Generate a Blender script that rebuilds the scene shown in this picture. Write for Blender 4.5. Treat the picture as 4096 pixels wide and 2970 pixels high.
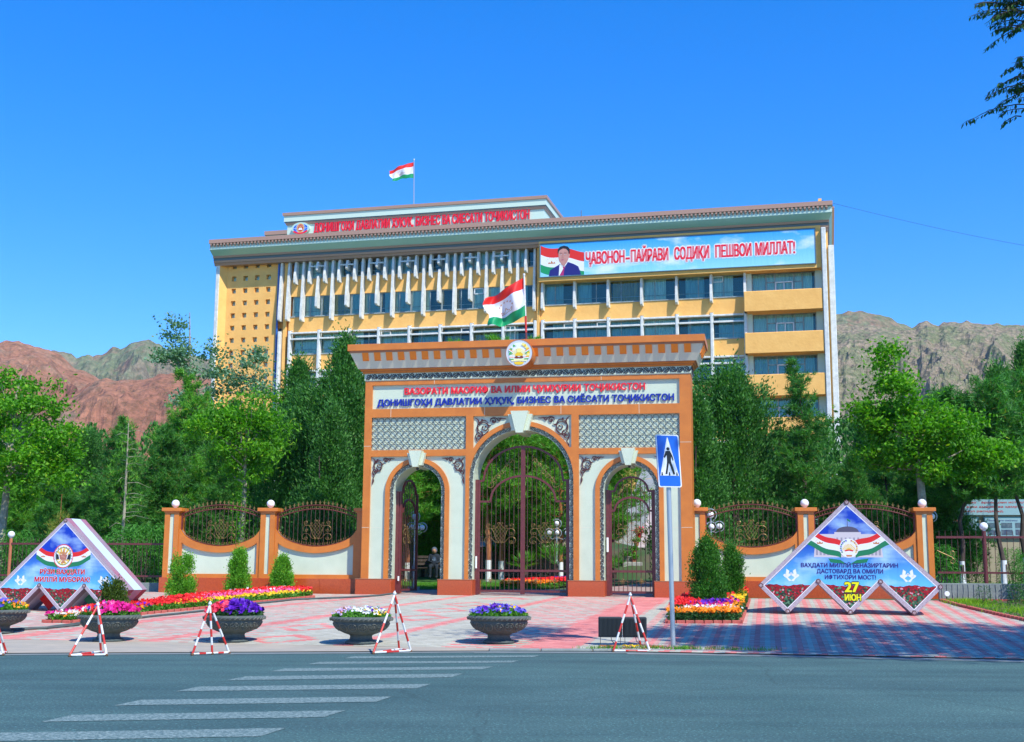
import bpy, bmesh, math, random
import numpy as np
from mathutils import Vector, Matrix, noise
from mathutils.geometry import tessellate_polygon
random.seed(7)
rng = np.random.default_rng(11)
PI = math.pi
S = bpy.context.scene
for o in list(bpy.data.objects):
    bpy.data.objects.remove(o)
COL = S.collection

# ------------------------------------------------------------------ camera
FPX, PITCH, ROLL, EYE = 5000.0, math.atan(805 / 5000), 0.007, 1.5
cd = bpy.data.cameras.new('camera')
cam = bpy.data.objects.new('camera', cd)
COL.objects.link(cam)
cd.sensor_width = 36.0
cd.lens = 36.0 * FPX / 4096
cd.clip_start = 0.1
cd.clip_end = 20000
fw = Vector((0, math.cos(PITCH), math.sin(PITCH)))
up0 = Vector((0, -math.sin(PITCH), math.cos(PITCH)))
rt0 = Vector((1, 0, 0))
rt = rt0 * math.cos(ROLL) + up0 * math.sin(ROLL)
up = up0 * math.cos(ROLL) - rt0 * math.sin(ROLL)
cam.matrix_world = Matrix(((rt.x, up.x, -fw.x, 0), (rt.y, up.y, -fw.y, 0), (rt.z, up.z, -fw.z, EYE), (0, 0, 0, 1)))
S.camera = cam
S.render.resolution_x, S.render.resolution_y = 1024, 742

# ------------------------------------------------------------------ world, sun
SUN_EL = math.radians(50)
SUN_DIR = Vector((math.cos(math.radians(-53)) * math.cos(SUN_EL), math.sin(math.radians(-53)) * math.cos(SUN_EL), math.sin(SUN_EL)))
W = bpy.data.worlds.new('World')
S.world = W
W.use_nodes = True
nt = W.node_tree
nt.nodes.clear()
sky = nt.nodes.new('ShaderNodeTexSky')
sky.sky_type = 'NISHITA'
sky.sun_disc = False
sky.sun_elevation = SUN_EL
sky.sun_rotation = math.atan2(SUN_DIR.x, SUN_DIR.y)
sky.altitude = 2300
sky.air_density = 1.0
sky.dust_density = 0.1
sky.ozone_density = 4.6
hs = nt.nodes.new('ShaderNodeHueSaturation')
hs.inputs['Saturation'].default_value = 1.5
hs.inputs['Value'].default_value = 2.25
hs.inputs['Hue'].default_value = 0.513
bg = nt.nodes.new('ShaderNodeBackground')
bg.inputs['Strength'].default_value = 0.15
wo = nt.nodes.new('ShaderNodeOutputWorld')
gm = nt.nodes.new('ShaderNodeGamma')
gm.inputs['Gamma'].default_value = 0.8
nt.links.new(sky.outputs[0], gm.inputs['Color'])
nt.links.new(gm.outputs[0], hs.inputs['Color'])
nt.links.new(hs.outputs[0], bg.inputs['Color'])
nt.links.new(bg.outputs[0], wo.inputs['Surface'])
sd = bpy.data.lights.new('sun', 'SUN')
sd.energy = 5.0
sd.angle = math.radians(0.53)
sd.color = (1.0, 0.965, 0.86)
sun = bpy.data.objects.new('sun', sd)
COL.objects.link(sun)
sun.rotation_euler = SUN_DIR.to_track_quat('Z', 'Y').to_euler()
sun.location = SUN_DIR * 60
S.view_settings.view_transform = 'Standard'
S.view_settings.look = 'None'
S.view_settings.exposure = 0.22
S.view_settings.gamma = 1
S.view_settings.use_curve_mapping = False

# ------------------------------------------------------------------ materials
def _n(t, k, x=0):
    return t.nodes.new(k)

def mat(name, col, rough=0.6, metal=0.0, col2=None, nscale=3.0, ndetail=4, bump=0.0, bscale=40.0, spec=0.5, coat=0.0, nmix=(0.35, 0.65), emis=None, stretch=None):
    m = bpy.data.materials.new(name)
    m.use_nodes = True
    t = m.node_tree
    b = t.nodes['Principled BSDF']
    b.inputs['Roughness'].default_value = rough
    b.inputs['Metallic'].default_value = metal
    b.inputs['Specular IOR Level'].default_value = spec
    b.inputs['Coat Weight'].default_value = coat
    b.inputs['Base Color'].default_value = (*col, 1)
    if col2 or bump:
        tc = _n(t, 'ShaderNodeTexCoord')
        src = tc.outputs['Object']
        if stretch:
            mp = _n(t, 'ShaderNodeMapping')
            mp.inputs['Scale'].default_value = stretch
            t.links.new(src, mp.inputs['Vector'])
            src = mp.outputs[0]
    if col2:
        nz = _n(t, 'ShaderNodeTexNoise')
        nz.inputs['Scale'].default_value = nscale
        nz.inputs['Detail'].default_value = ndetail
        nz.inputs['Roughness'].default_value = 0.65
        t.links.new(src, nz.inputs['Vector'])
        r = _n(t, 'ShaderNodeValToRGB')
        r.color_ramp.elements[0].position = nmix[0]
        r.color_ramp.elements[1].position = nmix[1]
        r.color_ramp.elements[0].color = (*col, 1)
        r.color_ramp.elements[1].color = (*col2, 1)
        t.links.new(nz.outputs['Fac'], r.inputs[0])
        t.links.new(r.outputs[0], b.inputs['Base Color'])
    if bump:
        nb = _n(t, 'ShaderNodeTexNoise')
        nb.inputs['Scale'].default_value = bscale
        nb.inputs['Detail'].default_value = 6
        bp = _n(t, 'ShaderNodeBump')
        bp.inputs['Strength'].default_value = bump
        bp.inputs['Distance'].default_value = 0.02
        t.links.new(src, nb.inputs['Vector'])
        t.links.new(nb.outputs['Fac'], bp.inputs['Height'])
        t.links.new(bp.outputs[0], b.inputs['Normal'])
    if emis:
        b.inputs['Emission Color'].default_value = (*emis[0], 1)
        b.inputs['Emission Strength'].default_value = emis[1]
    return m

def leaf_mat(name, c1, c2, c3=None, trans=0.35, rough=0.55):
    m = bpy.data.materials.new(name)
    m.use_nodes = True
    t = m.node_tree
    b = t.nodes['Principled BSDF']
    out = t.nodes['Material Output']
    g = _n(t, 'ShaderNodeNewGeometry')
    r = _n(t, 'ShaderNodeValToRGB')
    r.color_ramp.elements[0].color = (*c1, 1)
    r.color_ramp.elements[1].color = (*c2, 1)
    if c3:
        e = r.color_ramp.elements.new(0.93)
        e.color = (*c2, 1)
        r.color_ramp.elements[-1].color = (*c3, 1)
    t.links.new(g.outputs['Random Per Island'], r.inputs[0])
    b.inputs['Roughness'].default_value = rough
    b.inputs['Specular IOR Level'].default_value = 0.35
    t.links.new(r.outputs[0], b.inputs['Base Color'])
    tr = _n(t, 'ShaderNodeBsdfTranslucent')
    mul = _n(t, 'ShaderNodeMix')
    mul.data_type = 'RGBA'
    mul.blend_type = 'MULTIPLY'
    mul.inputs[0].default_value = 1.0
    mul.inputs[7].default_value = (1.5, 1.7, 0.5, 1)
    t.links.new(r.outputs[0], mul.inputs[6])
    t.links.new(mul.outputs[2], tr.inputs['Color'])
    mx = _n(t, 'ShaderNodeMixShader')
    mx.inputs[0].default_value = trans
    t.links.new(b.outputs[0], mx.inputs[1])
    t.links.new(tr.outputs[0], mx.inputs[2])
    t.links.new(mx.outputs[0], out.inputs['Surface'])
    return m

MT = {}
MT['cream'] = mat('cream_cladding', (0.63, 0.71, 0.54), 0.35, col2=(0.56, 0.64, 0.48), nscale=1.4, ndetail=8, bump=0.04, bscale=6)
MT['orange'] = mat('orange_cladding', (0.66, 0.21, 0.028), 0.38, col2=(0.54, 0.16, 0.022), nscale=1.6, ndetail=8, bump=0.04, bscale=6)
MT['orange_deep'] = mat('deep_orange_dentil', (0.78, 0.22, 0.02), 0.4)
MT['brown'] = mat('brown_cladding', (0.42, 0.19, 0.10), 0.4, col2=(0.37, 0.16, 0.085), nscale=1.0)
MT['greige'] = mat('greige_cladding', (0.72, 0.71, 0.54), 0.4, col2=(0.67, 0.66, 0.50), nscale=0.7)
MT['granite'] = mat('red_granite', (0.50, 0.085, 0.02), 0.28, col2=(0.36, 0.055, 0.016), nscale=26, ndetail=6, nmix=(0.4, 0.7), coat=0.2)
MT['black'] = mat('black_scrollwork', (0.022, 0.014, 0.014), 0.4)
MT['stud'] = mat('dark_red_scroll', (0.09, 0.02, 0.018), 0.4)
MT['ironred'] = mat('oxblood_iron_paint', (0.16, 0.035, 0.035), 0.4, col2=(0.12, 0.025, 0.027), nscale=9)
MT['ironbar'] = mat('brown_iron_bar', (0.085, 0.035, 0.03), 0.45)
MT['gold'] = mat('gilded_iron', (0.46, 0.29, 0.09), 0.42, metal=0.35, col2=(0.16, 0.09, 0.045), nscale=14)
MT['red_letter'] = mat('red_letter_face', (0.85, 0.015, 0.03), 0.3)
MT['blue_letter'] = mat('blue_letter_face', (0.006, 0.02, 0.35), 0.3)
MT['globe'] = mat('opal_globe', (0.85, 0.86, 0.88), 0.18, coat=0.5)
MT['ochre'] = mat('ochre_render', (0.94, 0.52, 0.15), 0.85, col2=(0.86, 0.45, 0.12), nscale=0.9, bump=0.9, bscale=5)
MT['whitecon'] = mat('rough_white_concrete', (0.76, 0.76, 0.72), 0.9, col2=(0.58, 0.59, 0.55), nscale=2.5, bump=0.7, bscale=14)
MT['mintwhite'] = mat('pale_mint_cladding', (0.58, 0.72, 0.60), 0.4)
MT['sage'] = mat('sage_green_cornice', (0.40, 0.68, 0.60), 0.4, col2=(0.37, 0.64, 0.56), nscale=0.5)
MT['copper'] = mat('copper_brown_trim', (0.46, 0.27, 0.19), 0.38, metal=0.1)
MT['tealgrey'] = mat('grey_teal_trim', (0.10, 0.15, 0.16), 0.5)
MT['winframe'] = mat('weathered_window_frame', (0.36, 0.42, 0.42), 0.6, col2=(0.22, 0.27, 0.27), nscale=4)
MT['upvc'] = mat('white_window_frame', (0.75, 0.78, 0.8), 0.35)
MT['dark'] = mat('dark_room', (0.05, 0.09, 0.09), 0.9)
MT['curtain'] = mat('pale_curtain', (0.78, 0.84, 0.76), 0.9, col2=(0.42, 0.52, 0.48), nscale=2.5, stretch=(6, 1, 0.2))
MT['curtain_warm'] = mat('ochre_curtain', (0.45, 0.33, 0.12), 0.9, col2=(0.20, 0.17, 0.08), nscale=3.5, stretch=(6, 1, 0.2))
MT['curtain_blue'] = mat('blue_curtain', (0.38, 0.58, 0.60), 0.9, col2=(0.20, 0.36, 0.40), nscale=3, stretch=(6, 1, 0.2))
MT['bluepipe'] = mat('blue_painted_pipe', (0.02, 0.12, 0.42), 0.4)
MT['steel'] = mat('galvanised_steel', (0.42, 0.46, 0.50), 0.35, metal=0.5)
MT['whitepaint'] = mat('white_paint', (0.78, 0.78, 0.76), 0.5, col2=(0.6, 0.6, 0.58), nscale=12)
MT['redpaint'] = mat('red_paint', (0.62, 0.03, 0.02), 0.45, col2=(0.5, 0.03, 0.02), nscale=12)
MT['white'] = mat('plain_white_print', (0.82, 0.83, 0.85), 0.4)
MT['signblue'] = mat('sign_blue', (0.006, 0.13, 0.62), 0.35)
MT['signblack'] = mat('sign_black', (0.012, 0.012, 0.014), 0.4)
MT['flag_red'] = mat('red_flag_cloth', (0.75, 0.02, 0.015), 0.6, bump=0.15, bscale=6)
MT['flag_white'] = mat('white_flag_cloth', (0.76, 0.78, 0.85), 0.6, bump=0.15, bscale=6)
MT['flag_green'] = mat('green_flag_cloth', (0.0, 0.30, 0.11), 0.6, bump=0.15, bscale=6)
MT['flag_gold'] = mat('gold_flag_print', (0.55, 0.22, 0.08), 0.6)
MT['urn'] = mat('weathered_urn_concrete', (0.05, 0.075, 0.075), 0.75, col2=(0.095, 0.11, 0.10), nscale=7, bump=0.5, bscale=30)
MT['urn_relief'] = mat('worn_urn_relief', (0.09, 0.11, 0.10), 0.75, col2=(0.17, 0.165, 0.13), nscale=8, bump=0.3, bscale=40)
MT['asphalt'] = None
MT['hose'] = mat('grey_cable_sheath', (0.07, 0.09, 0.09), 0.7)
MT['floodlight'] = mat('dark_ribbed_housing', (0.025, 0.032, 0.035), 0.45)
MT['brick_orange'] = mat('hollow_orange_brick', (0.50, 0.17, 0.08), 0.85, col2=(0.40, 0.13, 0.06), nscale=15)
MT['bark'] = mat('brown_bark', (0.10, 0.075, 0.06), 0.95, col2=(0.05, 0.035, 0.03), nscale=9, bump=0.6, bscale=18, stretch=(1, 1, 0.3))
MT['bark_orange'] = mat('orange_pine_bark', (0.48, 0.17, 0.06), 0.95, col2=(0.22, 0.08, 0.04), nscale=8, bump=0.6, bscale=18, stretch=(1, 1, 0.4))
MT['bark_pale'] = mat('pale_mottled_bark', (0.42, 0.38, 0.28), 0.9, col2=(0.20, 0.19, 0.14), nscale=5, bump=0.3, bscale=12)
MT['limewash'] = mat('limewashed_trunk', (0.75, 0.76, 0.76), 0.9, bump=0.4, bscale=20)
MT['soil'] = mat('bed_soil', (0.12, 0.085, 0.05), 0.95, col2=(0.07, 0.055, 0.035), nscale=9, bump=0.7, bscale=20)
MT['redkerb'] = mat('red_brick_edging', (0.50, 0.12, 0.09), 0.85, col2=(0.40, 0.09, 0.07), nscale=14)
MT['concrete'] = mat('grey_concrete', (0.26, 0.29, 0.27), 0.9, col2=(0.19, 0.22, 0.21), nscale=3, bump=0.4, bscale=15)
MT['tanstone'] = mat('tan_stone_block', (0.42, 0.31, 0.17), 0.9, col2=(0.33, 0.26, 0.16), nscale=3, bump=0.4, bscale=15)
MT['stepstone'] = mat('step_stone', (0.40, 0.41, 0.38), 0.85, col2=(0.26, 0.28, 0.26), nscale=4)
MT['pinkpave'] = mat('pink_slab_paving', (0.52, 0.40, 0.34), 0.9, col2=(0.38, 0.27, 0.22), nscale=6)
MT['crownwhite'] = MT['white']
MT['leaf_maple'] = leaf_mat('bright_maple_leaves', (0.035, 0.17, 0.008), (0.15, 0.42, 0.012), (0.36, 0.50, 0.03), 0.4)
MT['leaf_pine'] = leaf_mat('pine_needles', (0.025, 0.13, 0.025), (0.10, 0.33, 0.05), (0.26, 0.20, 0.03), 0.35)
MT['leaf_pine2'] = leaf_mat('fresh_pine_needles', (0.05, 0.22, 0.02), (0.18, 0.46, 0.04), (0.30, 0.20, 0.04), 0.3)
MT['leaf_cyp'] = leaf_mat('dark_cypress_sprays', (0.02, 0.105, 0.02), (0.09, 0.28, 0.045), (0.16, 0.34, 0.07), 0.32)
MT['leaf_poplar'] = leaf_mat('silvery_poplar_leaves', (0.07, 0.19, 0.09), (0.24, 0.40, 0.26), None, 0.3)
MT['leaf_thuja'] = leaf_mat('fresh_thuja_sprays', (0.06, 0.22, 0.015), (0.18, 0.48, 0.03), (0.30, 0.55, 0.05), 0.3)
MT['leaf_thuja_dark'] = leaf_mat('dark_thuja_sprays', (0.02, 0.11, 0.012), (0.08, 0.28, 0.025), None, 0.25)
MT['leaf_thuja_olive'] = leaf_mat('olive_thuja_sprays', (0.03, 0.07, 0.008), (0.10, 0.17, 0.015), None, 0.25)
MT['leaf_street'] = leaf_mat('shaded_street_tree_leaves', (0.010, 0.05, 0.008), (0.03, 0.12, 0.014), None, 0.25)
MT['leaf_bed'] = leaf_mat('bed_greens', (0.04, 0.17, 0.015), (0.13, 0.36, 0.03), None, 0.3)
MT['leaf_bed_dark'] = leaf_mat('dark_bed_greens', (0.015, 0.08, 0.02), (0.05, 0.17, 0.04), None, 0.3)
MT['leaf_willow'] = leaf_mat('long_peach_leaves', (0.03, 0.16, 0.02), (0.10, 0.34, 0.04), None, 0.35)
MT['grass'] = leaf_mat('grass_blades', (0.05, 0.20, 0.015), (0.16, 0.38, 0.03), None, 0.35)
for k, c, c2 in [('fl_red', (0.62, 0.005, 0.01), (0.95, 0.03, 0.03)), ('fl_magenta', (0.50, 0.0, 0.14), (0.85, 0.02, 0.36)), ('fl_purple', (0.06, 0.0, 0.30), (0.16, 0.02, 0.60)),
                 ('fl_blue', (0.07, 0.05, 0.50), (0.20, 0.17, 0.80)), ('fl_orange', (0.80, 0.20, 0.0), (0.95, 0.34, 0.01)), ('fl_yellow', (0.85, 0.48, 0.0), (0.95, 0.68, 0.03)),
                 ('fl_white', (0.66, 0.68, 0.74), (0.88, 0.88, 0.88)), ('fl_pink', (0.85, 0.06, 0.26), (0.95, 0.20, 0.45)), ('fl_violet', (0.45, 0.28, 0.65), (0.75, 0.62, 0.85)), ('fl_coral', (0.75, 0.02, 0.08), (0.95, 0.09, 0.16))]:
    MT[k] = leaf_mat(k.replace('fl_', '') + '_petals', c, c2, None, 0.2)

def glass_mat():
    m = bpy.data.materials.new('window_glass')
    m.use_nodes = True
    t = m.node_tree
    t.nodes.remove(t.nodes['Principled BSDF'])
    out = t.nodes['Material Output']
    tr = _n(t, 'ShaderNodeBsdfTransparent')
    tr.inputs['Color'].default_value = (0.86, 0.96, 0.96, 1)
    gl = _n(t, 'ShaderNodeBsdfGlossy')
    gl.inputs['Roughness'].default_value = 0.03
    gl.inputs['Color'].default_value = (0.85, 0.95, 0.8, 1)
    fr = _n(t, 'ShaderNodeFresnel')
    fr.inputs['IOR'].default_value = 1.6
    mx = _n(t, 'ShaderNodeMixShader')
    t.links.new(fr.outputs[0], mx.inputs[0])
    t.links.new(tr.outputs[0], mx.inputs[1])
    t.links.new(gl.outputs[0], mx.inputs[2])
    t.links.new(mx.outputs[0], out.inputs['Surface'])
    return m
MT['glass'] = glass_mat()

def asphalt_mat():
    m = bpy.data.materials.new('road_asphalt')
    m.use_nodes = True
    t = m.node_tree
    b = t.nodes['Principled BSDF']
    tc = _n(t, 'ShaderNodeTexCoord')
    n1 = _n(t, 'ShaderNodeTexNoise'); n1.inputs['Scale'].default_value = 0.5; n1.inputs['Detail'].default_value = 5
    n2 = _n(t, 'ShaderNodeTexVoronoi'); n2.inputs['Scale'].default_value = 24
    n3 = _n(t, 'ShaderNodeTexNoise'); n3.inputs['Scale'].default_value = 30; n3.inputs['Detail'].default_value = 3
    for n in (n1, n2, n3):
        t.links.new(tc.outputs['Object'], n.inputs['Vector'])
    r1 = _n(t, 'ShaderNodeValToRGB')
    r1.color_ramp.elements[0].color = (0.037, 0.094, 0.092, 1); r1.color_ramp.elements[0].position = 0.3
    r1.color_ramp.elements[1].color = (0.056, 0.124, 0.120, 1); r1.color_ramp.elements[1].position = 0.7
    t.links.new(n1.outputs['Fac'], r1.inputs[0])
    r2 = _n(t, 'ShaderNodeValToRGB')
    r2.color_ramp.elements[0].position = 0.0; r2.color_ramp.elements[0].color = (4.5, 4.5, 4.3, 1)
    r2.color_ramp.elements[1].position = 0.25; r2.color_ramp.elements[1].color = (0.95, 0.95, 0.95, 1)
    t.links.new(n2.outputs['Distance'], r2.inputs[0])
    mu = _n(t, 'ShaderNodeMix'); mu.data_type = 'RGBA'; mu.blend_type = 'MULTIPLY'; mu.inputs[0].default_value = 0.8
    t.links.new(r1.outputs[0], mu.inputs[6]); t.links.new(r2.outputs[0], mu.inputs[7])
    r3 = _n(t, 'ShaderNodeValToRGB')
    r3.color_ramp.elements[0].position = 0.35; r3.color_ramp.elements[0].color = (0.6, 0.6, 0.6, 1)
    r3.color_ramp.elements[1].position = 0.65; r3.color_ramp.elements[1].color = (1.4, 1.4, 1.4, 1)
    t.links.new(n3.outputs['Fac'], r3.inputs[0])
    mu2 = _n(t, 'ShaderNodeMix'); mu2.data_type = 'RGBA'; mu2.blend_type = 'MULTIPLY'; mu2.inputs[0].default_value = 0.8
    t.links.new(mu.outputs[2], mu2.inputs[6]); t.links.new(r3.outputs[0], mu2.inputs[7])
    mp = _n(t, 'ShaderNodeMapping'); mp.inputs['Scale'].default_value = (0.12, 1.1, 1); mp.inputs['Rotation'].default_value = (0, 0, -0.12)
    t.links.new(tc.outputs['Object'], mp.inputs['Vector'])
    n4 = _n(t, 'ShaderNodeTexNoise'); n4.inputs['Scale'].default_value = 0.9; n4.inputs['Detail'].default_value = 6; n4.inputs['Roughness'].default_value = 0.6
    t.links.new(mp.outputs[0], n4.inputs['Vector'])
    r4 = _n(t, 'ShaderNodeValToRGB'); r4.color_ramp.elements[0].position = 0.36; r4.color_ramp.elements[0].color = (0.80, 0.82, 0.84, 1); r4.color_ramp.elements[1].position = 0.66; r4.color_ramp.elements[1].color = (1.18, 1.15, 1.10, 1)
    t.links.new(n4.outputs['Fac'], r4.inputs[0])
    mu3 = _n(t, 'ShaderNodeMix'); mu3.data_type = 'RGBA'; mu3.blend_type = 'MULTIPLY'; mu3.inputs[0].default_value = 1
    t.links.new(mu2.outputs[2], mu3.inputs[6]); t.links.new(r4.outputs[0], mu3.inputs[7])
    v5 = _n(t, 'ShaderNodeTexVoronoi'); v5.feature = 'DISTANCE_TO_EDGE'; v5.inputs['Scale'].default_value = 0.28
    n5 = _n(t, 'ShaderNodeTexNoise'); n5.inputs['Scale'].default_value = 1.5; n5.inputs['Detail'].default_value = 6
    ad = _n(t, 'ShaderNodeMix'); ad.data_type = 'RGBA'; ad.inputs[0].default_value = 0.25
    t.links.new(tc.outputs['Object'], n5.inputs['Vector']); t.links.new(tc.outputs['Object'], ad.inputs[6]); t.links.new(n5.outputs['Color'], ad.inputs[7]); t.links.new(ad.outputs[2], v5.inputs['Vector'])
    r5 = _n(t, 'ShaderNodeValToRGB'); r5.color_ramp.elements[0].position = 0.0; r5.color_ramp.elements[0].color = (0.45, 0.45, 0.45, 1); r5.color_ramp.elements[1].position = 0.006; r5.color_ramp.elements[1].color = (1, 1, 1, 1)
    t.links.new(v5.outputs['Distance'], r5.inputs[0])
    mu4 = _n(t, 'ShaderNodeMix'); mu4.data_type = 'RGBA'; mu4.blend_type = 'MULTIPLY'; mu4.inputs[0].default_value = 0.45
    t.links.new(mu3.outputs[2], mu4.inputs[6]); t.links.new(r5.outputs[0], mu4.inputs[7])
    t.links.new(mu4.outputs[2], b.inputs['Base Color'])
    b.inputs['Roughness'].default_value = 0.85
    bp = _n(t, 'ShaderNodeBump'); bp.inputs['Strength'].default_value = 0.35; bp.inputs['Distance'].default_value = 0.01
    t.links.new(n3.outputs['Fac'], bp.inputs['Height']); t.links.new(bp.outputs[0], b.inputs['Normal'])
    return m
MT['asphalt'] = asphalt_mat()

def stripe_mat():
    m = bpy.data.materials.new('worn_white_road_paint')
    m.use_nodes = True
    t = m.node_tree
    b = t.nodes['Principled BSDF']
    out = t.nodes['Material Output']
    tc = _n(t, 'ShaderNodeTexCoord')
    n = _n(t, 'ShaderNodeTexNoise'); n.inputs['Scale'].default_value = 22; n.inputs['Detail'].default_value = 8; n.inputs['Roughness'].default_value = 0.8
    t.links.new(tc.outputs['Object'], n.inputs['Vector'])
    r = _n(t, 'ShaderNodeValToRGB')
    r.color_ramp.elements[0].position = 0.44; r.color_ramp.elements[1].position = 0.64
    r.color_ramp.elements[0].color = (0.055, 0.115, 0.115, 1)
    r.color_ramp.elements[1].color = (0.34, 0.43, 0.40, 1)
    t.links.new(n.outputs['Fac'], r.inputs[0])
    t.links.new(r.outputs[0], b.inputs['Base Color'])
    b.inputs['Roughness'].default_value = 0.8
    return m
MT['stripe'] = stripe_mat()

# ------------------------------------------------------------------ object helpers
OFF = {}
def tag(o, label=None, cat=None, group=None, kind=None):
    if label: o['label'] = label
    if cat: o['category'] = cat
    if group: o['group'] = group
    if kind: o['kind'] = kind
    return o

def thing(name, label, cat, loc=(0, 0, 0), rz=0.0, group=None, z0=None):
    """Empty at the thing's base. Parts are written in the frame (loc.x, loc.y, 0) turned by rz, z absolute when z0 given."""
    o = bpy.data.objects.new(name, None)
    o.empty_display_size = 0.3
    COL.objects.link(o)
    o.location = (loc[0], loc[1], loc[2] if z0 is None else z0)
    o.rotation_euler = (0, 0, rz)
    OFF[o.name] = 0.0 if z0 is None else z0
    return tag(o, label, cat, group)

def link_mesh(name, me, parent=None, loc=None, rz=None):
    o = bpy.data.objects.new(name, me)
    COL.objects.link(o)
    if parent is not None:
        o.parent = parent
        z0 = OFF.get(parent.name, 0.0)
        if loc is None:
            OFF[o.name] = z0
        else:
            OFF[o.name] = 0.0
            o.location = (loc[0], loc[1], loc[2] - z0)
    else:
        OFF[o.name] = 0.0
        if loc is not None:
            o.location = loc
    if rz is not None:
        o.rotation_euler = (0, 0, rz)
    return o

class MB:
    def __init__(self):
        self.v = []; self.f = []; self.m = []
    def add(self, vs, fs, mi=0):
        b = len(self.v)
        self.v += [tuple(p) for p in vs]
        for f in fs:
            self.f.append(tuple(b + i for i in f)); self.m.append(mi)
        return self
    def box(self, x0, x1, y0, y1, z0, z1, mi=0):
        return self.add([(x0, y0, z0), (x1, y0, z0), (x1, y1, z0), (x0, y1, z0), (x0, y0, z1), (x1, y0, z1), (x1, y1, z1), (x0, y1, z1)],
                        [(0, 3, 2, 1), (4, 5, 6, 7), (0, 1, 5, 4), (1, 2, 6, 5), (2, 3, 7, 6), (3, 0, 4, 7)], mi)
    def bbox(self, x0, x1, y0, y1, z0, z1, c=0.01, mi=0):
        """box with chamfered vertical and top front edges"""
        P = [(x0 + c, y0), (x1 - c, y0), (x1, y0 + c), (x1, y1), (x0, y1), (x0, y0 + c)]
        n = len(P)
        vs = [(x, y, z0) for x, y in P] + [(x, y, z1 - c) for x, y in P]
        Q = [(x0 + c, y0 + c), (x1 - c, y0 + c), (x1 - c, y0 + c), (x1 - c, y1), (x0 + c, y1), (x0 + c, y0 + c)]
        vs += [(x, y, z1) for x, y in Q]
        fs = [(i, (i + 1) % n, n + (i + 1) % n, n + i) for i in range(n)] + [(n + i, n + (i + 1) % n, 2 * n + (i + 1) % n, 2 * n + i) for i in range(n)]
        fs += [(2 * n, 2 * n + 1, 2 * n + 3, 2 * n + 4), tuple(range(n))[::-1]]
        return self.add(vs, fs, mi)
    def plate(self, outer, holes, y0, y1, mi=0, back=False, side_mi=None, M=None):
        loops = [[Vector((x, z, 0)) for x, z in outer]] + [[Vector((x, z, 0)) for x, z in h] for h in holes]
        tris = tessellate_polygon(loops)
        flat = [p for l in loops for p in l]
        vs = [(p.x, y0, p.y) for p in flat] + [(p.x, y1, p.y) for p in flat]
        n = len(flat)
        self.add(vs, [tuple(t) for t in tris], mi)
        b = len(self.v) - 2 * n
        if back:
            for t in tris:
                self.f.append(tuple(b + n + i for i in t)); self.m.append(mi)
        if abs(y1 - y0) > 1e-6:
            k = 0
            for l in loops:
                L = len(l)
                for i in range(L):
                    a, c = k + i, k + (i + 1) % L
                    self.f.append((b + a, b + c, b + n + c, b + n + a)); self.m.append(mi if side_mi is None else side_mi)
                k += L
        return self
    def ribbon(self, pts, w, y0, y1=None, mi=0, closed=False):
        n = len(pts)
        L = []; R = []
        for i in range(n):
            if closed:
                a = pts[(i - 1) % n]; c = pts[(i + 1) % n]
            else:
                a = pts[max(i - 1, 0)]; c = pts[min(i + 1, n - 1)]
            dx, dz = c[0] - a[0], c[1] - a[1]
            l = math.hypot(dx, dz) or 1
            ww = w[i] if isinstance(w, (list, tuple)) else w
            nx, nz = -dz / l * ww / 2, dx / l * ww / 2
            L.append((pts[i][0] + nx, pts[i][1] + nz)); R.append((pts[i][0] - nx, pts[i][1] - nz))
        b = len(self.v)
        self.v += [(x, y0, z) for x, z in L] + [(x, y0, z) for x, z in R]
        if y1 is not None:
            self.v += [(x, y1, z) for x, z in L] + [(x, y1, z) for x, z in R]
        m = n if closed else n - 1
        for i in range(m):
            j = (i + 1) % n
            self.f.append((b + i, b + j, b + n + j, b + n + i)); self.m.append(mi)
            if y1 is not None:
                self.f.append((b + i, b + j, b + 2 * n + j, b + 2 * n + i)); self.m.append(mi)
                self.f.append((b + n + i, b + n + j, b + 3 * n + j, b + 3 * n + i)); self.m.append(mi)
        return self
    def tube(self, pts, r, n=6, mi=0, cap=True):
        pts = [Vector(p) for p in pts]
        N = len(pts)
        b = len(self.v)
        prev = None
        for i, p in enumerate(pts):
            d = (pts[min(i + 1, N - 1)] - pts[max(i - 1, 0)])
            d = d.normalized() if d.length > 1e-9 else Vector((0, 0, 1))
            if prev is None:
                a = d.orthogonal().normalized()
            else:
                a = (prev - d * prev.dot(d))
                a = a.normalized() if a.length > 1e-6 else d.orthogonal().normalized()
            prev = a
            c = d.cross(a)
            rr = r[i] if isinstance(r, (list, tuple)) else r
            for k in range(n):
                t = 2 * PI * k / n
                q = p + (a * math.cos(t) + c * math.sin(t)) * rr
                self.v.append((q.x, q.y, q.z))
        for i in range(N - 1):
            for k in range(n):
                k2 = (k + 1) % n
                self.f.append((b + i * n + k, b + i * n + k2, b + (i + 1) * n + k2, b + (i + 1) * n + k)); self.m.append(mi)
        if cap:
            self.f.append(tuple(b + k for k in range(n))[::-1]); self.m.append(mi)
            self.f.append(tuple(b + (N - 1) * n + k for k in range(n))); self.m.append(mi)
        return self
    def lathe(self, prof, n=24, c=(0, 0, 0), mi=0):
        b = len(self.v)
        for r, z in prof:
            for k in range(n):
                t = 2 * PI * k / n
                self.v.append((c[0] + r * math.cos(t), c[1] + r * math.sin(t), c[2] + z))
        for i in range(len(prof) - 1):
            for k in range(n):
                k2 = (k + 1) % n
                self.f.append((b + i * n + k, b + i * n + k2, b + (i + 1) * n + k2, b + (i + 1) * n + k)); self.m.append(mi)
        return self
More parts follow.
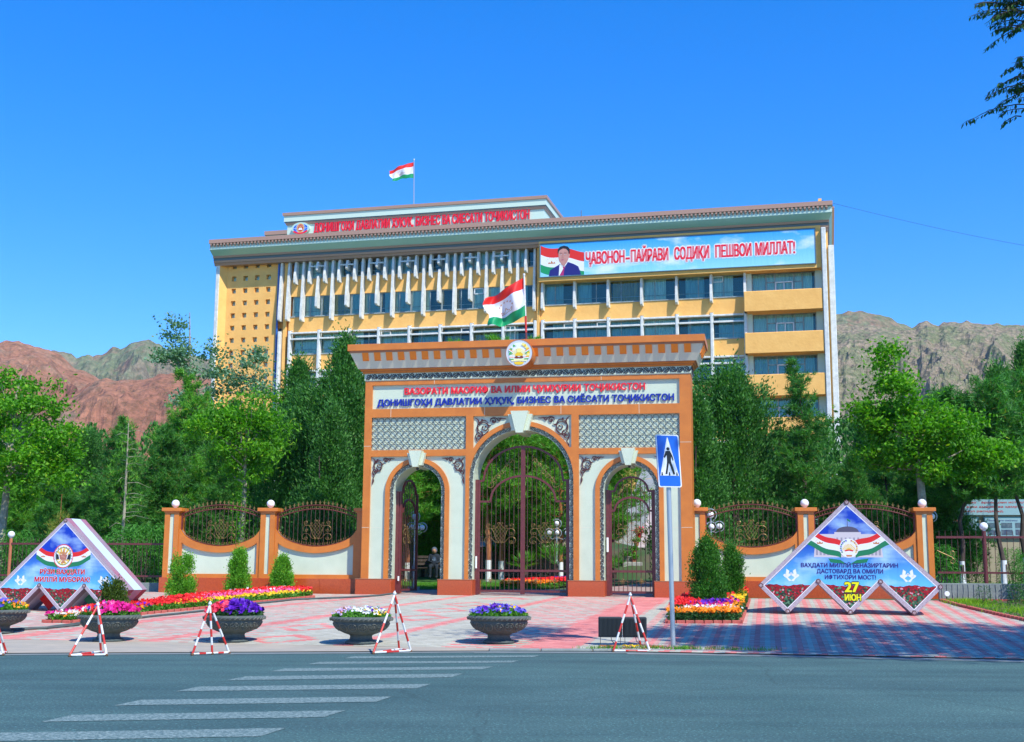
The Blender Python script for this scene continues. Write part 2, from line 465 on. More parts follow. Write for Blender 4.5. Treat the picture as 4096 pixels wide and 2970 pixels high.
    def ball(self, c, r, n=12, mi=0, sz=1.0):
        h = n // 2
        prof = [(max(r * math.sin(PI * i / h), 1e-4), -r * sz * math.cos(PI * i / h)) for i in range(h + 1)]
        return self.lathe(prof, n, c, mi)
    def mesh(self, name, mats, smooth=False, dz=0.0):
        me = bpy.data.meshes.new(name)
        vs = self.v if not dz else [(x, y, z - dz) for x, y, z in self.v]
        me.from_pydata(vs, [], self.f)
        if not isinstance(mats, (list, tuple)): mats = [mats]
        for m in mats: me.materials.append(MT[m] if isinstance(m, str) else m)
        if len(mats) > 1: me.polygons.foreach_set('material_index', self.m)
        if smooth: me.polygons.foreach_set('use_smooth', [True] * len(me.polygons))
        me.update()
        return me
    def build(self, name, mats, parent=None, smooth=False, kind=None, label=None):
        dz = OFF.get(parent.name, 0.0) if parent is not None else 0.0
        o = link_mesh(name, self.mesh(name, mats, smooth, dz), parent)
        if smooth == 'auto': pass
        return tag(o, label, None, None, kind)

def np_mesh(name, V, F, mats, midx=None, smooth=False):
    """V (n,3), F (m,k) all faces with k corners"""
    me = bpy.data.meshes.new(name)
    V = np.ascontiguousarray(V, dtype=np.float32); F = np.ascontiguousarray(F, dtype=np.int32)
    m, k = F.shape
    me.vertices.add(len(V)); me.vertices.foreach_set('co', V.ravel())
    me.loops.add(m * k); me.loops.foreach_set('vertex_index', F.ravel())
    me.polygons.add(m); me.polygons.foreach_set('loop_start', np.arange(0, m * k, k, dtype=np.int32))
    if not isinstance(mats, (list, tuple)): mats = [mats]
    for x in mats: me.materials.append(MT[x] if isinstance(x, str) else x)
    if midx is not None: me.polygons.foreach_set('material_index', np.asarray(midx, dtype=np.int32))
    me.polygons.foreach_set('use_smooth', np.full(m, bool(smooth)))
    me.update(calc_edges=True)
    return me

def copy_tree(o, parent=None):
    c = o.copy(); COL.objects.link(c)
    if parent is not None: c.parent = parent
    for ch in [x for x in bpy.data.objects if x.parent == o]:
        copy_tree(ch, c)
    return c

def copy_fast(o, kids, parent=None):
    c = o.copy(); COL.objects.link(c)
    if parent is not None: c.parent = parent
    for ch, sub in kids:
        copy_fast(ch, sub, c)
    return c

def kids_of(o):
    return [(c, kids_of(c)) for c in o.children]

def arc(cx, cz, r, a0, a1, n=16, rz=None):
    rz = r if rz is None else rz
    return [(cx + r * math.cos(math.radians(a0 + (a1 - a0) * i / n)), cz + rz * math.sin(math.radians(a0 + (a1 - a0) * i / n))) for i in range(n + 1)]

def spiral(cx, cz, r0, r1, a0, turns, n=16):
    out = []
    for i in range(n + 1):
        t = i / n
        r = r0 + (r1 - r0) * t ** 0.8
        a = math.radians(a0) + 2 * PI * turns * t
        out.append((cx + r * math.cos(a), cz + r * math.sin(a)))
    return out

def bez(p0, p1, p2, p3, n=12):
    out = []
    for i in range(n + 1):
        t = i / n; s = 1 - t
        out.append(tuple(s**3 * a + 3 * s*s*t * b + 3 * s*t*t * c + t**3 * d for a, b, c, d in zip(p0, p1, p2, p3)))
    return out

# text: returns list of letters, each (verts(x,y,z), faces); x along, z up, y depth
_cap = {}
def text_parts(body, x0, z0, width, cap, y0, depth=0.0, bold=0.0, split=False, align='fit'):
    def raw(off, s, ext):
        c = bpy.data.curves.new('txt', 'FONT')
        c.body = s; c.size = 1.0; c.offset = off; c.extrude = ext; c.resolution_u = 3
        o = bpy.data.objects.new('txt', c); COL.objects.link(o)
        dg = bpy.context.evaluated_depsgraph_get()
        e = o.evaluated_get(dg); me = e.to_mesh()
        vs = [tuple(v.co) for v in me.vertices]; fs = [tuple(p.vertices) for p in me.polygons]
        e.to_mesh_clear(); bpy.data.objects.remove(o); bpy.data.curves.remove(c)
        return vs, fs
    v0, _ = raw(0, body, 0)
    if 'cap' not in _cap:
        h, _ = raw(0, 'Н', 0); _cap['cap'] = max(p[1] for p in h) - min(p[1] for p in h)
    mn = min(p[0] for p in v0); mx = max(p[0] for p in v0)
    sx = width / (mx - mn) if width else cap / _cap['cap']
    sz = cap / _cap['cap']
    rv, rf = raw(0, body, 0.5 if depth else 0)
    w = bold * cap
    sh = [(0, 0)] if w == 0 else [(-w, -w * .5), (w, -w * .5), (-w, w * .5), (w, w * .5)] if bold < .08 else [(w * math.cos(k * PI / 4), w * math.sin(k * PI / 4)) for k in range(8)]
    V = []; fs = []
    for q, (ddx, ddz) in enumerate(sh):
        b = len(V); e = .00025 * q
        V += [(x0 + (x - mn) * sx + ddx, (y0 + e) if not depth else (y0 - depth + e if z > 0 else y0), z0 + y * sz + ddz) for x, y, z in rv]
        fs += [tuple(b + i for i in f) for f in rf]
    if not split:
        return [(V, fs)]
    par = list(range(len(V)))
    def find(a):
        while par[a] != a:
            par[a] = par[par[a]]; a = par[a]
        return a
    for f in fs:
        r = find(f[0])
        for i in f[1:]:
            par[find(i)] = r
    comp = {}
    for fi, f in enumerate(fs):
        comp.setdefault(find(f[0]), []).append(fi)
    items = []
    for k, fl in comp.items():
        xs = [V[i][0] for fi in fl for i in fs[fi]]
        items.append([min(xs), max(xs), fl])
    items.sort()
    out = []
    for a, b, fl in items:
        if out:
            o = out[-1]
            ov = min(o[1], b) - max(o[0], a)
            if ov > 0.5 * min(o[1] - o[0], b - a):
                o[1] = max(o[1], b); o[2] = o[2] + fl
                continue
        out.append([a, b, fl])
    res = []
    for a, b, fl in out:
        mp = {}; vv = []; ff = []
        for fi in fl:
            g = []
            for i in fs[fi]:
                if i not in mp:
                    mp[i] = len(vv); vv.append(V[i])
                g.append(mp[i])
            ff.append(tuple(g))
        res.append((vv, ff))
    return res

def text_mb(mb, *a, mi=0, **k):
    for vs, fs in text_parts(*a, **k):
        mb.add(vs, fs, mi)
    return mb

GA = math.radians(-11.5)      # facade turn of gate and of the lines parallel to it
BA = math.radians(-14.2)      # facade turn of the university building
def gl(u, v):                 # gate line frame (u along, v toward the road) -> world x, y
    return (u * math.cos(GA) - (-v) * math.sin(GA) * 1.0, 40 + u * math.sin(GA) + (-v) * math.cos(GA))
def gz(v):                    # ground height of the forecourt
    return max(0.03, 0.77 - 0.05 * v)
# ================================================================== SETTING: ground, road, forecourt, mountains
def uv_of(x, y):
    dx, dy = x, y - 40
    return dx * math.cos(GA) + dy * math.sin(GA), -(-dx * math.sin(GA) + dy * math.cos(GA))

def hill(d):                  # ground height behind the gate line, d metres beyond it
    if d < 0: return None
    if d < 2: return 0.75 + 0.04 * d
    if d < 18: return 0.83 + 0.030 * (d - 2)
    if d < 19: return 1.31 + 1.15 * (d - 18)
    if d < 27: return 2.46 + 0.12 * (d - 19)
    if d < 60: return 3.42 + 0.14 * (d - 27)
    return 8.04 + 0.02 * (d - 60)

def ground_h(x, y):
    u, v = uv_of(x, y)
    if v < 0:
        return hill(-v) - 0.05
    if v < 15: return 0.77 - 0.05 * v - 0.06
    return -0.04

def build_ground():
    xs = [-2600, -1500, -800, -400, -200, -120, -80, -60] + [-45 + 1.5 * i for i in range(61)] + [55, 75, 110, 180, 400, 800, 1500, 2600]
    ys = [-60, -20, 0, 8, 15] + [20 + 1.0 * i for i in range(90)] + [115, 125, 150, 200, 300, 500, 900, 1600, 2600]
    V = [(x, y, ground_h(x, y)) for y in ys for x in xs]
    nx = len(xs)
    F = [(j * nx + i, j * nx + i + 1, (j + 1) * nx + i + 1, (j + 1) * nx + i) for j in range(len(ys) - 1) for i in range(nx - 1)]
    m = mat('ground_earth_and_turf', (0.03, 0.085, 0.02), 0.95, col2=(0.10, 0.085, 0.05), nscale=0.25, ndetail=8, bump=0.6, bscale=3, nmix=(0.45, 0.62))
    o = link_mesh('ground', np_mesh('ground', V, F, m, smooth=True))
    tag(o, kind='structure')
build_ground()

# road edge along the forecourt (world metres)
KERB = [(-60, 14.5), (-30, 19.5), (-9.08, 22.8), (-5.2, 23.55), (-0.67, 24.44), (2.93, 24.6), (5.0, 24.2), (9.3, 23.16), (14, 22.2), (40, 16.8), (80, 9)]
def kerb_y(x):
    for (a, b), (c, d) in zip(KERB, KERB[1:]):
        if a <= x <= c: return b + (d - b) * (x - a) / (c - a)
    return 20
mb = MB()
P = [(x, y) for x, y in KERB]
vs = [(x, y, 0.0) for x, y in P] + [(x, y - 50, 0.0) for x, y in P]
n = len(P)
for i in range(n - 1):
    mb.f.append((n + i, n + i + 1, i + 1, i)); mb.m.append(0)
mb.v = vs
road = mb.build('road', 'asphalt'); tag(road, kind='structure')
# worn zebra stripes
STR = [[(-2.88, 22.25), (-2.80, 22.78), (0.56, 23.42), (0.42, 22.94)], [(-3.28, 20.83), (-3.17, 21.36), (0.15, 21.99), (0.03, 21.52)],
       [(-3.6, 19.28), (-3.48, 19.87), (-0.26, 20.58), (-0.43, 20.0)], [(-3.92, 17.70), (-3.78, 18.36), (-0.70, 19.12), (-0.84, 18.45)],
       [(-4.17, 16.05), (-4.05, 16.72), (-1.07, 17.36), (-1.2, 16.7)], [(-4.41, 14.35), (-4.29, 15.0), (-1.43, 15.6), (-1.55, 14.95)],
       [(-4.65, 12.80), (-4.55, 13.42), (-1.79, 14.02), (-1.92, 13.38)], [(-4.80, 11.32), (-4.70, 11.94), (-2.15, 12.44), (-2.28, 11.82)]]
for q in STR:
    mb = MB()
    K = 8
    a, b, c, d = [Vector(p) for p in q]
    lo = [a + (d - a) * (i / K) for i in range(K + 1)]; hi = [b + (c - b) * (i / K) for i in range(K + 1)]
    pts = [(p.x, p.y + random.uniform(-.012, .012)) for p in lo] + [(p.x, p.y + random.uniform(-.012, .012)) for p in hi[::-1]]
    bt = [(x, y, 0.004) for x, y in pts]
    mb.add(bt, [tuple(range(len(bt)))])
    mb.build('crossing_stripe', 'stripe', road)

# pale gutter strip along the kerb on the right, concrete apron on the left
mb = MB()
for (a, b), (c, d) in zip([(2.2, 24.6), (2.93, 24.6), (5, 24.2), (9.3, 23.16), (14, 22.2)], [(2.93, 24.6), (5, 24.2), (9.3, 23.16), (14, 22.2), (40, 16.8)]):
    mb.add([(a, b - 0.75, 0.005), (c, d - 0.75, 0.005), (c, d, 0.005), (a, b, 0.005)], [(0, 1, 2, 3)])
for (a, b), (c, d) in zip([(-30, 19.5), (-9.08, 22.8), (-5.2, 23.55), (-0.67, 24.44)], [(-9.08, 22.8), (-5.2, 23.55), (-0.67, 24.44), (2.2, 24.57)]):
    mb.add([(a, b - 0.42 + random.uniform(-.1, .1), 0.005), (c, d - 0.40, 0.005), (c, d, 0.005), (a, b, 0.005)], [(0, 1, 2, 3)])
o = mb.build('gutter', mat('pale_gutter_asphalt', (0.20, 0.235, 0.225), 0.9, col2=(0.15, 0.18, 0.175), nscale=2.5, ndetail=8)); tag(o, kind='structure')

def sheet(name, poly, zf, material, step=1.0, thick=0.0):
    me_bm = bmesh.new()
    vs = [me_bm.verts.new((x, y, 0)) for x, y in poly]
    me_bm.faces.new(vs)
    xs = [p[0] for p in poly]; ys = [p[1] for p in poly]
    for c in np.arange(min(xs) + step, max(xs), step):
        bmesh.ops.bisect_plane(me_bm, geom=me_bm.verts[:] + me_bm.edges[:] + me_bm.faces[:], plane_co=(c, 0, 0), plane_no=(1, 0, 0))
    for c in np.arange(min(ys) + step, max(ys), step):
        bmesh.ops.bisect_plane(me_bm, geom=me_bm.verts[:] + me_bm.edges[:] + me_bm.faces[:], plane_co=(0, c, 0), plane_no=(0, 1, 0))
    for v in me_bm.verts: v.co.z = zf(v.co.x, v.co.y)
    me = bpy.data.meshes.new(name); me_bm.to_mesh(me); me_bm.free()
    me.materials.append(material if not isinstance(material, str) else MT[material])
    o = link_mesh(name, me); tag(o, kind='structure')
    return o

def fz(x, y):
    u, v = uv_of(x, y)
    return gz(v) if v > 0 else hill(-v) + 0.0
VP = 14.75                      # pavers stop here; apron beyond
apron_m = mat('beige_concrete_apron', (0.44, 0.38, 0.29), 0.9, col2=(0.34, 0.31, 0.25), nscale=1.4, ndetail=8, bump=0.2, bscale=12)
pol = [(x, y + 0.0) for x, y in KERB if x >= -30 and x <= 14]
back = [gl(u, VP - 0.3) for u in (13, 5, 0, -5, -12, -22)]
sheet('apron', pol + back, lambda x, y: fz(x, y) - 0.012, apron_m, 1.5)
# grout bed under the pavers
grout = mat('sand_joint_bed', (0.16, 0.14, 0.12), 0.95)
plaza = sheet('forecourt', [gl(-22, VP), gl(14.4, VP), gl(14.4, -0.1), gl(-22, -0.1)], lambda x, y: fz(x, y) - 0.008, grout, 2.0)
inner = sheet('garden_path', [gl(-5.2, -0.1), gl(5.9, -0.1), gl(9.5, -6), gl(10.5, -18), gl(4.2, -18), gl(2.6, -8), gl(1.2, -4.6), gl(-5.2, -3.0)], lambda x, y: fz(x, y) + 0.012,
              mat('red_and_grey_path_paving', (0.36, 0.33, 0.29), 0.9, col2=(0.40, 0.19, 0.16), nscale=2.2, ndetail=3, nmix=(0.45, 0.55), stretch=(0.5, 2, 1)), 2.0)

def paver_red(u, v, i, j):
    # diagonal solid bands
    for a, k, w in ((1.91, .1435, .36), (5.10, .057, 1.15)):
        e = a - k * v
        if e - w < u < e: return True
    for (u0, v0, u1, v1, w) in ((-8.3, 15.2, -6.0, 6.3, .60), (-4.75, 15.0, -3.0, 7.4, .42), (-6.0, 6.0, -4.45, 1.6, .42), (-2.55, 5.2, -1.35, .2, .33)):
        if min(v0, v1) - .2 <= v <= max(v0, v1) + .2:
            e = u0 + (u1 - u0) * (v - v0) / (v1 - v0)
            if abs(u - e) < w / 2: return True
    # diamond outlines between the bands
    for (cu, cv, hw, hd) in ((0.1, 1.45, .8, .8), (-.45, 3.75, .8, .9), (-.70, 5.95, .75, .9), (-.62, 8.2, .75, .95), (-2.5, 11.2, .7, 1.0), (-2.1, 13.8, .8, .9)):
        d = abs(u - cu) / hw + abs(v - cv) / hd
        if .68 < d < 1.06: return True
    if u > 5.2: return i % 2 == 0
    if u > 1.6: return (j % 4 < 2) and ((i * 7 + j * 3) % 5 != 0) and u < 3.9
    if u < -4.6: return j % 3 == 0 and (i * 5 + j) % 7 != 0
    if u < -2.9: return j % 4 == 0 and (i * 3 + j) % 6 != 0
    return False

def build_pavers():
    bw, bh, g = 0.21, 0.105, 0.006
    R = []
    nu0, nu1 = int(-16 / bw), int(14 / bw)
    nv = int(VP / bh)
    for j in range(nv):
        off = 0.5 * bw if j % 2 else 0
        v0 = VP - j * bh - bh
        for i in range(nu0, nu1):
            u0 = i * bw + off
            R.append((u0, v0, i, j))
    cr = np.array([gl(0, 0)] * 1)
    near = []; far = []
    for r in R:
        (near if (r[3] < 4 and -4.6 < r[0] < 3.6) else far).append(r)
    near = near[:150 * 2]
    far += [r for r in R if r[3] < 4 and -4.6 < r[0] < 3.6][300:]
    ru = np.array([r[0] for r in far]); rv = np.array([r[1] for r in far])
    red = np.array([paver_red(r[0] + bw / 2, r[1] + bh / 2, r[2], r[3]) for r in far])
    var = rng.uniform(-1, 1, len(far))
    ca, sa = math.cos(GA), math.sin(GA)
    def W(u, v, dz):
        x = u * ca + v * sa
        y = 40 + u * sa - v * ca
        z = np.maximum(0.03, 0.77 - 0.05 * v) + dz
        return np.stack([x, y, z], -1)
    lift = 0.002 * var
    T = [W(ru + a, rv + b, lift) for a, b in ((g, bh - g), (bw - g, bh - g), (bw - g, g), (g, g))]
    B = [W(ru + a, rv + b, -0.008) for a, b in ((g - .004, bh - g + .004), (bw - g + .004, bh - g + .004), (bw - g + .004, g - .004), (g - .004, g - .004))]
    V = np.stack(T + B, 1).reshape(-1, 3)
    base = np.arange(len(far))[:, None] * 8
    quads = np.array([[0, 1, 2, 3], [0, 4, 5, 1], [1, 5, 6, 2], [2, 6, 7, 3], [3, 7, 4, 0]])
    F = (base[:, None, :] + quads[None]).reshape(-1, 4)
    mi = np.repeat(red.astype(int) * 2 + (var > 0.3), 5)
    def pm(nm, c, c2):
        return mat(nm, c, 0.88, col2=c2, nscale=1.3, ndetail=7)
    g1 = pm('grey_paver', (0.42, 0.41, 0.33), (0.36, 0.35, 0.285)); g2 = pm('light_grey_paver', (0.50, 0.49, 0.40), (0.42, 0.41, 0.34))
    r1 = pm('red_paver', (0.66, 0.21, 0.19), (0.54, 0.16, 0.145)); r2 = pm('light_red_paver', (0.72, 0.27, 0.24), (0.60, 0.21, 0.19))
    me = np_mesh('paver_field', V, F, [g1, g2, r1, r2], mi)
    o = link_mesh('paver_field', me, plaza); tag(o, kind='stuff')
    # single pavers nearest the kerb
    ms = []
    for m_ in (g1, g2, r1, r2):
        ms.append(MB().add([(g, -bh + g, 0), (bw - g, -bh + g, 0), (bw - g, -g, 0), (g, -g, 0), (g - .004, -bh + g - .004, -.008), (bw - g + .004, -bh + g - .004, -.008), (bw - g + .004, -g + .004, -.008), (g - .004, -g + .004, -.008)],
                           [(0, 1, 2, 3), (0, 4, 5, 1), (1, 5, 6, 2), (2, 6, 7, 3), (3, 7, 4, 0)]).mesh('paver', m_))
    for (u, v, i, j) in near:
        x, y = gl(u, v)
        k = int(paver_red(u + bw / 2, v + bh / 2, i, j)) * 2 + (random.random() < .35)
        link_mesh('paver', ms[k], plaza, (x, y, gz(v + .05)), GA)
build_pavers()

# low kerb stones on the right half
kerb_me = MB().bbox(0, 0.98, 0, 0.15, -0.03, 0.055, 0.012).mesh('kerb_stone', 'concrete')
kerb = bpy.data.objects.new('kerb', None); COL.objects.link(kerb); tag(kerb, kind='structure')
kerb.location = (0, 24.4, 0); OFF[kerb.name] = 0.0
path = [(-0.4, 24.46), (2.93, 24.62), (5.0, 24.22), (9.3, 23.18), (14, 22.2)]
for (a, b), (c, d) in zip(path, path[1:]):
    L = math.hypot(c - a, d - b); n = int(L); an = math.atan2(d - b, c - a)
    for i in range(n + 1):
        if i == n and L - n < 0.3: break
        t = i / L
        o = link_mesh('kerb_stone', kerb_me, kerb, (a + (c - a) * t, b + (d - b) * t - 24.4, 0), an)

# ------------------------------------------------------------------ mountains: ridges with real relief
PXM = lambda px, py, Y: ((px - 2048) / 5000 * Y * 1.0, 1.5 + (2290 - 0.007 * (2048 - px) - py) / 5000 * Y)
def ridge(name, Y, prof, depth, base, material, amp, freq, seed, nx=260, ny=70, back=0.5):
    """prof: (x, z) skyline in metres at distance Y; slope comes down toward the viewer over depth"""
    xs = np.linspace(prof[0][0], prof[-1][0], nx)
    zs = np.interp(xs, [p[0] for p in prof], [p[1] for p in prof])
    nyb = int(ny * 0.15)
    V = []
    for j in range(ny + nyb):
        for i in range(nx):
            x = xs[i]; zt = zs[i]
            if j <= ny:
                t = j / ny                      # 0 foot .. 1 crest
                y = Y - depth * (1 - t)
                prof_t = t ** 1.15
                p = Vector((x * freq, y * freq * 0.6, seed))
                r = 1 - abs(noise.fractal(p, 0.9, 2.1, 5)) * 1.6
                q = noise.fractal(Vector((x * freq * 5, y * freq * 5, seed + 3)), 0.8, 2.0, 4)
                sk = min(1.0, 0.12 + (1 - t) * 3.0) * min(1, t * 4)
                z = base + (zt - base) * prof_t + sk * amp * (r - 0.7) + q * amp * 0.14 * (0.15 + min(1.0, (1 - t) * 4))
                z += noise.noise(Vector((x * freq * 14, y * freq * 14, seed))) * amp * 0.05
                xx = x * (y / Y)
            else:
                t = (j - ny) / nyb
                y = Y + depth * 0.6 * t; xx = x * (y / Y)
                z = base + (zt - base) * (1 - t * back) - 2
            V.append((xx, y, z))
    N = ny + nyb
    idx = np.arange(N * nx).reshape(N, nx)
    F = np.stack([idx[:-1, :-1], idx[:-1, 1:], idx[1:, 1:], idx[1:, :-1]], -1).reshape(-1, 4)
    o = link_mesh(name, np_mesh(name, V, F, material, smooth=False)); tag(o, kind='structure')
    return o

def rock_mat(name, cs, scale, bump=1.0, vscale=0.05, dist=6.0):
    m = bpy.data.materials.new(name); m.use_nodes = True
    t = m.node_tree; b = t.nodes['Principled BSDF']; b.inputs['Roughness'].default_value = 0.95
    b.inputs['Specular IOR Level'].default_value = 0.1
    tc = _n(t, 'ShaderNodeTexCoord')
    n1 = _n(t, 'ShaderNodeTexNoise'); n1.inputs['Scale'].default_value = scale; n1.inputs['Detail'].default_value = 10; n1.inputs['Roughness'].default_value = 0.7
    n2 = _n(t, 'ShaderNodeTexNoise'); n2.inputs['Scale'].default_value = vscale; n2.inputs['Detail'].default_value = 8; n2.inputs['Roughness'].default_value = 0.75
    v = _n(t, 'ShaderNodeTexVoronoi'); v.inputs['Scale'].default_value = vscale * 0.9
    for n in (n1, n2, v): t.links.new(tc.outputs['Object'], n.inputs['Vector'])
    r = _n(t, 'ShaderNodeValToRGB')
    while len(r.color_ramp.elements) < len(cs): r.color_ramp.elements.new(0.5)
    for i, c in enumerate(cs):
        r.color_ramp.elements[i].position = 0.34 + 0.32 * i / (len(cs) - 1); r.color_ramp.elements[i].color = (*c, 1)
    t.links.new(n1.outputs['Fac'], r.inputs[0])
    r2 = _n(t, 'ShaderNodeValToRGB')
    r2.color_ramp.elements[0].position = 0.38; r2.color_ramp.elements[0].color = (0.55, 0.62, 0.55, 1)
    r2.color_ramp.elements[1].position = 0.60; r2.color_ramp.elements[1].color = (1.25, 1.2, 1.15, 1)
    t.links.new(n2.outputs['Fac'], r2.inputs[0])
    mu = _n(t, 'ShaderNodeMix'); mu.data_type = 'RGBA'; mu.blend_type = 'MULTIPLY'; mu.inputs[0].default_value = 1
    t.links.new(r.outputs[0], mu.inputs[6]); t.links.new(r2.outputs[0], mu.inputs[7])
    t.links.new(mu.outputs[2], b.inputs['Base Color'])
    ad = _n(t, 'ShaderNodeMath'); ad.operation = 'ADD'
    t.links.new(n2.outputs['Fac'], ad.inputs[0]); t.links.new(v.outputs['Distance'], ad.inputs[1])
    bp = _n(t, 'ShaderNodeBump'); bp.inputs['Strength'].default_value = bump; bp.inputs['Distance'].default_value = dist
    t.links.new(ad.outputs[0], bp.inputs['Height']); t.links.new(bp.outputs[0], b.inputs['Normal'])
    return m
red_rock = rock_mat('red_scree_rock', [(0.20, 0.15, 0.10), (0.30, 0.13, 0.08), (0.33, 0.16, 0.10), (0.28, 0.21, 0.15)], 0.008, 0.7, 0.12, 4.0)
green_rock = rock_mat('grey_green_slope', [(0.17, 0.19, 0.12), (0.23, 0.18, 0.13), (0.16, 0.20, 0.11), (0.26, 0.15, 0.11)], 0.006, 0.7, 0.09, 5.0)
grey_rock = rock_mat('boulder_slope', [(0.32, 0.24, 0.18), (0.19, 0.22, 0.12), (0.32, 0.25, 0.19), (0.20, 0.22, 0.12), (0.38, 0.30, 0.23)], 0.018, 0.8, 0.30, 3.0)
def pr(pts, Y): return [PXM(a, b, Y) for a, b in pts]
ridge('mountain', 1900, pr([(-900, 1480), (-300, 1430), (100, 1420), (218, 1409), (284, 1423), (331, 1409), (384, 1405), (423, 1382), (456, 1386), (489, 1362), (520, 1352), (549, 1350), (595, 1372), (661, 1405), (727, 1412), (813, 1432), (1000, 1440), (1400, 1470), (2400, 1520)], 1900), 800, 5, green_rock, 85, 0.007, 1.3, 300, 90)
ridge('mountain', 1250, pr([(-900, 1420), (-300, 1400), (0, 1366), (43, 1354), (106, 1368), (172, 1382), (218, 1409), (265, 1448), (344, 1488), (390, 1514), (430, 1560), (560, 1640), (800, 1760), (1400, 1900)], 1250), 560, 5, red_rock, 42, 0.008, 4.1, 240, 90)
ridge('mountain', 1050, pr([(-200, 1800), (100, 1650), (300, 1570), (360, 1530), (410, 1511), (450, 1525), (500, 1528), (560, 1520), (622, 1501), (668, 1495), (727, 1505), (860, 1510), (1100, 1540), (1500, 1580), (2300, 1700)], 1050), 450, 5, red_rock, 34, 0.010, 7.7, 240, 90)
ridge('mountain', 1800, pr([(2400, 1330), (2900, 1290), (3200, 1270), (3338, 1253), (3379, 1246), (3426, 1237), (3467, 1236), (3508, 1239), (3560, 1258), (3612, 1284), (3653, 1300), (3750, 1330), (3900, 1300), (4020, 1286), (4300, 1330), (5200, 1400)], 1800), 700, 5, green_rock, 80, 0.005, 9.2, 240, 80)
ridge('mountain', 1000, pr([(2300, 1500), (2800, 1400), (3100, 1330), (3338, 1300), (3483, 1300), (3560, 1296), (3632, 1297), (3694, 1305), (3710, 1290), (3741, 1279), (3767, 1292), (3787, 1295), (3808, 1279), (3834, 1273), (3870, 1284), (3901, 1280), (3922, 1287), (3999, 1290), (4025, 1287), (4056, 1297), (4096, 1297), (4300, 1290), (5200, 1350)], 1000), 520, 5, grey_rock, 30, 0.013, 12.5, 420, 170)
# ================================================================== UNIVERSITY BUILDING (local: x along facade, y away from road, z world)
BO = (0.0, 100.0)
B = thing('university_building', 'long ochre office block with white fins and balconies rising behind the gate', 'building', (BO[0], BO[1], 3.0), BA, z0=3.0)
ZB = 3.0
BOT = 4.0
# --- left punched block with real window holes
holes = []; hpos = []
for r in range(20):
    z = 27.62 - 1.09 * r
    for c in range(4):
        x = -25.0 + 1.085 * c
        hpos.append((x, z)); holes.append([(x - .21, z - .215), (x + .21, z - .215), (x + .21, z + .215), (x - .21, z + .215)])
mb = MB().plate([(-25.65, BOT), (-20.88, BOT), (-20.88, 28.2), (-25.65, 28.2)], holes, 0.0, 0.45)
mb.box(-25.65, -20.88, 0.45, 0.5, BOT, 28.2)
mb.build('punched_wall', 'ochre', B)
hole_me = MB().box(-.21, .21, .40, .43, -.215, .215, 0).box(-.19, .19, .36, .385, -.195, .195, 1).mesh('window', ['upvc', 'glass'])
for x, z in hpos:
    if z > 11: link_mesh('small_window', hole_me, B, (x, 0, z))
mb = MB()
mb.add([(-26.12, -.6, BOT), (-25.65, 0, BOT), (-25.65, 0, 28.2), (-26.12, -.6, 28.2)], [(0, 1, 2, 3)])
mb.build('side_reveal', 'ochre', B)
MB().bbox(-26.45, -26.10, -.62, 1.0, BOT, 28.1, .04).build('corner_pier', 'whitecon', B)
# slot with pipe and gutter between the block and the windows
mb = MB().box(-20.88, -19.72, .6, .7, BOT, 28.2)
mb.box(-20.9, -20.86, 0, .6, BOT, 28.2)
mb.build('slot_wall', 'ochre', B)
for r in range(18):
    z = 27.3 - 1.09 * r
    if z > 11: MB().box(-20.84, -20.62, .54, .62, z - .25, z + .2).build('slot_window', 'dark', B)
MB().tube([(-20.74, -.12, BOT), (-20.74, -.12, 28.0), (-20.74, .3, 28.15)], .085, 8).build('blue_pipe', 'bluepipe', B)
MB().bbox(-20.18, -19.90, -.15, .6, BOT, 28.0, .02).build('gutter_duct', 'ochre', B)
# --- core walls: back shell
MB().box(-26.4, 25.1, .72, .9, ZB, 28.9).box(25.0, 25.1, .9, 18, ZB, 28.9).box(-26.4, -26.3, .9, 18, ZB, 28.9).box(-26.4, 25.1, 17.9, 18, ZB, 28.9).build('shell_wall', 'ochre', B)
MB().box(-26.4, 25.1, -.6, 18, 28.9, 29.0).build('roof_slab', 'concrete', B)

# --- storeys
ROWS = [(26.22, 28.1), (22.90, 24.68), (19.62, 21.40), (16.34, 18.12), (13.04, 14.84), (9.7, 11.5)]
def spandrel(x0, x1, z0, z1):
    MB().box(x0, x1, 0, .5, z0, z1).build('spandrel_wall', 'ochre', B)
    MB().box(x0, x1, -.06, .06, z1 - .05, z1 + .03).build('window_sill', 'winframe', B)
for (x0, x1, rows) in ((-19.72, 2.2, range(6)), (2.2, 18.85, range(1, 6))):
    prev = 28.1
    for k in rows:
        lo, hi = ROWS[k]
        bot = ROWS[k + 1][1] if k + 1 < 6 else BOT
        spandrel(x0, x1, bot, lo)
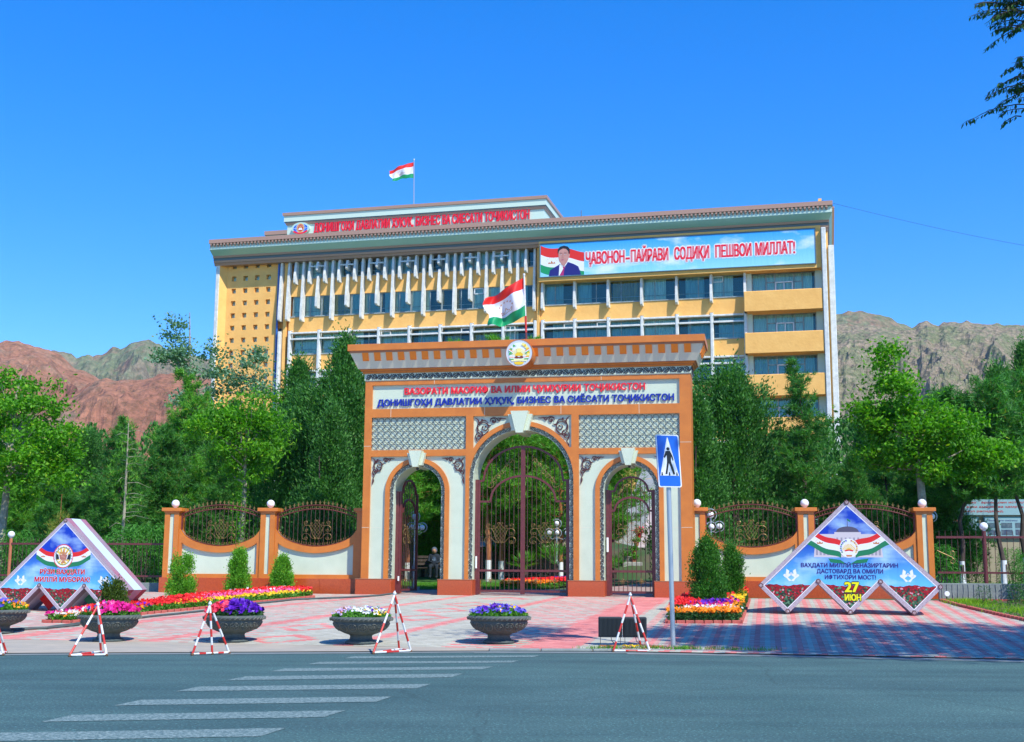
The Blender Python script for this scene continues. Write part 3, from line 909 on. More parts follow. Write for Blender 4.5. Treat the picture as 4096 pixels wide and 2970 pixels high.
# windows
pane_cache = {}
def window(x0, x1, z0, z1, seed, kind=0):
    R = random.Random(seed)
    w = x1 - x0; h = z1 - z0
    fr = MB()
    t = .055
    for a, b, c, d in ((0, w, 0, t), (0, w, h - t, h), (0, t, t, h - t), (w - t, w, t, h - t)):
        fr.box(a, b, .12, .2, c, d)
    split = w * (0.62 if R.random() < .5 else .36)
    fr.box(split - .03, split + .03, .12, .2, t, h - t)
    fr.box(t, w - t, .13, .19, .38, .42)
    small = R.random()
    wide = split > w / 2
    sx0, sx1 = (split + .03, w - t) if wide else (t, split - .03)
    if kind == 1:
        fr.box(t, w - t, .13, .19, h - .52, h - .46)
    f = link_mesh('window', fr.mesh('window', 'winframe'), B, (x0, 0, z0))
    OFF[f.name] = 0
    # inner box, panes, curtains
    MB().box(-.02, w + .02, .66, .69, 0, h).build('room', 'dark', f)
    g = MB(); g.box(t, split - .03, .125, .135, t, h - t); g.build('pane', 'glass', f)
    g = MB(); g.box(split + .03, w - t, .125, .135, t, h - t); g.build('pane', 'glass', f)
    cm = R.choice(['curtain', 'curtain', 'curtain_blue', 'curtain_blue', 'curtain_warm'])
    if R.random() < .9:
        a = R.uniform(0, .3) * w if R.random() < .4 else .05; b = w - .05 if R.random() < .6 else a + R.uniform(.4, .7) * w
        b = min(b, w - .05)
        n = max(int((b - a) / .06), 6)
        top = [(a + (b - a) * i / n, .21 + (.035 if i % 2 else -.02) + R.uniform(-.01, .01)) for i in range(n + 1)]
        cb = MB(); cb.v = [(x, y, .05) for x, y in top] + [(x, y, h - .04) for x, y in top]
        cb.f = [(i, i + 1, n + 2 + i, n + 1 + i) for i in range(n)]; cb.m = [0] * n
        cb.build('curtain', cm, f)
    if small < .30:
        s = MB()
        zz0, zz1 = (h - .55, h - .06) if small < .22 else (.08, h - .06)
        a, b = sx0 + .02, sx1 - .02
        for p in ((a, b, zz0, zz0 + .06), (a, b, zz1 - .06, zz1), (a, a + .06, zz0, zz1), (b - .06, b, zz0, zz1)):
            s.box(p[0], p[1], .07, .15, p[2], p[3])
        if small >= .22: s.box((a + b) / 2 - .03, (a + b) / 2 + .03, .07, .15, zz0, zz1)
        s.build('casement', 'upvc', f)
    return f
sd_ = 0
Lx = [-19.45, -16.78, -14.09, -11.43, -8.75, -6.07, -3.38, -.70, 1.98]
Rx = [2.59, 5.24, 7.97, 10.66, 13.43, 16.14, 18.75]
for k, (z0, z1) in enumerate(ROWS):
    for i in range(len(Lx) - 1):
        sd_ += 1; window(Lx[i] + .02, Lx[i + 1] - .02, z0 + .03, z1, sd_, 1 if k >= 2 else 0)
    if k >= 1:
        for i in range(len(Rx) - 1):
            sd_ += 1; window(Rx[i] + .02, Rx[i + 1] - .02, z0 + .03, z1, sd_, 1 if k >= 2 else 0)
MB().box(1.99, 2.58, -.02, .5, BOT, 28.2).build('party_wall', 'ochre', B)
MB().bbox(2.12, 2.34, -.35, -.02, BOT, 28.0, .02).build('gutter_duct', 'ochre', B)
# --- white fins
def fin(x, z0, z1, w=.225, d0=.30, d1=.62, taper=True):
    m = MB()
    h = w / 2
    zt = z1; zs = z0 + min(.9, (z1 - z0) * .3)
    da = d1 if taper else d0 + .1
    # side profile: slightly deeper at the foot, chamfered nose
    pf = [(d0, zt), (da, zs), (da, z0 + .10), (da - .12, z0)]
    vs = []
    for s in (-h, h):
        vs += [(x + s, .05, zt)] + [(x + s * .82, -d, z) for d, z in pf] + [(x + s, .05, z0)]
    n = 6
    m.add(vs, [tuple(range(n)), tuple(range(2 * n - 1, n - 1, -1))] + [(i, i + n, (i + 1) % n + n, (i + 1) % n) for i in range(n)])
    m.build('fin', 'whitecon', B)
ZC = 27.95
fin(-20.40, 22.5, ZC); fin(-19.70, 22.5, ZC)
Ls = [-18.38, -15.69, -12.99, -10.27, -7.56, -4.87, -2.16, .49]
for L in Ls: fin(L, 22.42, ZC)
fin(1.92, 22.42, ZC)
fin(-19.06, 25.68, ZC)
for L in Ls[:-1]:
    fin(L + .62, 25.66, ZC); fin(L + 2.03, 25.66, ZC)
    fin(L + 1.35, 23.52, 26.35)
    fin(L + 1.35, 26.68, 27.52, d0=.45)
    MB().bbox(L + .74, L + 1.93, -.60, -.45, 27.05, 27.16, .02).build('fin_cross_bar', 'whitecon', B)
fin(1.2, 25.66, ZC)
def tall_fin(x, z0=BOT, z1=21.74):
    MB().bbox(x - .13, x + .13, -.42, .05, z0, z1 - .1, .05).add([(x - .13, -.42, z1 - .1), (x + .13, -.42, z1 - .1), (x + .13, .05, z1), (x - .13, .05, z1), (x - .13, .05, z1 - .1), (x + .13, .05, z1 - .1)], [(0, 1, 2, 3), (0, 3, 4), (1, 5, 2)]).build('fin', 'whitecon', B)
for x in [-20.4] + Lx: tall_fin(x)
for x in Rx: tall_fin(x)
for x in Rx: fin(x, 22.45, 24.72, d0=.45, d1=.60)
# --- white louvre bars across each bay
for k in range(2, 6):
    z1 = ROWS[k][1]
    for xs_ in (Lx, Rx):
        for a, b in zip(xs_, xs_[1:]):
            for zz in (z1 - .06, z1 - .58):
                MB().bbox(a + .15, b - .15, -.46, -.22, zz, zz + .13, .03).build('louvre_bar', 'whitecon', B)
# --- fascia box that carries the banner
MB().box(2.40, 24.6, -.95, .1, 24.68, 28.0).build('fascia_box', 'ochre', B)
# --- balconies
BAL = [(21.45, 23.02), (18.17, 19.76), (14.86, 16.50), (11.55, 13.2)]
for k, (z0, z1) in enumerate(BAL):
    m = MB().bbox(18.70, 24.60, -1.2, -1.02, z0, z1, .04).box(18.70, 18.88, -1.02, 0, z0, z1 - .02).box(18.70, 24.6, -1.02, .5, z0, z0 + .18)
    m.build('balcony', 'ochre', B)
zt = 24.7
for k, (z0, z1) in enumerate(BAL):
    base = z0 + .2
    MB().box(18.86, 19.25, -.02, .62, base, zt).build('balcony_pier', 'mintwhite', B); MB().box(24.08, 24.6, -.02, .62, base, zt).build('balcony_pier', 'mintwhite', B)
    sd_ += 1
    w = 24.08 - 19.25; h = zt - base
    fr = MB()
    for a, b, c, d in ((0, w, 0, .07), (0, w, h - .07, h), (0, .07, 0, h), (w - .07, w, 0, h), (w * .22, w * .22 + .07, 0, h), (w * .36, w * .36 + .07, 0, h), (w * .66, w * .66 + .07, 0, h), (w * .79, w * .79 + .07, 0, h), (w * .22, w * .79, h - .75, h - .68)):
        fr.box(a, b, .35, .43, c, d)
    f = link_mesh('window', fr.mesh('window', 'winframe'), B, (19.25, 0, base))
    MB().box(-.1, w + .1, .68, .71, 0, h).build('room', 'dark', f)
    MB().box(.07, w - .07, .38, .39, .07, h - .07).build('pane', 'glass', f)
    n = 70
    cb = MB(); top = [(.1 + (w * .95 - .1) * i / n, .46 + (.035 if i % 2 else -.02)) for i in range(n + 1)]
    cb.v = [(x, y, .05) for x, y in top] + [(x, y, h - .04) for x, y in top]; cb.f = [(i, i + 1, n + 2 + i, n + 1 + i) for i in range(n)]; cb.m = [0] * n
    cb.build('curtain', ['curtain', 'curtain', 'curtain_blue', 'curtain_blue'][k], f)
    s = MB()
    a, b = w * .37, w * .65
    for p in ((a, b, .05, .13), (a, b, h - .78, h - .7), (a, a + .08, .05, h - .7), (b - .08, b, .05, h - .7), ((a + b) / 2 - .04, (a + b) / 2 + .04, .05, h - .7)):
        s.box(p[0], p[1], .28, .36, p[2], p[3])
    s.build('balcony_door', 'upvc', f)
    zt = z0
MB().bbox(24.62, 24.98, -1.3, .5, BOT, 27.75, .05).build('corner_pier', 'whitecon', B)
MB().box(24.98, 25.12, -.5, .8, BOT, 27.6).build('corner_strip', 'ochre', B)
MB().bbox(25.12, 25.55, -.75, .2, BOT, 26.45, .04).build('corner_pier', 'whitecon', B)
# --- cornice, front and right side (profile: out, z)
PROF = [(.55, 27.62), (.62, 27.62), (.70, 27.84), (.78, 27.84), (.82, 28.02), (.84, 28.02), (.86, 28.22), (.95, 28.22), (1.0, 28.40), (1.04, 28.42), (1.62, 28.78), (1.64, 28.82), (1.64, 29.0), (1.60, 29.02), (1.60, 29.30), (1.82, 29.32), (1.82, 29.66), (1.5, 29.72), (.4, 29.72)]
segm = ['copper', 'copper', 'tealgrey', 'copper', 'tealgrey', 'tealgrey', 'tealgrey', 'copper', 'sage', 'sage', 'sage', 'mintwhite', 'mintwhite', 'mintwhite', 'copper', 'copper', 'copper', 'copper']
mats_ = ['copper', 'tealgrey', 'sage', 'mintwhite']
CX0, CX1, CB = -26.6, 25.1, 18.0
m = MB()
for i in range(len(PROF) - 1):
    (d0, z0), (d1, z1) = PROF[i], PROF[i + 1]
    mi = mats_.index(segm[i])
    m.add([(CX0, -d0, z0), (CX1 + (d0 - .5) * .35, -d0, z0), (CX1 + (d1 - .5) * .35, -d1, z1), (CX0, -d1, z1)], [(0, 1, 2, 3)], mi)
    m.add([(CX1 + (d0 - .5) * .35, -d0, z0), (CX1 + (d0 - .5) * .35, CB, z0), (CX1 + (d1 - .5) * .35, CB, z1), (CX1 + (d1 - .5) * .35, -d1, z1)], [(0, 1, 2, 3)], mi)
# left end closing face
m.add([(CX0, -d, z) for d, z in PROF] + [(CX0, 0, 29.72), (CX0, 0, 27.62)], [tuple(range(len(PROF) + 2))], 2)
m.add([(CX0, -.56, 27.62), (CX1 + .03, -.56, 27.62), (CX1 + .03, .75, 27.62), (CX0, .75, 27.62)], [(0, 1, 2, 3)], 0)
m.build('cornice', mats_, B)
dm = MB().box(0, .15, -.20, 0, .11, .27, 0).box(0, .15, -.11, 0, .0, .06, 0).box(-.03, .0, -.02, 0, .05, .27, 1).mesh('dentil', ['copper', 'tealgrey'])
n = int((25.3 - CX0) / .32)
for i in range(n):
    link_mesh('dentil', dm, B, (CX0 + .1 + .32 * i, -1.60, 29.03))
for i in range(50):
    o = link_mesh('dentil', dm, B, (CX1 + .385, -1.4 + .36 * i, 29.03), PI / 2)
# --- penthouse with the sign
PX0, PX1, PY = -21.55, 1.92, 3.0
MB().box(PX0, PX1, PY, 14, 29.0, 32.0).build('penthouse_wall', 'mintwhite', B)
m = MB()
pf = [(.0, 31.93), (.10, 31.95), (.12, 32.10), (.20, 32.12), (.20, 32.20), (.24, 32.22), (.24, 32.74), (.34, 32.76), (.36, 33.02), (.0, 33.05)]
sg = [0, 0, 0, 1, 1, 2, 0, 0, 0]
for i in range(len(pf) - 1):
    (d0, z0), (d1, z1) = pf[i], pf[i + 1]
    m.add([(PX0 - d0, PY - d0, z0), (PX1 + d0, PY - d0, z0), (PX1 + d1, PY - d1, z1), (PX0 - d1, PY - d1, z1)], [(0, 1, 2, 3)], sg[i])
    m.add([(PX1 + d0, PY - d0, z0), (PX1 + d0, 14, z0), (PX1 + d1, 14, z1), (PX1 + d1, PY - d1, z1)], [(0, 1, 2, 3)], sg[i])
    m.add([(PX0 - d0, PY - d0, z0), (PX0 - d0, 14, z0), (PX0 - d1, 14, z1), (PX0 - d1, PY - d1, z1)], [(0, 1, 2, 3)], sg[i])
m.add([(PX0, PY, 33.05), (PX1, PY, 33.05), (PX1, 14, 33.05), (PX0, 14, 33.05)], [(0, 1, 2, 3)], 0)
m.build('penthouse_cornice', ['copper', 'tealgrey', 'mintwhite'], B)
MB().box(-25.9, -21.6, 8, 14, 29.0, 32.6).build('plant_room', 'mintwhite', B)
MB().box(-26.1, -21.6, 7.85, 14, 32.62, 33.0).build('plant_room_trim', 'copper', B)
for vs, fs in text_parts('ДОНИШГОҲИ ДАВЛАТИИ ҲУҚУҚ, БИЗНЕС ВА СИЁСАТИ ТОҶИКИСТОН', -18.93, 31.13, 19.60, .84, PY - .01, .10, 0.030, True):
    MB().add(vs, fs).build('letter', 'red_letter', B)
# round university emblem beside the letters
def disc(m, cx, cz, rx, rz, y, mi=0, n=32, y1=None):
    m.plate([(cx + rx * math.cos(2 * PI * i / n), cz + rz * math.sin(2 * PI * i / n)) for i in range(n)], [], y, y if y1 is None else y1, mi)
def star(cx, cz, r, n=5, a0=90, inner=.42):
    return [(cx + (r if i % 2 == 0 else r * inner) * math.cos(math.radians(a0 + 180 * i / n)), cz + (r if i % 2 == 0 else r * inner) * math.sin(math.radians(a0 + 180 * i / n))) for i in range(2 * n)]
e = MB(); ex, ez, ey = -20.15, 31.55, PY - .28
disc(e, ex, ez, .86, .52, ey, 0, y1=PY)
em = e.build('emblem', ['mintwhite'], B)
e = MB()
disc(e, ex, ez, .80, .48, ey - .004, 1); disc(e, ex, ez - .02, .72, .42, ey - .008, 0); disc(e, ex, ez - .02, .69, .40, ey - .012, 2)
for fx in (-.45, .45, -.22, .22): e.ribbon([(ex + fx * math.cos(t), ez - .02 + .40 * math.sin(t)) for t in np.linspace(-1.5, 1.5, 9)], .025, ey - .016, mi=0)
e.ribbon([(ex - .69, ez - .02), (ex + .69, ez - .02)], .025, ey - .016, mi=0)
disc(e, ex, ez, .36, .43, ey - .020, 3); disc(e, ex, ez, .27, .34, ey - .024, 4)
e.plate([(ex - .19, ez - .2), (ex, ez - .17), (ex + .19, ez - .2), (ex + .15, ez), (ex, ez - .03), (ex - .15, ez)], [], ey - .028, ey - .028, 0)
e.plate([(ex - .12, ez + .02), (ex + .12, ez + .02), (ex + .14, ez + .14), (ex + .05, ez + .08), (ex, ez + .2), (ex - .05, ez + .08), (ex - .14, ez + .14)], [], ey - .03, ey - .03, 3)
for k in range(7):
    a = math.radians(20 + 140 * k / 6); disc(e, ex + .22 * math.cos(a), ez + .04 + .22 * math.sin(a), .02, .02, ey - .03, 0, 6)
rb = [(ex - .72, ez - .34), (ex - .6, ez - .22), (ex - .3, ez - .38), (ex, ez - .42), (ex + .3, ez - .38), (ex + .6, ez - .22), (ex + .72, ez - .34), (ex + .5, ez - .46), (ex + .2, ez - .54), (ex, ez - .56), (ex - .2, ez - .54), (ex - .5, ez - .46)]
e.plate(rb, [], ey - .034, ey - .034, 5)
e.build('emblem_print', ['white', 'sage', 'signblue', mat('emblem_gold', (.75, .48, .15), .4), 'redpaint', 'red_letter'], em)
# rooftop bits
MB().box(24.5, 24.75, -.2, .1, 29.7, 30.35).build('antenna_base', 'ochre', B)
MB().tube([(3.4, 12, 29), (3.4, 12, 34.3)], .05, 6).box(3.2, 3.6, 11.8, 12.2, 33.2, 33.35).build('roof_vent', 'tealgrey', B)

# ------------------------------------------------------------------ banner on the building
PW = (math.cos(BA), math.sin(BA))
def bl(x, y): return (BO[0] + x * math.cos(BA) - y * math.sin(BA), BO[1] + x * math.sin(BA) + y * math.cos(BA))
bx, by = bl(2.56, -1.0)
BN = thing('banner', 'wide sky blue banner with suited man and red letters high on the building', 'banner', (bx, by, 25.03), BA)
def skyprint(name, c0, c1, cloud, scale=1.2, zr=(0, 1), lo=.52, hi=.7):
    m = bpy.data.materials.new(name); m.use_nodes = True
    t = m.node_tree; b = t.nodes['Principled BSDF']; b.inputs['Roughness'].default_value = .45
    tc = _n(t, 'ShaderNodeTexCoord'); sp = _n(t, 'ShaderNodeSeparateXYZ'); t.links.new(tc.outputs['Object'], sp.inputs[0])
    mr = _n(t, 'ShaderNodeMapRange'); mr.inputs[1].default_value = zr[0]; mr.inputs[2].default_value = zr[1]
    t.links.new(sp.outputs[2], mr.inputs[0])
    r = _n(t, 'ShaderNodeMix'); r.data_type = 'RGBA'; r.inputs[6].default_value = (*c0, 1); r.inputs[7].default_value = (*c1, 1)
    t.links.new(mr.outputs[0], r.inputs[0])
    nz = _n(t, 'ShaderNodeTexNoise'); nz.inputs['Scale'].default_value = scale; nz.inputs['Detail'].default_value = 7
    mp = _n(t, 'ShaderNodeMapping'); mp.inputs['Scale'].default_value = (.6, 1, 1.3); t.links.new(tc.outputs['Object'], mp.inputs[0]); t.links.new(mp.outputs[0], nz.inputs['Vector'])
    cr = _n(t, 'ShaderNodeValToRGB'); cr.color_ramp.elements[0].position = lo; cr.color_ramp.elements[1].position = hi
    t.links.new(nz.outputs['Fac'], cr.inputs[0])
    mx = _n(t, 'ShaderNodeMix'); mx.data_type = 'RGBA'; mx.inputs[7].default_value = (*cloud, 1)
    t.links.new(cr.outputs[0], mx.inputs[0]); t.links.new(r.outputs[2], mx.inputs[6]); t.links.new(mx.outputs[2], b.inputs['Base Color'])
    nb = _n(t, 'ShaderNodeTexNoise'); nb.inputs['Scale'].default_value = 1.5; nb.inputs['Detail'].default_value = 3
    mp2 = _n(t, 'ShaderNodeMapping'); mp2.inputs['Rotation'].default_value = (0, .7, 0); mp2.inputs['Scale'].default_value = (3, 1, .5); t.links.new(tc.outputs['Object'], mp2.inputs[0]); t.links.new(mp2.outputs[0], nb.inputs['Vector'])
    bp = _n(t, 'ShaderNodeBump'); bp.inputs['Strength'].default_value = .35; bp.inputs['Distance'].default_value = .05
    t.links.new(nb.outputs['Fac'], bp.inputs['Height']); t.links.new(bp.outputs[0], b.inputs['Normal'])
    return m
BWd, BH = 21.6, 2.70
MB().box(0, BWd, -.03, 0.0, 0, BH).build('cloth', skyprint('banner_sky_print', (.30, .70, .84), (.03, .36, .82), (.72, .84, .90), .5, (0, BH)), BN)
fm = MB()
for a, b, c, d in ((-.07, BWd + .07, -.07, 0), (-.07, BWd + .07, BH, BH + .07), (-.07, 0, 0, BH), (BWd, BWd + .07, 0, BH)): fm.box(a, b, -.07, .04, c, d)
fm.build('frame', 'tealgrey', BN)
# wavy flag print, generic portrait of a man in a suit
pm_ = MB()
def wave(xs, zt, zb, y, mi):
    pm_.plate([(x, z) for x, z in zip(xs, zt)] + [(x, z) for x, z in list(zip(xs, zb))[::-1]], [], y, y, mi)
X = np.linspace(.03, 3.6, 15)
def wv(x, o): return 2.62 - o - .42 * (x / 3.6) ** .8 * 1.6 - .10 * math.sin(x * 2.2)
top = [wv(x, 0) for x in X]; m1 = [max(wv(x, .75), .06) for x in X]; m2 = [max(wv(x, 1.55), .04) for x in X]; m3 = [max(wv(x, 2.2), .02) for x in X]
wave(X, top, m1, -.034, 0); wave(X, m1, m2, -.034, 1); wave(X, m2, [min(a, b - .01) for a, b in zip(m3, m2)], -.034, 2)
c_ = [(0.62, 1.05), (.72, 1.22), (.82, 1.1), (.94, 1.32), (1.06, 1.1), (1.16, 1.22), (1.26, 1.05)]
pm_.plate(c_, [], -.037, -.037, 3)
for k in range(7):
    a = math.radians(15 + 150 * k / 6); pm_.plate(star(.94 + .42 * math.cos(a), 1.2 + .36 * math.sin(a), .035), [], -.037, -.037, 3)
def P_(pts, y, mi): pm_.plate(pts, [], y, y, mi)
hx, hz = 1.95, 1.72
P_([(.70, .03), (.80, .52), (1.25, .78), (1.62, .98), (1.95, .95), (2.30, 1.12), (2.75, .94), (3.12, .72), (3.28, .30), (3.34, .03)], -.040, 4)      # suit
P_([(1.62, .98), (1.95, .62), (2.30, 1.18), (2.10, 1.25), (1.70, 1.1)], -.043, 1)                     # collar
P_([(1.58, .90), (1.52, .03), (1.68, .03), (2.08, .92)], -.043, 1)
P_([(1.84, .74), (1.96, .78), (2.06, .70), (1.98, .60), (1.93, .03), (1.58, .03), (1.90, .60)], -.046, 5)   # tie
P_([(1.66, 1.25), (1.72, .95), (1.94, .80), (2.22, 1.12), (2.26, 1.35)], -.048, 6)                      # neck
P_([(1.50, 1.85), (1.50, 1.55), (1.56, 1.25), (1.72, 1.02), (1.92, .96), (2.12, 1.05), (2.30, 1.32), (2.36, 1.55), (2.36, 1.95), (2.2, 2.25), (1.9, 2.34), (1.64, 2.22), (1.52, 2.0)], -.051, 6)  # head
P_([(2.34, 1.78), (2.43, 1.80), (2.43, 1.62), (2.36, 1.48)], -.052, 6)                                # ear
P_([(1.44, 1.95), (1.46, 2.22), (1.62, 2.42), (1.95, 2.50), (2.28, 2.40), (2.44, 2.15), (2.42, 1.80), (2.34, 1.80), (2.30, 2.02), (2.12, 2.22), (1.86, 2.26), (1.62, 2.14), (1.53, 2.05), (1.50, 1.82)], -.054, 7)  # hair
for cx in (1.70, 2.05):
    P_([(cx - .14, 1.84), (cx - .05, 1.91), (cx + .13, 1.88), (cx + .12, 1.85), (cx - .05, 1.87)], -.055, 7)
    P_([(cx - .09, 1.74), (cx, 1.78), (cx + .09, 1.74), (cx, 1.72)], -.055, 1)
    P_([(cx - .035, 1.73), (cx - .02, 1.775), (cx + .03, 1.77), (cx + .03, 1.73)], -.0565, 7)
P_([(1.82, 1.74), (1.76, 1.50), (1.82, 1.46), (1.92, 1.48), (1.90, 1.56), (1.86, 1.74)], -.056, 8)
P_([(1.70, 1.32), (1.82, 1.35), (1.98, 1.33), (1.84, 1.28)], -.056, 5)
skin = mat('printed_skin', (.62, .30, .25), .5, col2=(.52, .23, .19), nscale=2); skin2 = mat('printed_skin_nose', (.50, .22, .18), .5)
pm_.build('printed_portrait', ['flag_red', 'white', 'flag_green', 'flag_gold', mat('navy_print', (.012, .012, .18), .5), mat('crimson_print', (.45, .02, .15), .5), skin, 'signblack', skin2], BN)
tx = MB(); to = MB()
for body, a, b in (('ҶАВОНОН', 6.32, 9.40), ('-', 9.55, 9.82), ('ПАЙРАВИ', 9.96, 12.88), ('СОДИҚИ', 13.40, 16.08), ('ПЕШВОИ', 16.60, 19.33), ('МИЛЛАТ!', 19.68, 22.63)):
    zz = .85
    for vs, fs in text_parts(body, a - 2.56, zz, b - a, .98, -.050, 0, .043): tx.add(vs, fs)
    for vs, fs in text_parts(body, a - 2.56, zz, b - a, .98, -.042, 0, .125): to.add(vs, fs)
to.build('letter_outline', 'white', BN); tx.build('letters', 'red_letter', BN)

# ------------------------------------------------------------------ flags
def flag(pole_label, flag_label, base, top, zf0, TR, BR, TL, BL, sag, seed, thick, redwhite=False, bulge=.15):
    """pole at base..top; cloth corners in world metres"""
    p = thing('flagpole', pole_label, 'flagpole', base)
    h = top[2] - base[2]
    mbp = MB().tube([(0, 0, 0), (top[0] - base[0], top[1] - base[1], h)], thick, 10)
    mbp.ball((top[0] - base[0], top[1] - base[1], h + thick), thick * 1.5, 8)
    mbp.build('pole', 'steel' if not redwhite else 'whitepaint', p)
    if redwhite:
        for a, b in ((.0, .16), (.16, .40)):
            q0 = Vector((top[0] - base[0], top[1] - base[1], h)) * a; q1 = Vector((top[0] - base[0], top[1] - base[1], h)) * b
            MB().tube([q0, q1], thick * 1.12, 10).build('painted_band', 'redpaint' if b > .2 else 'ironred', p)
    f = thing('flag', flag_label, 'flag', TR)
    nu, nv = 44, 30
    TRv, BRv, TLv, BLv = [Vector(q) - Vector(TR) for q in (TR, BR, TL, BL)]
    def pt(s, t):
        a = TRv.lerp(TLv, s); b = BRv.lerp(BLv, s)
        q = a.lerp(b, t)
        w = (TRv - BRv).length
        q.z -= sag * math.sin(PI * s) * (0.6 + .4 * t)
        q.y += bulge * w * math.sin(s * 7.0 + t * 2.5 + seed) * min(1, s * 3) + .05 * w * math.sin(s * 16 - t * 5 + seed)
        q.x += .05 * w * math.sin(t * 9 + seed) * s
        q.z += .025 * w * math.sin(s * 11 + seed * 2) * s
        return q
    def band(t0, t1, n, name, m_, ya=0.0):
        mm = MB()
        for j in range(n + 1):
            t = t0 + (t1 - t0) * j / n
            for i in range(nu + 1):
                q = pt(i / nu, t); mm.v.append((q.x, q.y + ya, q.z))
        mm.f = [(j * (nu + 1) + i, j * (nu + 1) + i + 1, (j + 1) * (nu + 1) + i + 1, (j + 1) * (nu + 1) + i) for j in range(n) for i in range(nu)]
        mm.m = [0] * len(mm.f)
        mm.build(name, m_, f, smooth=True)
    band(0, .27, 8, 'red_stripe', 'flag_red'); band(.27, .73, 14, 'white_stripe', 'flag_white'); band(.73, 1, 8, 'green_stripe', 'flag_green')
    mm = MB()
    def sp(poly2):
        vs = [pt(s, t) for s, t in poly2]
        mm.add([(q.x, q.y - .012, q.z) for q in vs], [tuple(range(len(vs)))])
    def line(pts, w):
        for (a, b), (c, d) in zip(pts, pts[1:]):
            dx, dz = c - a, d - b; l = math.hypot(dx, dz); nx, nz = -dz / l * w, dx / l * w
            sp([(a + nx, b + nz), (c + nx, d + nz), (c - nx, d - nz), (a - nx, b - nz)])
    cr = [(.36, .57), (.37, .66), (.46, .63), (.55, .63), (.64, .66), (.65, .57), (.59, .61), (.545, .58), (.505, .50), (.465, .58), (.42, .61), (.36, .57)]
    line(cr, .006)
    for k in range(7):
        a = math.radians(12 + 156 * k / 6); cx, cz = .505 + .17 * math.cos(a), .555 - .20 * math.sin(a)
        s_ = star(cx, cz, .026); sp(s_)
    mm.build('crown_and_stars', 'flag_gold', f)
c0 = bl(-11.4, 8.0)
def bw(x, y, z): a = bl(x, y); return (a[0], a[1], z)
flag('white flagpole on the roof of the building', 'smaller flag of red, white and green stripes high over the roof', bw(-11.38, 8, 33.05), bw(-11.47, 8, 38.9), 0,
     bw(-11.49, 7.9, 38.7), bw(-11.47, 7.9, 37.15), bw(-13.75, 7.5, 37.85), bw(-13.35, 7.6, 36.85), -.12, 1.0, .05, bulge=.05)
# ================================================================== ENTRANCE GATE (local: x along facade, y back, z world)
G = thing('entrance_gate', 'tall cream and orange triple arched entrance gate with black scrollwork and iron doors', 'gate', (0, 40, .75), GA, z0=.75)
ARCH = [(-3.12, .80, 4.08), (.305, 1.565, 4.46), (3.77, .80, 4.08)]     # centre, half opening, spring height
def arch_loop(c, r, zs, zb, n=28):
    return [(c - r, zb)] + [(c + r * math.cos(PI - PI * i / n), zs + r * math.sin(PI - PI * i / n)) for i in range(n + 1)] + [(c + r, zb)]
ZP = 1.25
X0, X1 = -4.95, 5.73
# body, standing on the plinths
MB().plate([(X0 + .02, ZP), (ARCH[0][0] - .8, ZP)] + arch_loop(*ARCH[0], ZP)[1:-1] + [(ARCH[0][0] + .8, ZP), (ARCH[1][0] - 1.565, ZP)] + arch_loop(*ARCH[1], ZP)[1:-1] +
           [(ARCH[1][0] + 1.565, ZP), (ARCH[2][0] - .8, ZP)] + arch_loop(*ARCH[2], ZP)[1:-1] + [(ARCH[2][0] + .8, ZP), (X1 - .02, ZP), (X1 - .02, 7.95), (X0 + .02, 7.95)], [], .08, 1.0, back=True).build('body', 'cream', G)
# orange facing with panel openings
holes = [[(-4.71, 6.78), (5.38, 6.78), (5.38, 7.57), (-4.71, 7.57)],
         [(-4.71, 5.42), (-1.51, 5.42), (-1.51, 6.50), (-4.71, 6.50)],
         [(2.18, 5.40), (5.37, 5.40), (5.37, 6.47), (2.18, 6.47)]]
def side_piece(xa, c, r, zs, zt, zb, sgn):
    # cream field between the frame and the ring, one side of an arch
    a_top = math.degrees(math.asin(min(1, (zt - .02 - zs) / r)))
    pts = [(xa, zb), (xa, zt)]
    e = arc(c, zs, r, 0 if sgn > 0 else 180, 86 if sgn > 0 else 94, 14)
    e = [p for p in e if p[1] < zt - .02]
    pts += [(e[-1][0], zt)] + e[::-1] + [(c + sgn * r, zb)]
    return pts
for c, xa, xb in ((-3.12, -4.71, -1.51), (3.77, 2.18, 5.37)):
    if abs(c - 1.075 - xa) > .1: holes.append(side_piece(xa, c, 1.075, 4.08, 5.21, ZP + .001, -1))
    if abs(xb - c - 1.075) > .1: holes.append(side_piece(xb, c, 1.075, 4.08, 5.21, ZP + .001, 1))
def centre_piece(xa, sgn):
    c, r, zs = .305, 1.845, 4.46
    zl, zt = 5.44, 6.49
    pts = [(xa, zl), (xa, zt)]
    e = [p for p in arc(c, zs, r, 0 if sgn > 0 else 180, 88 if sgn > 0 else 92, 24) if zl < p[1] < zt]
    xs = c + sgn * math.sqrt(r * r - (zl - zs) ** 2)
    # the ring may sit outside the panel edge at its foot
    pts += [(c + sgn * .12, zt)] + e[::-1]
    pts = [p for p in pts if (p[0] - xa) * sgn <= 1e-6]
    if (xs - xa) * sgn < 0: pts.append((xs, zl))
    return pts
holes.append(centre_piece(-1.27, -1)); holes.append(centre_piece(1.94, 1))
outer = [(X0, ZP), (ARCH[0][0] - .93, ZP)] + arch_loop(-3.12, .93, 4.08, ZP)[1:-1] + [(ARCH[0][0] + .93, ZP), (.305 - 1.70, ZP)] + arch_loop(.305, 1.70, 4.46, ZP)[1:-1] + [(.305 + 1.70, ZP), (3.77 - .93, ZP)] + \
        arch_loop(3.77, .93, 4.08, ZP)[1:-1] + [(3.77 + .93, ZP), (X1, ZP), (X1, 7.72), (X0, 7.72)]
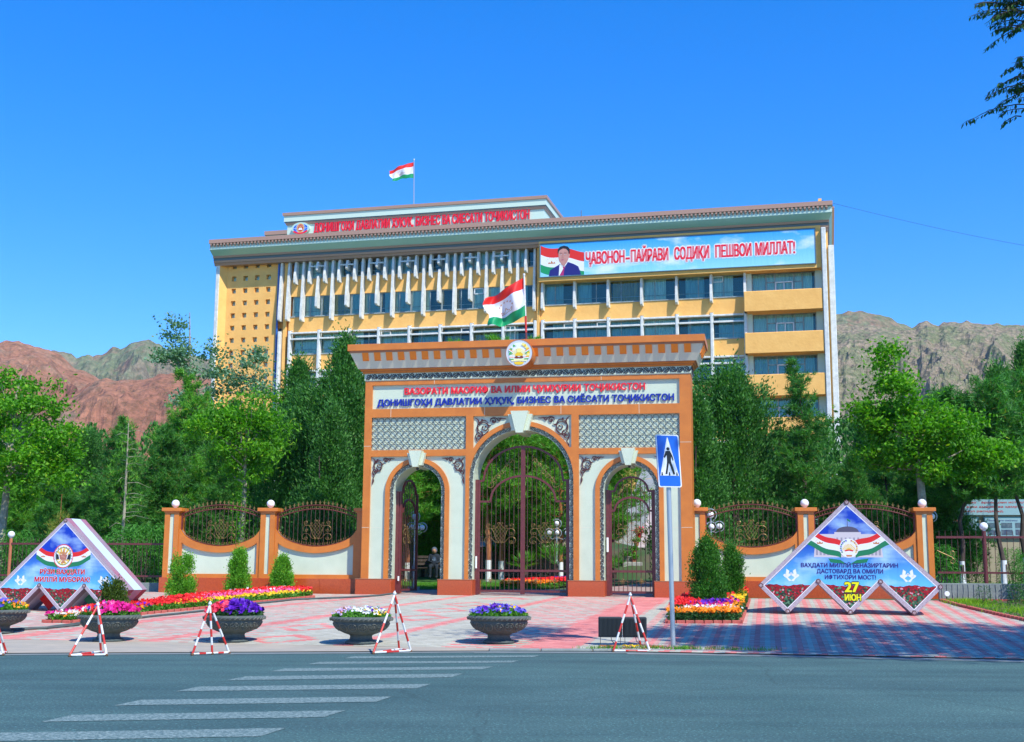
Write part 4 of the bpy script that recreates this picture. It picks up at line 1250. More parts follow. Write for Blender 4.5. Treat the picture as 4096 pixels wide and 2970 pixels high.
# holes touch the bottom edge: cut them from the outline instead by keeping a thin lip hidden by the plinth
MB().plate(outer, [[(x, max(z, ZP + .006)) for x, z in h] for h in holes], 0, .079).build('orange_facing', 'orange', G)
MB().box(X0, X0 + .02, .08, 1.0, ZP, 7.72).box(X1 - .02, X1, .08, 1.0, ZP, 7.72).build('side_facing', 'orange', G)
for (a, b, c, d, yy) in ((X0 - .004, X0 + .238, 5.55, 5.562, -.002), (X0 - .004, X0 + .238, 2.9, 2.912, -.002), (5.384, X1, 5.55, 5.562, -.002), (5.384, X1, 2.9, 2.912, -.002), (-4.06, -4.048, 6.502, 6.778, -.002), (-.9, -.888, 6.512, 6.778, -.002), (1.6, 1.612, 6.512, 6.778, -.002), (4.1, 4.112, 6.48, 6.778, -.002),
                     (-4.708, -4.2, 2.9, 2.910, .0775), (-2.04, -1.55, 2.9, 2.910, .0775), (2.16, 2.68, 2.9, 2.910, .0775), (4.86, 5.368, 2.9, 2.910, .0775), (-4.30, -4.292, 4.3, 5.2, .0775), (.02, .03, 6.79, 7.56, .0775), (-2.4, -2.39, 6.79, 7.56, .0775), (2.6, 2.61, 6.79, 7.56, .0775), (-2.6, -2.588, 7.58, 7.71, -.002), (2.9, 2.912, 7.58, 7.71, -.002)):
    MB().box(a, b, yy, yy + .004, c, d).build('panel_joint', 'greige', G)
# plinths
for a, b in ((-5.10, -3.90), (-2.36, -1.22), (1.84, 3.0), (4.53, 5.86)):
    MB().bbox(a, b, -.12, 1.12, .6, ZP, .015).build('plinth', 'granite', G)
    MB().box(a - .005, b + .005, -.125, 1.125, ZP - .001, ZP + .018).build('plinth_cap', 'brown', G)
# keystones
for c, s, zb in ((.305, 1.0, 5.90), (-3.12, .76, 4.84), (3.77, .76, 4.83)):
    H = .70 * s
    MB().plate([(c - .11 * s, zb), (c + .11 * s, zb), (c + .285 * s, zb + H), (c - .285 * s, zb + H)], [], -.30, 1.08, back=True).build('keystone', 'cream', G)
    MB().plate([(c - .27 * s, zb + .08 * s), (c + .27 * s, zb + .08 * s), (c + .40 * s, zb + H * .87), (c - .40 * s, zb + H * .87)], [], -.17, 1.04, back=True).build('keystone_flank', 'cream', G)
# ---- scrollwork
def scroll_path(mb, pos, length, p, w, y, sw, thick=.012):
    """pos(s, off) -> (x, z); off across the band"""
    n = max(int(round(length / p)), 1); p = length / n
    for k in range(n):
        s0 = (k + .5) * p; sg = 1 if k % 2 == 0 else -1
        pts = []
        for i in range(15):
            t = i / 14
            a = math.radians(-100 + 430 * t); r = w * (.44 - .30 * t)
            pts.append(pos(s0 + r * math.cos(a) * .95 * p / w * .9, sg * (r * math.sin(a) + w * .02)))
        mb.ribbon(pts, [sw * (1.25 - .5 * i / 14) for i in range(15)], y, y + thick)
        q = pos(s0 + .02, sg * w * .02)
        r = sw * .95
        mb.plate([(q[0] + r * math.cos(j * PI / 3), q[1] + r * math.sin(j * PI / 3)) for j in range(6)], [], y, y + thick)
        a1 = pos(s0 - p * .45, -sg * w * .48); a2 = pos(s0 - p * .25, -sg * w * .25); a3 = pos(s0 + .0 * p, -sg * w * .46); a4 = pos(s0 + p * .42, -sg * w * .30)
        mb.ribbon([a1, a2, a3], [sw * .4, sw * 1.5, sw * .8], y, y + thick)
        mb.ribbon([pos(s0 + p * .25, sg * w * .46), pos(s0 + p * .5, sg * w * .15), pos(s0 + p * .72, -sg * w * .44)], [sw * .5, sw * 1.5, sw * .6], y, y + thick)
for c, r, zs in ARCH:
    wb = .13; rm = r + wb / 2 + .002
    L1 = zs - ZP; L2 = PI * rm
    def pos(s, off, c=c, rm=rm, zs=zs, L1=L1, L2=L2):
        if s < L1: return (c - rm - off, ZP + s)
        if s < L1 + L2:
            a = PI - (s - L1) / rm
            return (c + (rm + off) * math.cos(a), zs + (rm + off) * math.sin(a))
        return (c + rm + off, zs - (s - L1 - L2))
    m = MB(); scroll_path(m, pos, 2 * L1 + L2, .165, wb, .062, .0145)
    m.build('arch_scrollwork', 'black', G, kind='stuff')
def star_outline(cx, cz, R):
    return [(cx + (R if i % 2 == 0 else R * .765) * math.cos(PI * i / 8), cz + (R if i % 2 == 0 else R * .765) * math.sin(PI * i / 8)) for i in range(16)]
for (xa, xb, za, zb) in ((-4.71, -1.51, 5.42, 6.50), (2.18, 5.37, 5.40, 6.47)):
    px = (xb - xa) / 15; pz = (zb - za - .02) / 5
    m = MB()
    for i in range(15):
        for j in range(5):
            pts = star_outline(xa + px * (i + .5), za + .01 + pz * (j + .5), 1)
            cx, cz = xa + px * (i + .5), za + .01 + pz * (j + .5)
            pts = [(cx + (x - cx) * px / 2 * .99, cz + (z - cz) * pz / 2 * .99) for x, z in pts]
            m.ribbon(pts, 0.0135, .030, .045, closed=True)
    m.build('star_lattice', 'black', G, kind='stuff')
# corner arabesques
def arabesque(ox, oz, sx, S_, flat=1.0):
    m = MB()
    def T(pts): return [(ox + sx * x * S_, oz - z * S_ * flat) for x, z in pts]
    y0, y1 = .045, .062
    w = .026 * max(S_, .8)
    def R(pts, ww=w):
        if not isinstance(ww, list): ww = [ww * (.7 + .6 * math.sin(PI * i / (len(pts) - 1))) for i in range(len(pts))]
        m.ribbon(T(pts), ww, y0, y1)
    R(bez((.02, .02), (.12, .05), (.16, .12), (.17, .20), 8), [w * (.3 + .25 * i) for i in range(9)])
    R(spiral(.36, .36, .20, .05, 200, 1.2, 22)); R(spiral(.34, .38, .27, .22, 60, .55, 14))
    R(bez((.17, .20), (.25, .10), (.38, .10), (.46, .16), 8)); R(bez((.17, .20), (.10, .28), (.12, .42), (.18, .48), 8))
    R(bez((.46, .16), (.44, .30), (.56, .34), (.62, .26), 8), [w * (.4 + 1.6 * math.sin(PI * i / 8)) for i in range(9)])
    R(spiral(.68, .14, .12, .03, 170, 1.3, 16)); R(bez((.56, .08), (.66, -.01), (.78, .02), (.82, .10), 7)); R(spiral(.86, .10, .075, .02, 190, 1.2, 12)); R(bez((.90, .06), (.98, .03), (1.02, .09), (1.12, .05), 8), [w * (.6 + .7 * math.sin(PI * i / 8)) for i in range(9)])
    R(spiral(.16, .68, .13, .03, 250, -1.3, 16)); R(bez((.12, .54), (.02, .64), (.06, .82), (.16, .86), 8)); R(bez((.18, .48), (.30, .50), (.34, .62), (.24, .70), 8), [w * (.4 + 1.5 * math.sin(PI * i / 8)) for i in range(9)])
    R(bez((.16, .86), (.10, .92), (.08, .98), (.07, 1.02), 5)); R(bez((.07, .98), (.13, 1.02), (.09, 1.12), (.05, 1.26), 8), [w * (.5 + 2.0 * math.sin(PI * i / 8)) for i in range(9)])
    R(bez((.52, .40), (.50, .54), (.40, .60), (.30, .62), 8), [w * (.4 + 1.4 * math.sin(PI * i / 8)) for i in range(9)])
    for x, z in ((.28, .09), (.11, .36), (.94, .06), (.40, .34), (.18, .66), (.68, .15), (.17, .2)):
        r = .030
        m.plate(T([(x + r * math.cos(j * PI / 4), z + r * math.sin(j * PI / 4)) for j in range(8)]), [], y0 - .01, y1)
    return m
for ox, oz, sx, s in ((-1.25, 6.46, 1, .94), (1.92, 6.46, -1, .94), (-4.69, 5.18, 1, .70), (-1.53, 5.18, -1, .70), (2.20, 5.16, 1, .70), (5.35, 5.16, -1, .70)):
    arabesque(ox, oz, sx, s).build('corner_arabesque', 'stud', G)
# ---- inscription
for vs, fs in text_parts('ВАЗОРАТИ МАОРИФ ВА ИЛМИ ҶУМҲУРИИ ТОҶИКИСТОН', -3.61, 7.25, 7.90, .215, .0785, .045, .040, True):
    MB().add(vs, fs).build('letter', 'red_letter', G)
for vs, fs in text_parts('ДОНИШГОҲИ ДАВЛАТИИ ҲУҚУҚ, БИЗНЕС ВА СИЁСАТИ ТОҶИКИСТОН', -4.53, 6.885, 9.73, .215, .0785, .045, .040, True):
    MB().add(vs, fs).build('letter', 'blue_letter', G)
# ---- ornament frieze
MB().box(X0 - .03, X1 + .03, -.03, 1.03, 7.74, 7.96).build('frieze_band', 'cream', G)
MB().box(X0 - .015, X1 + .015, -.015, 1.0, 7.715, 7.74).build('frieze_fillet', 'greige', G)
m = MB()
scroll_path(m, lambda s, off: (X0 + s, 7.85 + off), X1 - X0, .215, .19, -.046, .026, .014)
m.build('frieze_scrollwork', 'black', G)
m = MB()
def side_pos(s, off): return (X1 + .05, s, 7.85 + off)
tmp = MB(); scroll_path(tmp, lambda s, off: (s, 7.85 + off), 1.0, .2, .19, 0, .026, .012)
m.v = [(X1 + .034 + (-y + .012), x, z) for x, y, z in tmp.v]; m.f = tmp.f; m.m = tmp.m
m.build('frieze_scrollwork', 'black', G)
# ---- big flared cornice (out, z) all round
CP = [(.03, 7.96), (.07, 7.96), (.09, 8.02), (.13, 8.03), (.15, 8.09), (.20, 8.10), (.42, 8.60), (.44, 8.60), (.45, 8.66), (.49, 8.67), (.49, 8.88), (.40, 8.90), (.0, 8.90)]
CS = [1, 0, 1, 0, 1, 2, 1, 1, 0, 0, 0, 0]
m = MB()
for i in range(len(CP) - 1):
    (a, za), (b, zb_) = CP[i], CP[i + 1]
    L = [(X0 - a, -a, za), (X1 + a, -a, za), (X1 + a, 1 + a, za), (X0 - a, 1 + a, za)]
    U_ = [(X0 - b, -b, zb_), (X1 + b, -b, zb_), (X1 + b, 1 + b, zb_), (X0 - b, 1 + b, zb_)]
    m.add(L + U_, [(k, (k + 1) % 4, 4 + (k + 1) % 4, 4 + k) for k in range(4)], {0: 0, 1: 1, 2: 2}[CS[i]])
m.add([(X0, 0, 8.90), (X1, 0, 8.90), (X1, 1, 8.90), (X0, 1, 8.90)], [(0, 1, 2, 3)], 0)
m.build('cornice', ['orange', 'brown', 'greige'], G)
# slanted orange dentils set proud on the flare
def flare(z): return .20 + (z - 8.10) * .44
dmb = MB()
z0_, z1_ = 8.36, 8.60
y0_, y1_ = -flare(z0_) - .035, -flare(z1_) - .035
dmb.add([(-.105, y0_, z0_), (.105, y0_, z0_), (.105, y1_, z1_), (-.105, y1_, z1_), (-.105, y0_ + .05, z0_ - .02), (.105, y0_ + .05, z0_ - .02), (.105, y1_ + .06, z1_), (-.105, y1_ + .06, z1_)],
        [(0, 1, 2, 3), (0, 4, 5, 1), (1, 5, 6, 2), (3, 7, 4, 0)], 0)
dme = dmb.mesh('dentil', 'orange_deep', dz=0)
nd = 27; pitch = (X1 - X0 + .25) / nd
for i in range(nd):
    x = X0 - .1 + pitch * (i + .5)
    link_mesh('dentil', dme, G, (x, 0, 0))
for i in range(3):
    link_mesh('dentil', dme, G, (X1, .1 + .4 * i, 0), PI / 2)
# ---- round state emblem on the cornice
ec = (.40, 8.37); ey = -.86
m = MB()
N = 40
ring = [(ec[0] + .435 * math.cos(2 * PI * i / N), ec[1] + .435 * math.sin(2 * PI * i / N)) for i in range(N)]
m.plate(ring, [], ey, -.10, 0, side_mi=1)
emb = m.build('emblem', [mat('pale_emblem_face', (.60, .66, .72), .35), 'orange'], G)
e = MB()
def EP(pts, y, mi): e.plate([(ec[0] + x, ec[1] + z) for x, z in pts], [], ey - y, ey - y, mi)
# outline ring
e.ribbon([(ec[0] + .43 * math.cos(2 * PI * i / N), ec[1] + .43 * math.sin(2 * PI * i / N)) for i in range(N)], .02, ey - .006, ey - .001, 1, closed=True)
EP([(.34 * math.cos(2 * PI * i / N), .34 * math.sin(2 * PI * i / N)) for i in range(N)], .003, 6)
for k in range(15):          # sun rays
    a = math.radians(8 + 164 * k / 14); b = math.radians(3.6)
    EP([(0, -.08), (.24 * math.cos(a - b), -.08 + .24 * math.sin(a - b)), (.25 * math.cos(a), -.08 + .25 * math.sin(a)), (.24 * math.cos(a + b), -.08 + .24 * math.sin(a + b))], .006, 2)
EP(arc(0, -.09, .13, 0, 180, 14), .009, 3)
EP([(-.07, .02), (.07, .02), (.09, .15), (.04, .10), (0, .19), (-.04, .10), (-.09, .15)], .012, 2)
EP([(-.16, -.13), (-.08, -.09), (0, -.13), (.08, -.09), (.16, -.13), (.1, -.17), (0, -.16), (-.1, -.17)], .014, 4)
EP([(-.28, -.17), (0, -.19), (.28, -.17), (.24, -.27), (0, -.25), (-.24, -.27)], .016, 5)
EP([(-.17, -.29), (0, -.27), (.17, -.29), (.12, -.36), (0, -.38), (-.12, -.36)], .012, 3)
for k in range(9):           # wheat on the right
    a = math.radians(-35 + 100 * k / 8)
    cx, cz = .30 * math.cos(a), .30 * math.sin(a)
    EP([(cx - .05, cz - .035), (cx + .05, cz - .035), (cx + .045, cz + .04), (cx - .035, cz + .05)], .018 + .0005 * k, 3 if k % 2 else 2)
for k in range(8):           # cotton on the left
    a = math.radians(110 + 105 * k / 7)
    cx, cz = .29 * math.cos(a), .29 * math.sin(a)
    EP(star(cx, cz, .055, 5, 40 * k, .5), .018, 7 if k % 2 else 6)
for sgn in (-1, 1):          # tricolour ribbons
    for q, mi in ((0, 8), (1, 6), (2, 7)):
        z0 = .10 - .035 * q
        EP([(sgn * .33, z0 + .05), (sgn * .20, z0 - .03), (sgn * .20, z0 - .06), (sgn * .33, z0 + .02)], .022, mi)
        z0 = -.12 - .03 * q
        EP([(sgn * .32, z0 + .01), (sgn * .17, z0 - .0), (sgn * .17, z0 - .028), (sgn * .30, z0 - .02)], .022, mi)
e.build('emblem_relief', ['white', 'brown', mat('emblem_pale_yellow', (.9, .80, .25), .4), mat('emblem_yellow', (.85, .55, .02), .4), mat('emblem_maroon', (.22, .03, .01), .4), mat('emblem_cream', (.85, .82, .40), .4), mat('emblem_white', (.80, .84, .88), .4), mat('emblem_green', (.06, .42, .04), .4), mat('emblem_orange', (.85, .30, .06), .4)], emb)
# cameras under the side keystones
for c in (-3.12, 3.77):
    MB().ball((c + .02, -.05, 4.80), .05, 10).tube([(c + .02, -.05, 4.8), (c + .02, -.05, 4.90)], .015, 6).build('camera_dome', 'signblack', G)

# ---- iron doors
def tubes(mb, pts, y, r, n=5):
    mb.tube([(x, y, z) for x, z in pts], r, n)
def basket(mb, cx, cz, w, h, y, r=.010):
    """gilded basket with curling arms"""
    W2 = w / 2
    tw, bw_ = .30 * w, .13 * w
    zt, zb = cz + h * .22, cz - h * .36
    L = bez((cx - tw * .95, zt), (cx - tw * .55, zt - .10 * h), (cx - bw_ * 1.5, zb + .1 * h), (cx - bw_ * .3, zb), 8)
    Rr = [(2 * cx - x, z) for x, z in L]
    tubes(mb, L, y, r); tubes(mb, Rr, y, r)
    tp = bez((cx - tw * .95, zt), (cx - tw * .3, zt - .02), (cx - .05 * w, zt + .12 * h), (cx, zt + .25 * h), 6)
    tubes(mb, tp, y, r); tubes(mb, [(2 * cx - x, z) for x, z in tp], y, r)
    lz = [p[1] for p in L][::-1]; lx = [cx - p[0] for p in L][::-1]
    tz = [p[0] - cx for p in tp]; th = [p[1] for p in tp]
    slope = (zt - zb) / (tw * 1.15)
    for k in range(-5, 6):       # diamond mesh, cut to the outline
        for s in (-1, 1):
            x0 = cx + k * tw * .34; pts = []
            for i in range(25):
                z = zb + (zt + .22 * h - zb) * i / 24; x = x0 + s * (z - zb) / slope * .9 - s * tw * .45
                lim = np.interp(z, lz, lx) if z <= zt else -1
                top_ok = z <= np.interp(-abs(x - cx), tz, th)
                if (z <= zt and abs(x - cx) <= lim and top_ok) or (z > zt and top_ok and abs(x - cx) < tw * .9): pts.append((x, z))
            if len(pts) > 1: tubes(mb, [pts[0], pts[-1]], y, r * .7, 4)
    for s in (-1, 1):
        def X(pts): return [(cx + s * x * w, cz + z * h) for x, z in pts]
        tubes(mb, X(bez((.28, .22), (.36, .22), (.42, .22), (.44, .28), 6)), y, r)
        tubes(mb, X(spiral(.37, .36, .085, .03, -60, 1.1, 12)), y, r)
        tubes(mb, X(spiral(.19, .32, .05, .02, -90, 1.1, 10)), y, r * .9)
        tubes(mb, X(spiral(.06, .44, .05, .02, -130, -1.0, 10)), y, r * .9)
        tubes(mb, X(bez((.28, .22), (.46, .26), (.54, .04), (.42, -.06), 9)), y, r)
        tubes(mb, X(spiral(.36, 0.0, .07, .025, -60, -1.1, 12)), y, r)
        tubes(mb, X(bez((.08, -.36), (.16, -.50), (.22, -.22), (.32, -.16), 9)), y, r)
        tubes(mb, X(bez((.32, -.16), (.48, -.10), (.56, -.34), (.44, -.44), 9)), y, r)
        tubes(mb, X(spiral(.37, -.38, .08, .03, -40, -1.2, 12)), y, r)
        tubes(mb, X(spiral(.05, -.40, .04, .015, 90, s * 1.0, 8)), y, r * .9)
def rosette_row(mb, x0, x1, z, y, n):
    for k in range(n):
        cx = x0 + (x1 - x0) * (k + .5) / n
        for a in range(5):
            t = 2 * PI * a / 5 + .3
            tubes(mb, spiral(cx + .055 * math.cos(t), z + .055 * math.sin(t), .04, .02, math.degrees(t), .9, 8), y - .02, .007, 4)
        mb.ball((cx, y - .03, z), .028, 6)
        for s in (-1, 1): tubes(mb, bez((cx, z), (cx + s * .1, z + .06), (cx + s * .15, z - .06), (cx + s * .24, z), 8), y - .01, .007, 4)
def door(parent, x0, x1, zb, zmid, z1, z2, rz1, rz2, ch, y, single, tag_name='door_leaf'):
    """x0..x1 full door; z1 = shoulder of lower arch, rz1 = lower arch rise; z2/rz2 = same for the top arch; ch = shoulder width"""
    cx = (x0 + x1) / 2; hw = (x1 - x0) / 2
    halves = [(x0, x1)] if single else [(x0, cx), (cx, x1)]
    sh1, sh2 = ch
    def top_at(x, sh, zs, rise):
        dx = abs(x - cx)
        if dx > hw - sh: return zs
        return zs + rise * math.sqrt(max(0, 1 - (dx / (hw - sh)) ** 2))
    for a, b in halves:
        d = MB()
        t = .03
        d.box(a, b, y - t, y + t, zb, zb + .07); d.box(a, b, y - t, y + t, zmid - .035, zmid + .035)
        for xx in (a, b):
            zt = top_at(xx, sh2, z2, rz2) if abs(xx - cx) < 1e-6 else z2
            s = 1 if xx == a else -1
            d.box(min(xx, xx + s * .07), max(xx, xx + s * .07), y - t - .005, y + t + .005, zb - .06, zt + .03)
        for sh, zs, rs in ((sh1, z1, rz1), (sh2, z2, rz2)):
            pts = []
            n = 26
            for i in range(n + 1):
                x = a + (b - a) * i / n
                pts.append((x, top_at(x, sh, zs, rs)))
            # exact shoulders
            for xx in (cx - (hw - sh), cx + (hw - sh)):
                if a <= xx <= b: pts.append((xx + (.002 if xx > cx else -.002), zs))
            pts.sort()
            d.ribbon(pts, .062, y - t - .002, y + t + .002)
        leaf = d.build(tag_name, 'ironred', parent)
        nb = max(int((b - a) / .135), 3)
        for i in range(1, nb):
            x = a + (b - a) * i / nb
            MB().tube([(x, y, zb + .05), (x, y, top_at(x, sh2, z2, rz2) - .01)], .0125, 6, cap=False).build('bar', 'ironbar', leaf)
        g = MB()
        bc = (a + b) / 2
        w = min(1.02, (b - a) * .86)
        basket(g, bc, (zb + z1) / 2 + .42 if not single else 2.73, w, .72, y - .04, .0065)
        rosette_row(g, a + .12, b - .12, (zb + zmid) / 2 + .03, y - .02, max(2, int((b - a) / .6)))
        # curls under the top arch
        for s in ((-1,) if b <= cx + 1e-6 and not single else (1,) if not single else (-1, 1)):
            bx_ = cx + s * (hw - sh2) * .80
            for (ox, oz, r_, a0, tn) in ((0, .02, .16, 200, .9), (.10, .16, .10, 120, 1.1), (.22, .26, .08, 60, -1.2), (.34, .38, .09, 10, 1.2), (.46, .62, .07, 90, -1.1), (.60, .74, .09, 0, 1.1)):
                q = 1.0 if not single else .62
                pts = spiral(bx_ - s * ox * hw * .72 * q, z2 - .12 + oz * rz2 * .92, r_ * q, .03 * q, a0, tn, 12)
                tubes(g, [(2 * (bx_ - s * ox * hw * .72 * q) - x, z) if s > 0 else (x, z) for x, z in pts], y - .03, .009, 4)
            tubes(g, bez((bx_, z2 - .1), (bx_ - s * .05, z2 + .15 * rz2), (bx_ - s * .5 * hw * .5, z2 + .25 * rz2), (bx_ - s * hw * .42, z2 + .62 * rz2), 10), y - .03, .009, 4)
        g.build('gilded_scrolls', 'gold', leaf, kind='stuff')
    return
door(G, -1.17, 1.78, .87, 1.55, 3.75, 4.42, .82, 1.10, (.40, .17), .42, False)
door(G, 3.10, 4.50, .87, 1.55, 3.44, 4.06, .42, .44, (.16, .17), .42, True)
# jamb posts and hinges
MB().box(-1.26, -1.17, .36, .50, .75, 4.46).box(1.78, 1.87, .36, .50, .75, 4.46).box(3.0, 3.10, .36, .50, .75, 4.10).box(4.50, 4.57, .36, .50, .75, 4.10).box(-3.92, -3.82, .36, .5, .75, 4.10).box(-2.36, -2.32, .36, .5, .75, 4.10).build('door_posts', 'ironred', G)
MB().tube([(-1.20, .33, 1.62), (-1.20, .33, 2.0)], .03, 8).tube([(3.04, .33, 2.15), (3.04, .33, 2.6)], .035, 8).tube([(-3.78, .33, 1.2), (-3.78, .33, 1.35)], .03, 8).build('lock_covers', 'white', G)
# left side door stands open, swung inward about its left jamb
open_parent = MB().box(-3.83, -3.76, .41, .49, .80, 4.10).build('open_door_post', 'ironred', G)
OFF[open_parent.name] = 0.75
def open_door():
    # build a closed leaf at origin as vertices then turn it
    d = MB(); g = MB(); bars = []
    hx, hy = -3.80, .50
    w, zb, zmid, z1, z2, r1, r2, sh = 1.32, .87, 1.55, 3.44, 4.06, .42, .44, .16
    an = math.radians(81)
    def tr(mb):
        mb.v = [(hx + (x) * math.cos(an) - y * math.sin(an), hy + x * math.sin(an) + y * math.cos(an), z) for x, y, z in mb.v]; return mb
    cx = w / 2; hw = w / 2
    def top_at(x, zs, rise):
        dx = abs(x - cx)
        return zs if dx > hw - sh else zs + rise * math.sqrt(max(0, 1 - (dx / (hw - sh)) ** 2))
    d.box(0, w, -.03, .03, zb, zb + .07).box(0, w, -.03, .03, zmid - .035, zmid + .035).box(0, .07, -.035, .035, zb, z2 + .03).box(w - .07, w, -.035, .035, zb, z2 + .03)
    for zs, rs in ((z1, r1), (z2, r2)):
        d.ribbon([(w * i / 30, top_at(w * i / 30, zs, rs)) for i in range(31)], .062, -.032, .032)
    leaf = tr(d).build('door_leaf', 'ironred', G)
    for i in range(1, 10):
        x = w * i / 10
        b = MB().tube([(x, 0, zb), (x, 0, top_at(x, z2, r2))], .0125, 6, cap=False)
        tr(b).build('bar', 'ironbar', leaf)
    basket(g, w / 2, 2.73, 1.0, .72, -.04, .0075); rosette_row(g, .1, w - .1, 1.24, -.02, 2)
    tr(g).build('gilded_scrolls', 'gold', leaf, kind='stuff')
open_door()
MB().bbox(-3.92, -2.34, .36, .52, .74, .775, .005).build('threshold', 'concrete', G)

# ---- flag on top of the gate
def gw(x, y, z): return (x * math.cos(GA) - y * math.sin(GA), 40 + x * math.sin(GA) + y * math.cos(GA), z)
flag('striped flagpole standing on the gate above the round emblem', 'large flag of red, white and green stripes flying from the gate', gw(.41, .32, 8.90), gw(.325, .3, 11.17), 0,
     gw(.33, .28, 11.12), gw(.375, .28, 9.80), gw(-1.02, .15, 10.40), gw(-.80, .2, 9.47), .10, 2.2, .03, True, .13)

# ================================================================== GARDEN WALL WINGS
globe_me = MB().ball((0, 0, .15), .135, 20).tube([(0, 0, -.002), (0, 0, .03)], .06, 12).mesh('globe_lamp', 'globe', True)
fin_me = MB()
fin_me.tube([(0, 0, 0), (0, 0, .13)], [.010, .007], 5).plate([(-.012, .07), (0, .165), (.012, .07), (0, .05)], [], -.006, .006, back=True)
for s in (-1, 1): fin_me.tube([(x, 0, z) for x, z in [(0, .05), (s * .03, .06), (s * .038, .09), (s * .025, .10)]], .006, 4)
fin_me.ball((0, 0, .045), .016, 6)
fin_me = fin_me.mesh('finial', 'gold')
def wing(label, P0, P1, zb, H, posts, bays, right):
    """P0->P1 world line of the wall face; posts: list of distances; H cap height above base"""
    dx, dy = P1[0] - P0[0], P1[1] - P0[1]
    L = math.hypot(dx, dy); an = math.atan2(dy, dx)
    Wg = thing('garden_wall', label, 'wall', (P0[0], P0[1], zb), an)
    pz = .52
    hp = .235
    for s in posts:
        m = MB().box(s - hp, s + hp, 0, 2 * hp, pz, H - .22)
        m.build('post', 'cream', Wg)
        o_ = bpy.data.objects[-1] if False else None
        pf = MB()
        # orange frame with narrow inset panel, on the front and both sides
        z0, z1 = pz, H - .08
        pf.plate([(s - hp - .01, z0), (s + hp + .01, z0), (s + hp + .01, z1), (s - hp - .01, z1)], [[(s - .075, z0 + .14), (s + .075, z0 + .14), (s + .075, z1 - .12), (s - .075, z1 - .12)]], -.045, 0.0)
        tmp = MB().plate([(0, z0), (2 * hp, z0), (2 * hp, z1), (0, z1)], [[(.16, H - 1.05), (.31, H - 1.05), (.31, z1 - .12), (.16, z1 - .12)]], -.02, 0.0)
        for sg in (-1, 1):
            b = len(pf.v)
            pf.v += [(s + sg * (hp + .001 - y), x - .0, z) for x, y, z in tmp.v]
            pf.f += [tuple(b + i for i in f) for f in tmp.f]; pf.m += [0] * len(tmp.f)
        p = pf.build('post_frame', 'orange', Wg)
        MB().bbox(s - hp - .11, s + hp + .11, -.12, 2 * hp + .10, H - .11, H, .01).box(s - hp - .05, s + hp + .05, -.06, 2 * hp + .04, H - .15, H - .11).build('post_cap', 'orange', Wg)
        link_mesh('globe_lamp', globe_me, Wg, (s, .235, H))
    a, b = posts[0], posts[-1]
    # granite plinth in slabs
    xa, xb = a - hp - (.09 if not right else -.3), b + hp + (.09 if right else -.3)
    n = max(int((xb - xa) / 1.3), 1)
    for i in range(n):
        MB().bbox(xa + (xb - xa) * i / n + .002, xa + (xb - xa) * (i + 1) / n - .002, -.10, .50, -.25, pz, .004).build('plinth_slab', 'granite', Wg)
    for (s0, s1) in zip(posts, posts[1:]):
        x0, x1 = s0 + hp + .012, s1 - hp - .012
        w = x1 - x0; cx = (x0 + x1) / 2
        zt, zl = H - .70, H - 1.28          # wall top at the posts and at its lowest
        def curve(x, off=0):
            t = (x - cx) / (w / 2)
            t = min(1, abs(t) / .97)
            return zl + (zt - zl) * (1 - math.sqrt(max(0, 1 - t * t)) * 1.0) ** .92 - off
        n = 40
        top = [(x0 + w * i / n, curve(x0 + w * i / n)) for i in range(n + 1)]
        MB().plate([(x0, pz)] + [(x1, pz)] + [(x, z - .01) for x, z in top[::-1]], [], .09, .34, back=True).build('panel', 'cream', Wg)
        inner = []
        ins = .11
        for i in range(n + 1):
            x = x0 + ins + (w - 2 * ins) * i / n
            inner.append((x, min(curve(x) - .20 - .10 * abs((x - cx) / (w / 2)) ** 3, zt - .25)))
        MB().plate([(x0, pz), (x1, pz)] + top[::-1], [[(x0 + ins, pz + .13), (x1 - ins, pz + .13)] + inner[::-1]], .0, .09).build('panel_frame', 'orange', Wg)
        MB().plate([(x, z + .002) for x, z in top] + [(x, z + .012) for x, z in top[::-1]], [], 0.0, .36, back=True).build('coping', 'orange', Wg)
        # grille
        yg = .17
        def up(x, z0, rise):
            t = (x - cx) / (w / 2 - .02); return z0 + rise * (1 - t * t)
        g = MB()
        for z0 in (H - .20, H - .33):
            g.tube([(x0 + w * i / 24, yg, up(x0 + w * i / 24, z0, .31)) for i in range(25)], .018, 6)
        g.tube([(x, yg, z + .035) for x, z in top], .015, 6)
        for xx in (x0 + .03, x1 - .03): g.box(xx - .025, xx + .025, yg - .025, yg + .025, zt - .02, H - .16)
        for xx, s in ((x0 - .09, 1), (x1 + .09, -1)):
            for zz in (H - .27, H - .60): g.box(min(xx, xx + s * .14), max(xx, xx + s * .14), yg - .015, yg + .015, zz, zz + .03)
        gr = g.build('grille', 'ironred', Wg)
        nb = 19
        for i in range(1, nb):
            x = x0 + w * i / nb
            MB().tube([(x, yg, curve(x) + .03), (x, yg, up(x, H - .33, .31))], .010, 5, cap=False).build('bar', 'ironbar', gr)
            link_mesh('finial', fin_me, gr, (x, yg, up(x, H - .20, .31) + .01))
        sc = MB()
        for i in range(1, 2 * nb, 2):        # curls between the two arched rails
            x = x0 + w * i / (2 * nb); zc = up(x, H - .265, .31) - .01
            for s in (-1, 1):
                tubes(sc, [(x + s * px_, zc + pz_) for px_, pz_ in bez((0, -.042), (.05, -.045), (.065, .0), (.045, .035), 5) + [(.03, .03), (.032, .012)]], yg, .0062, 4)
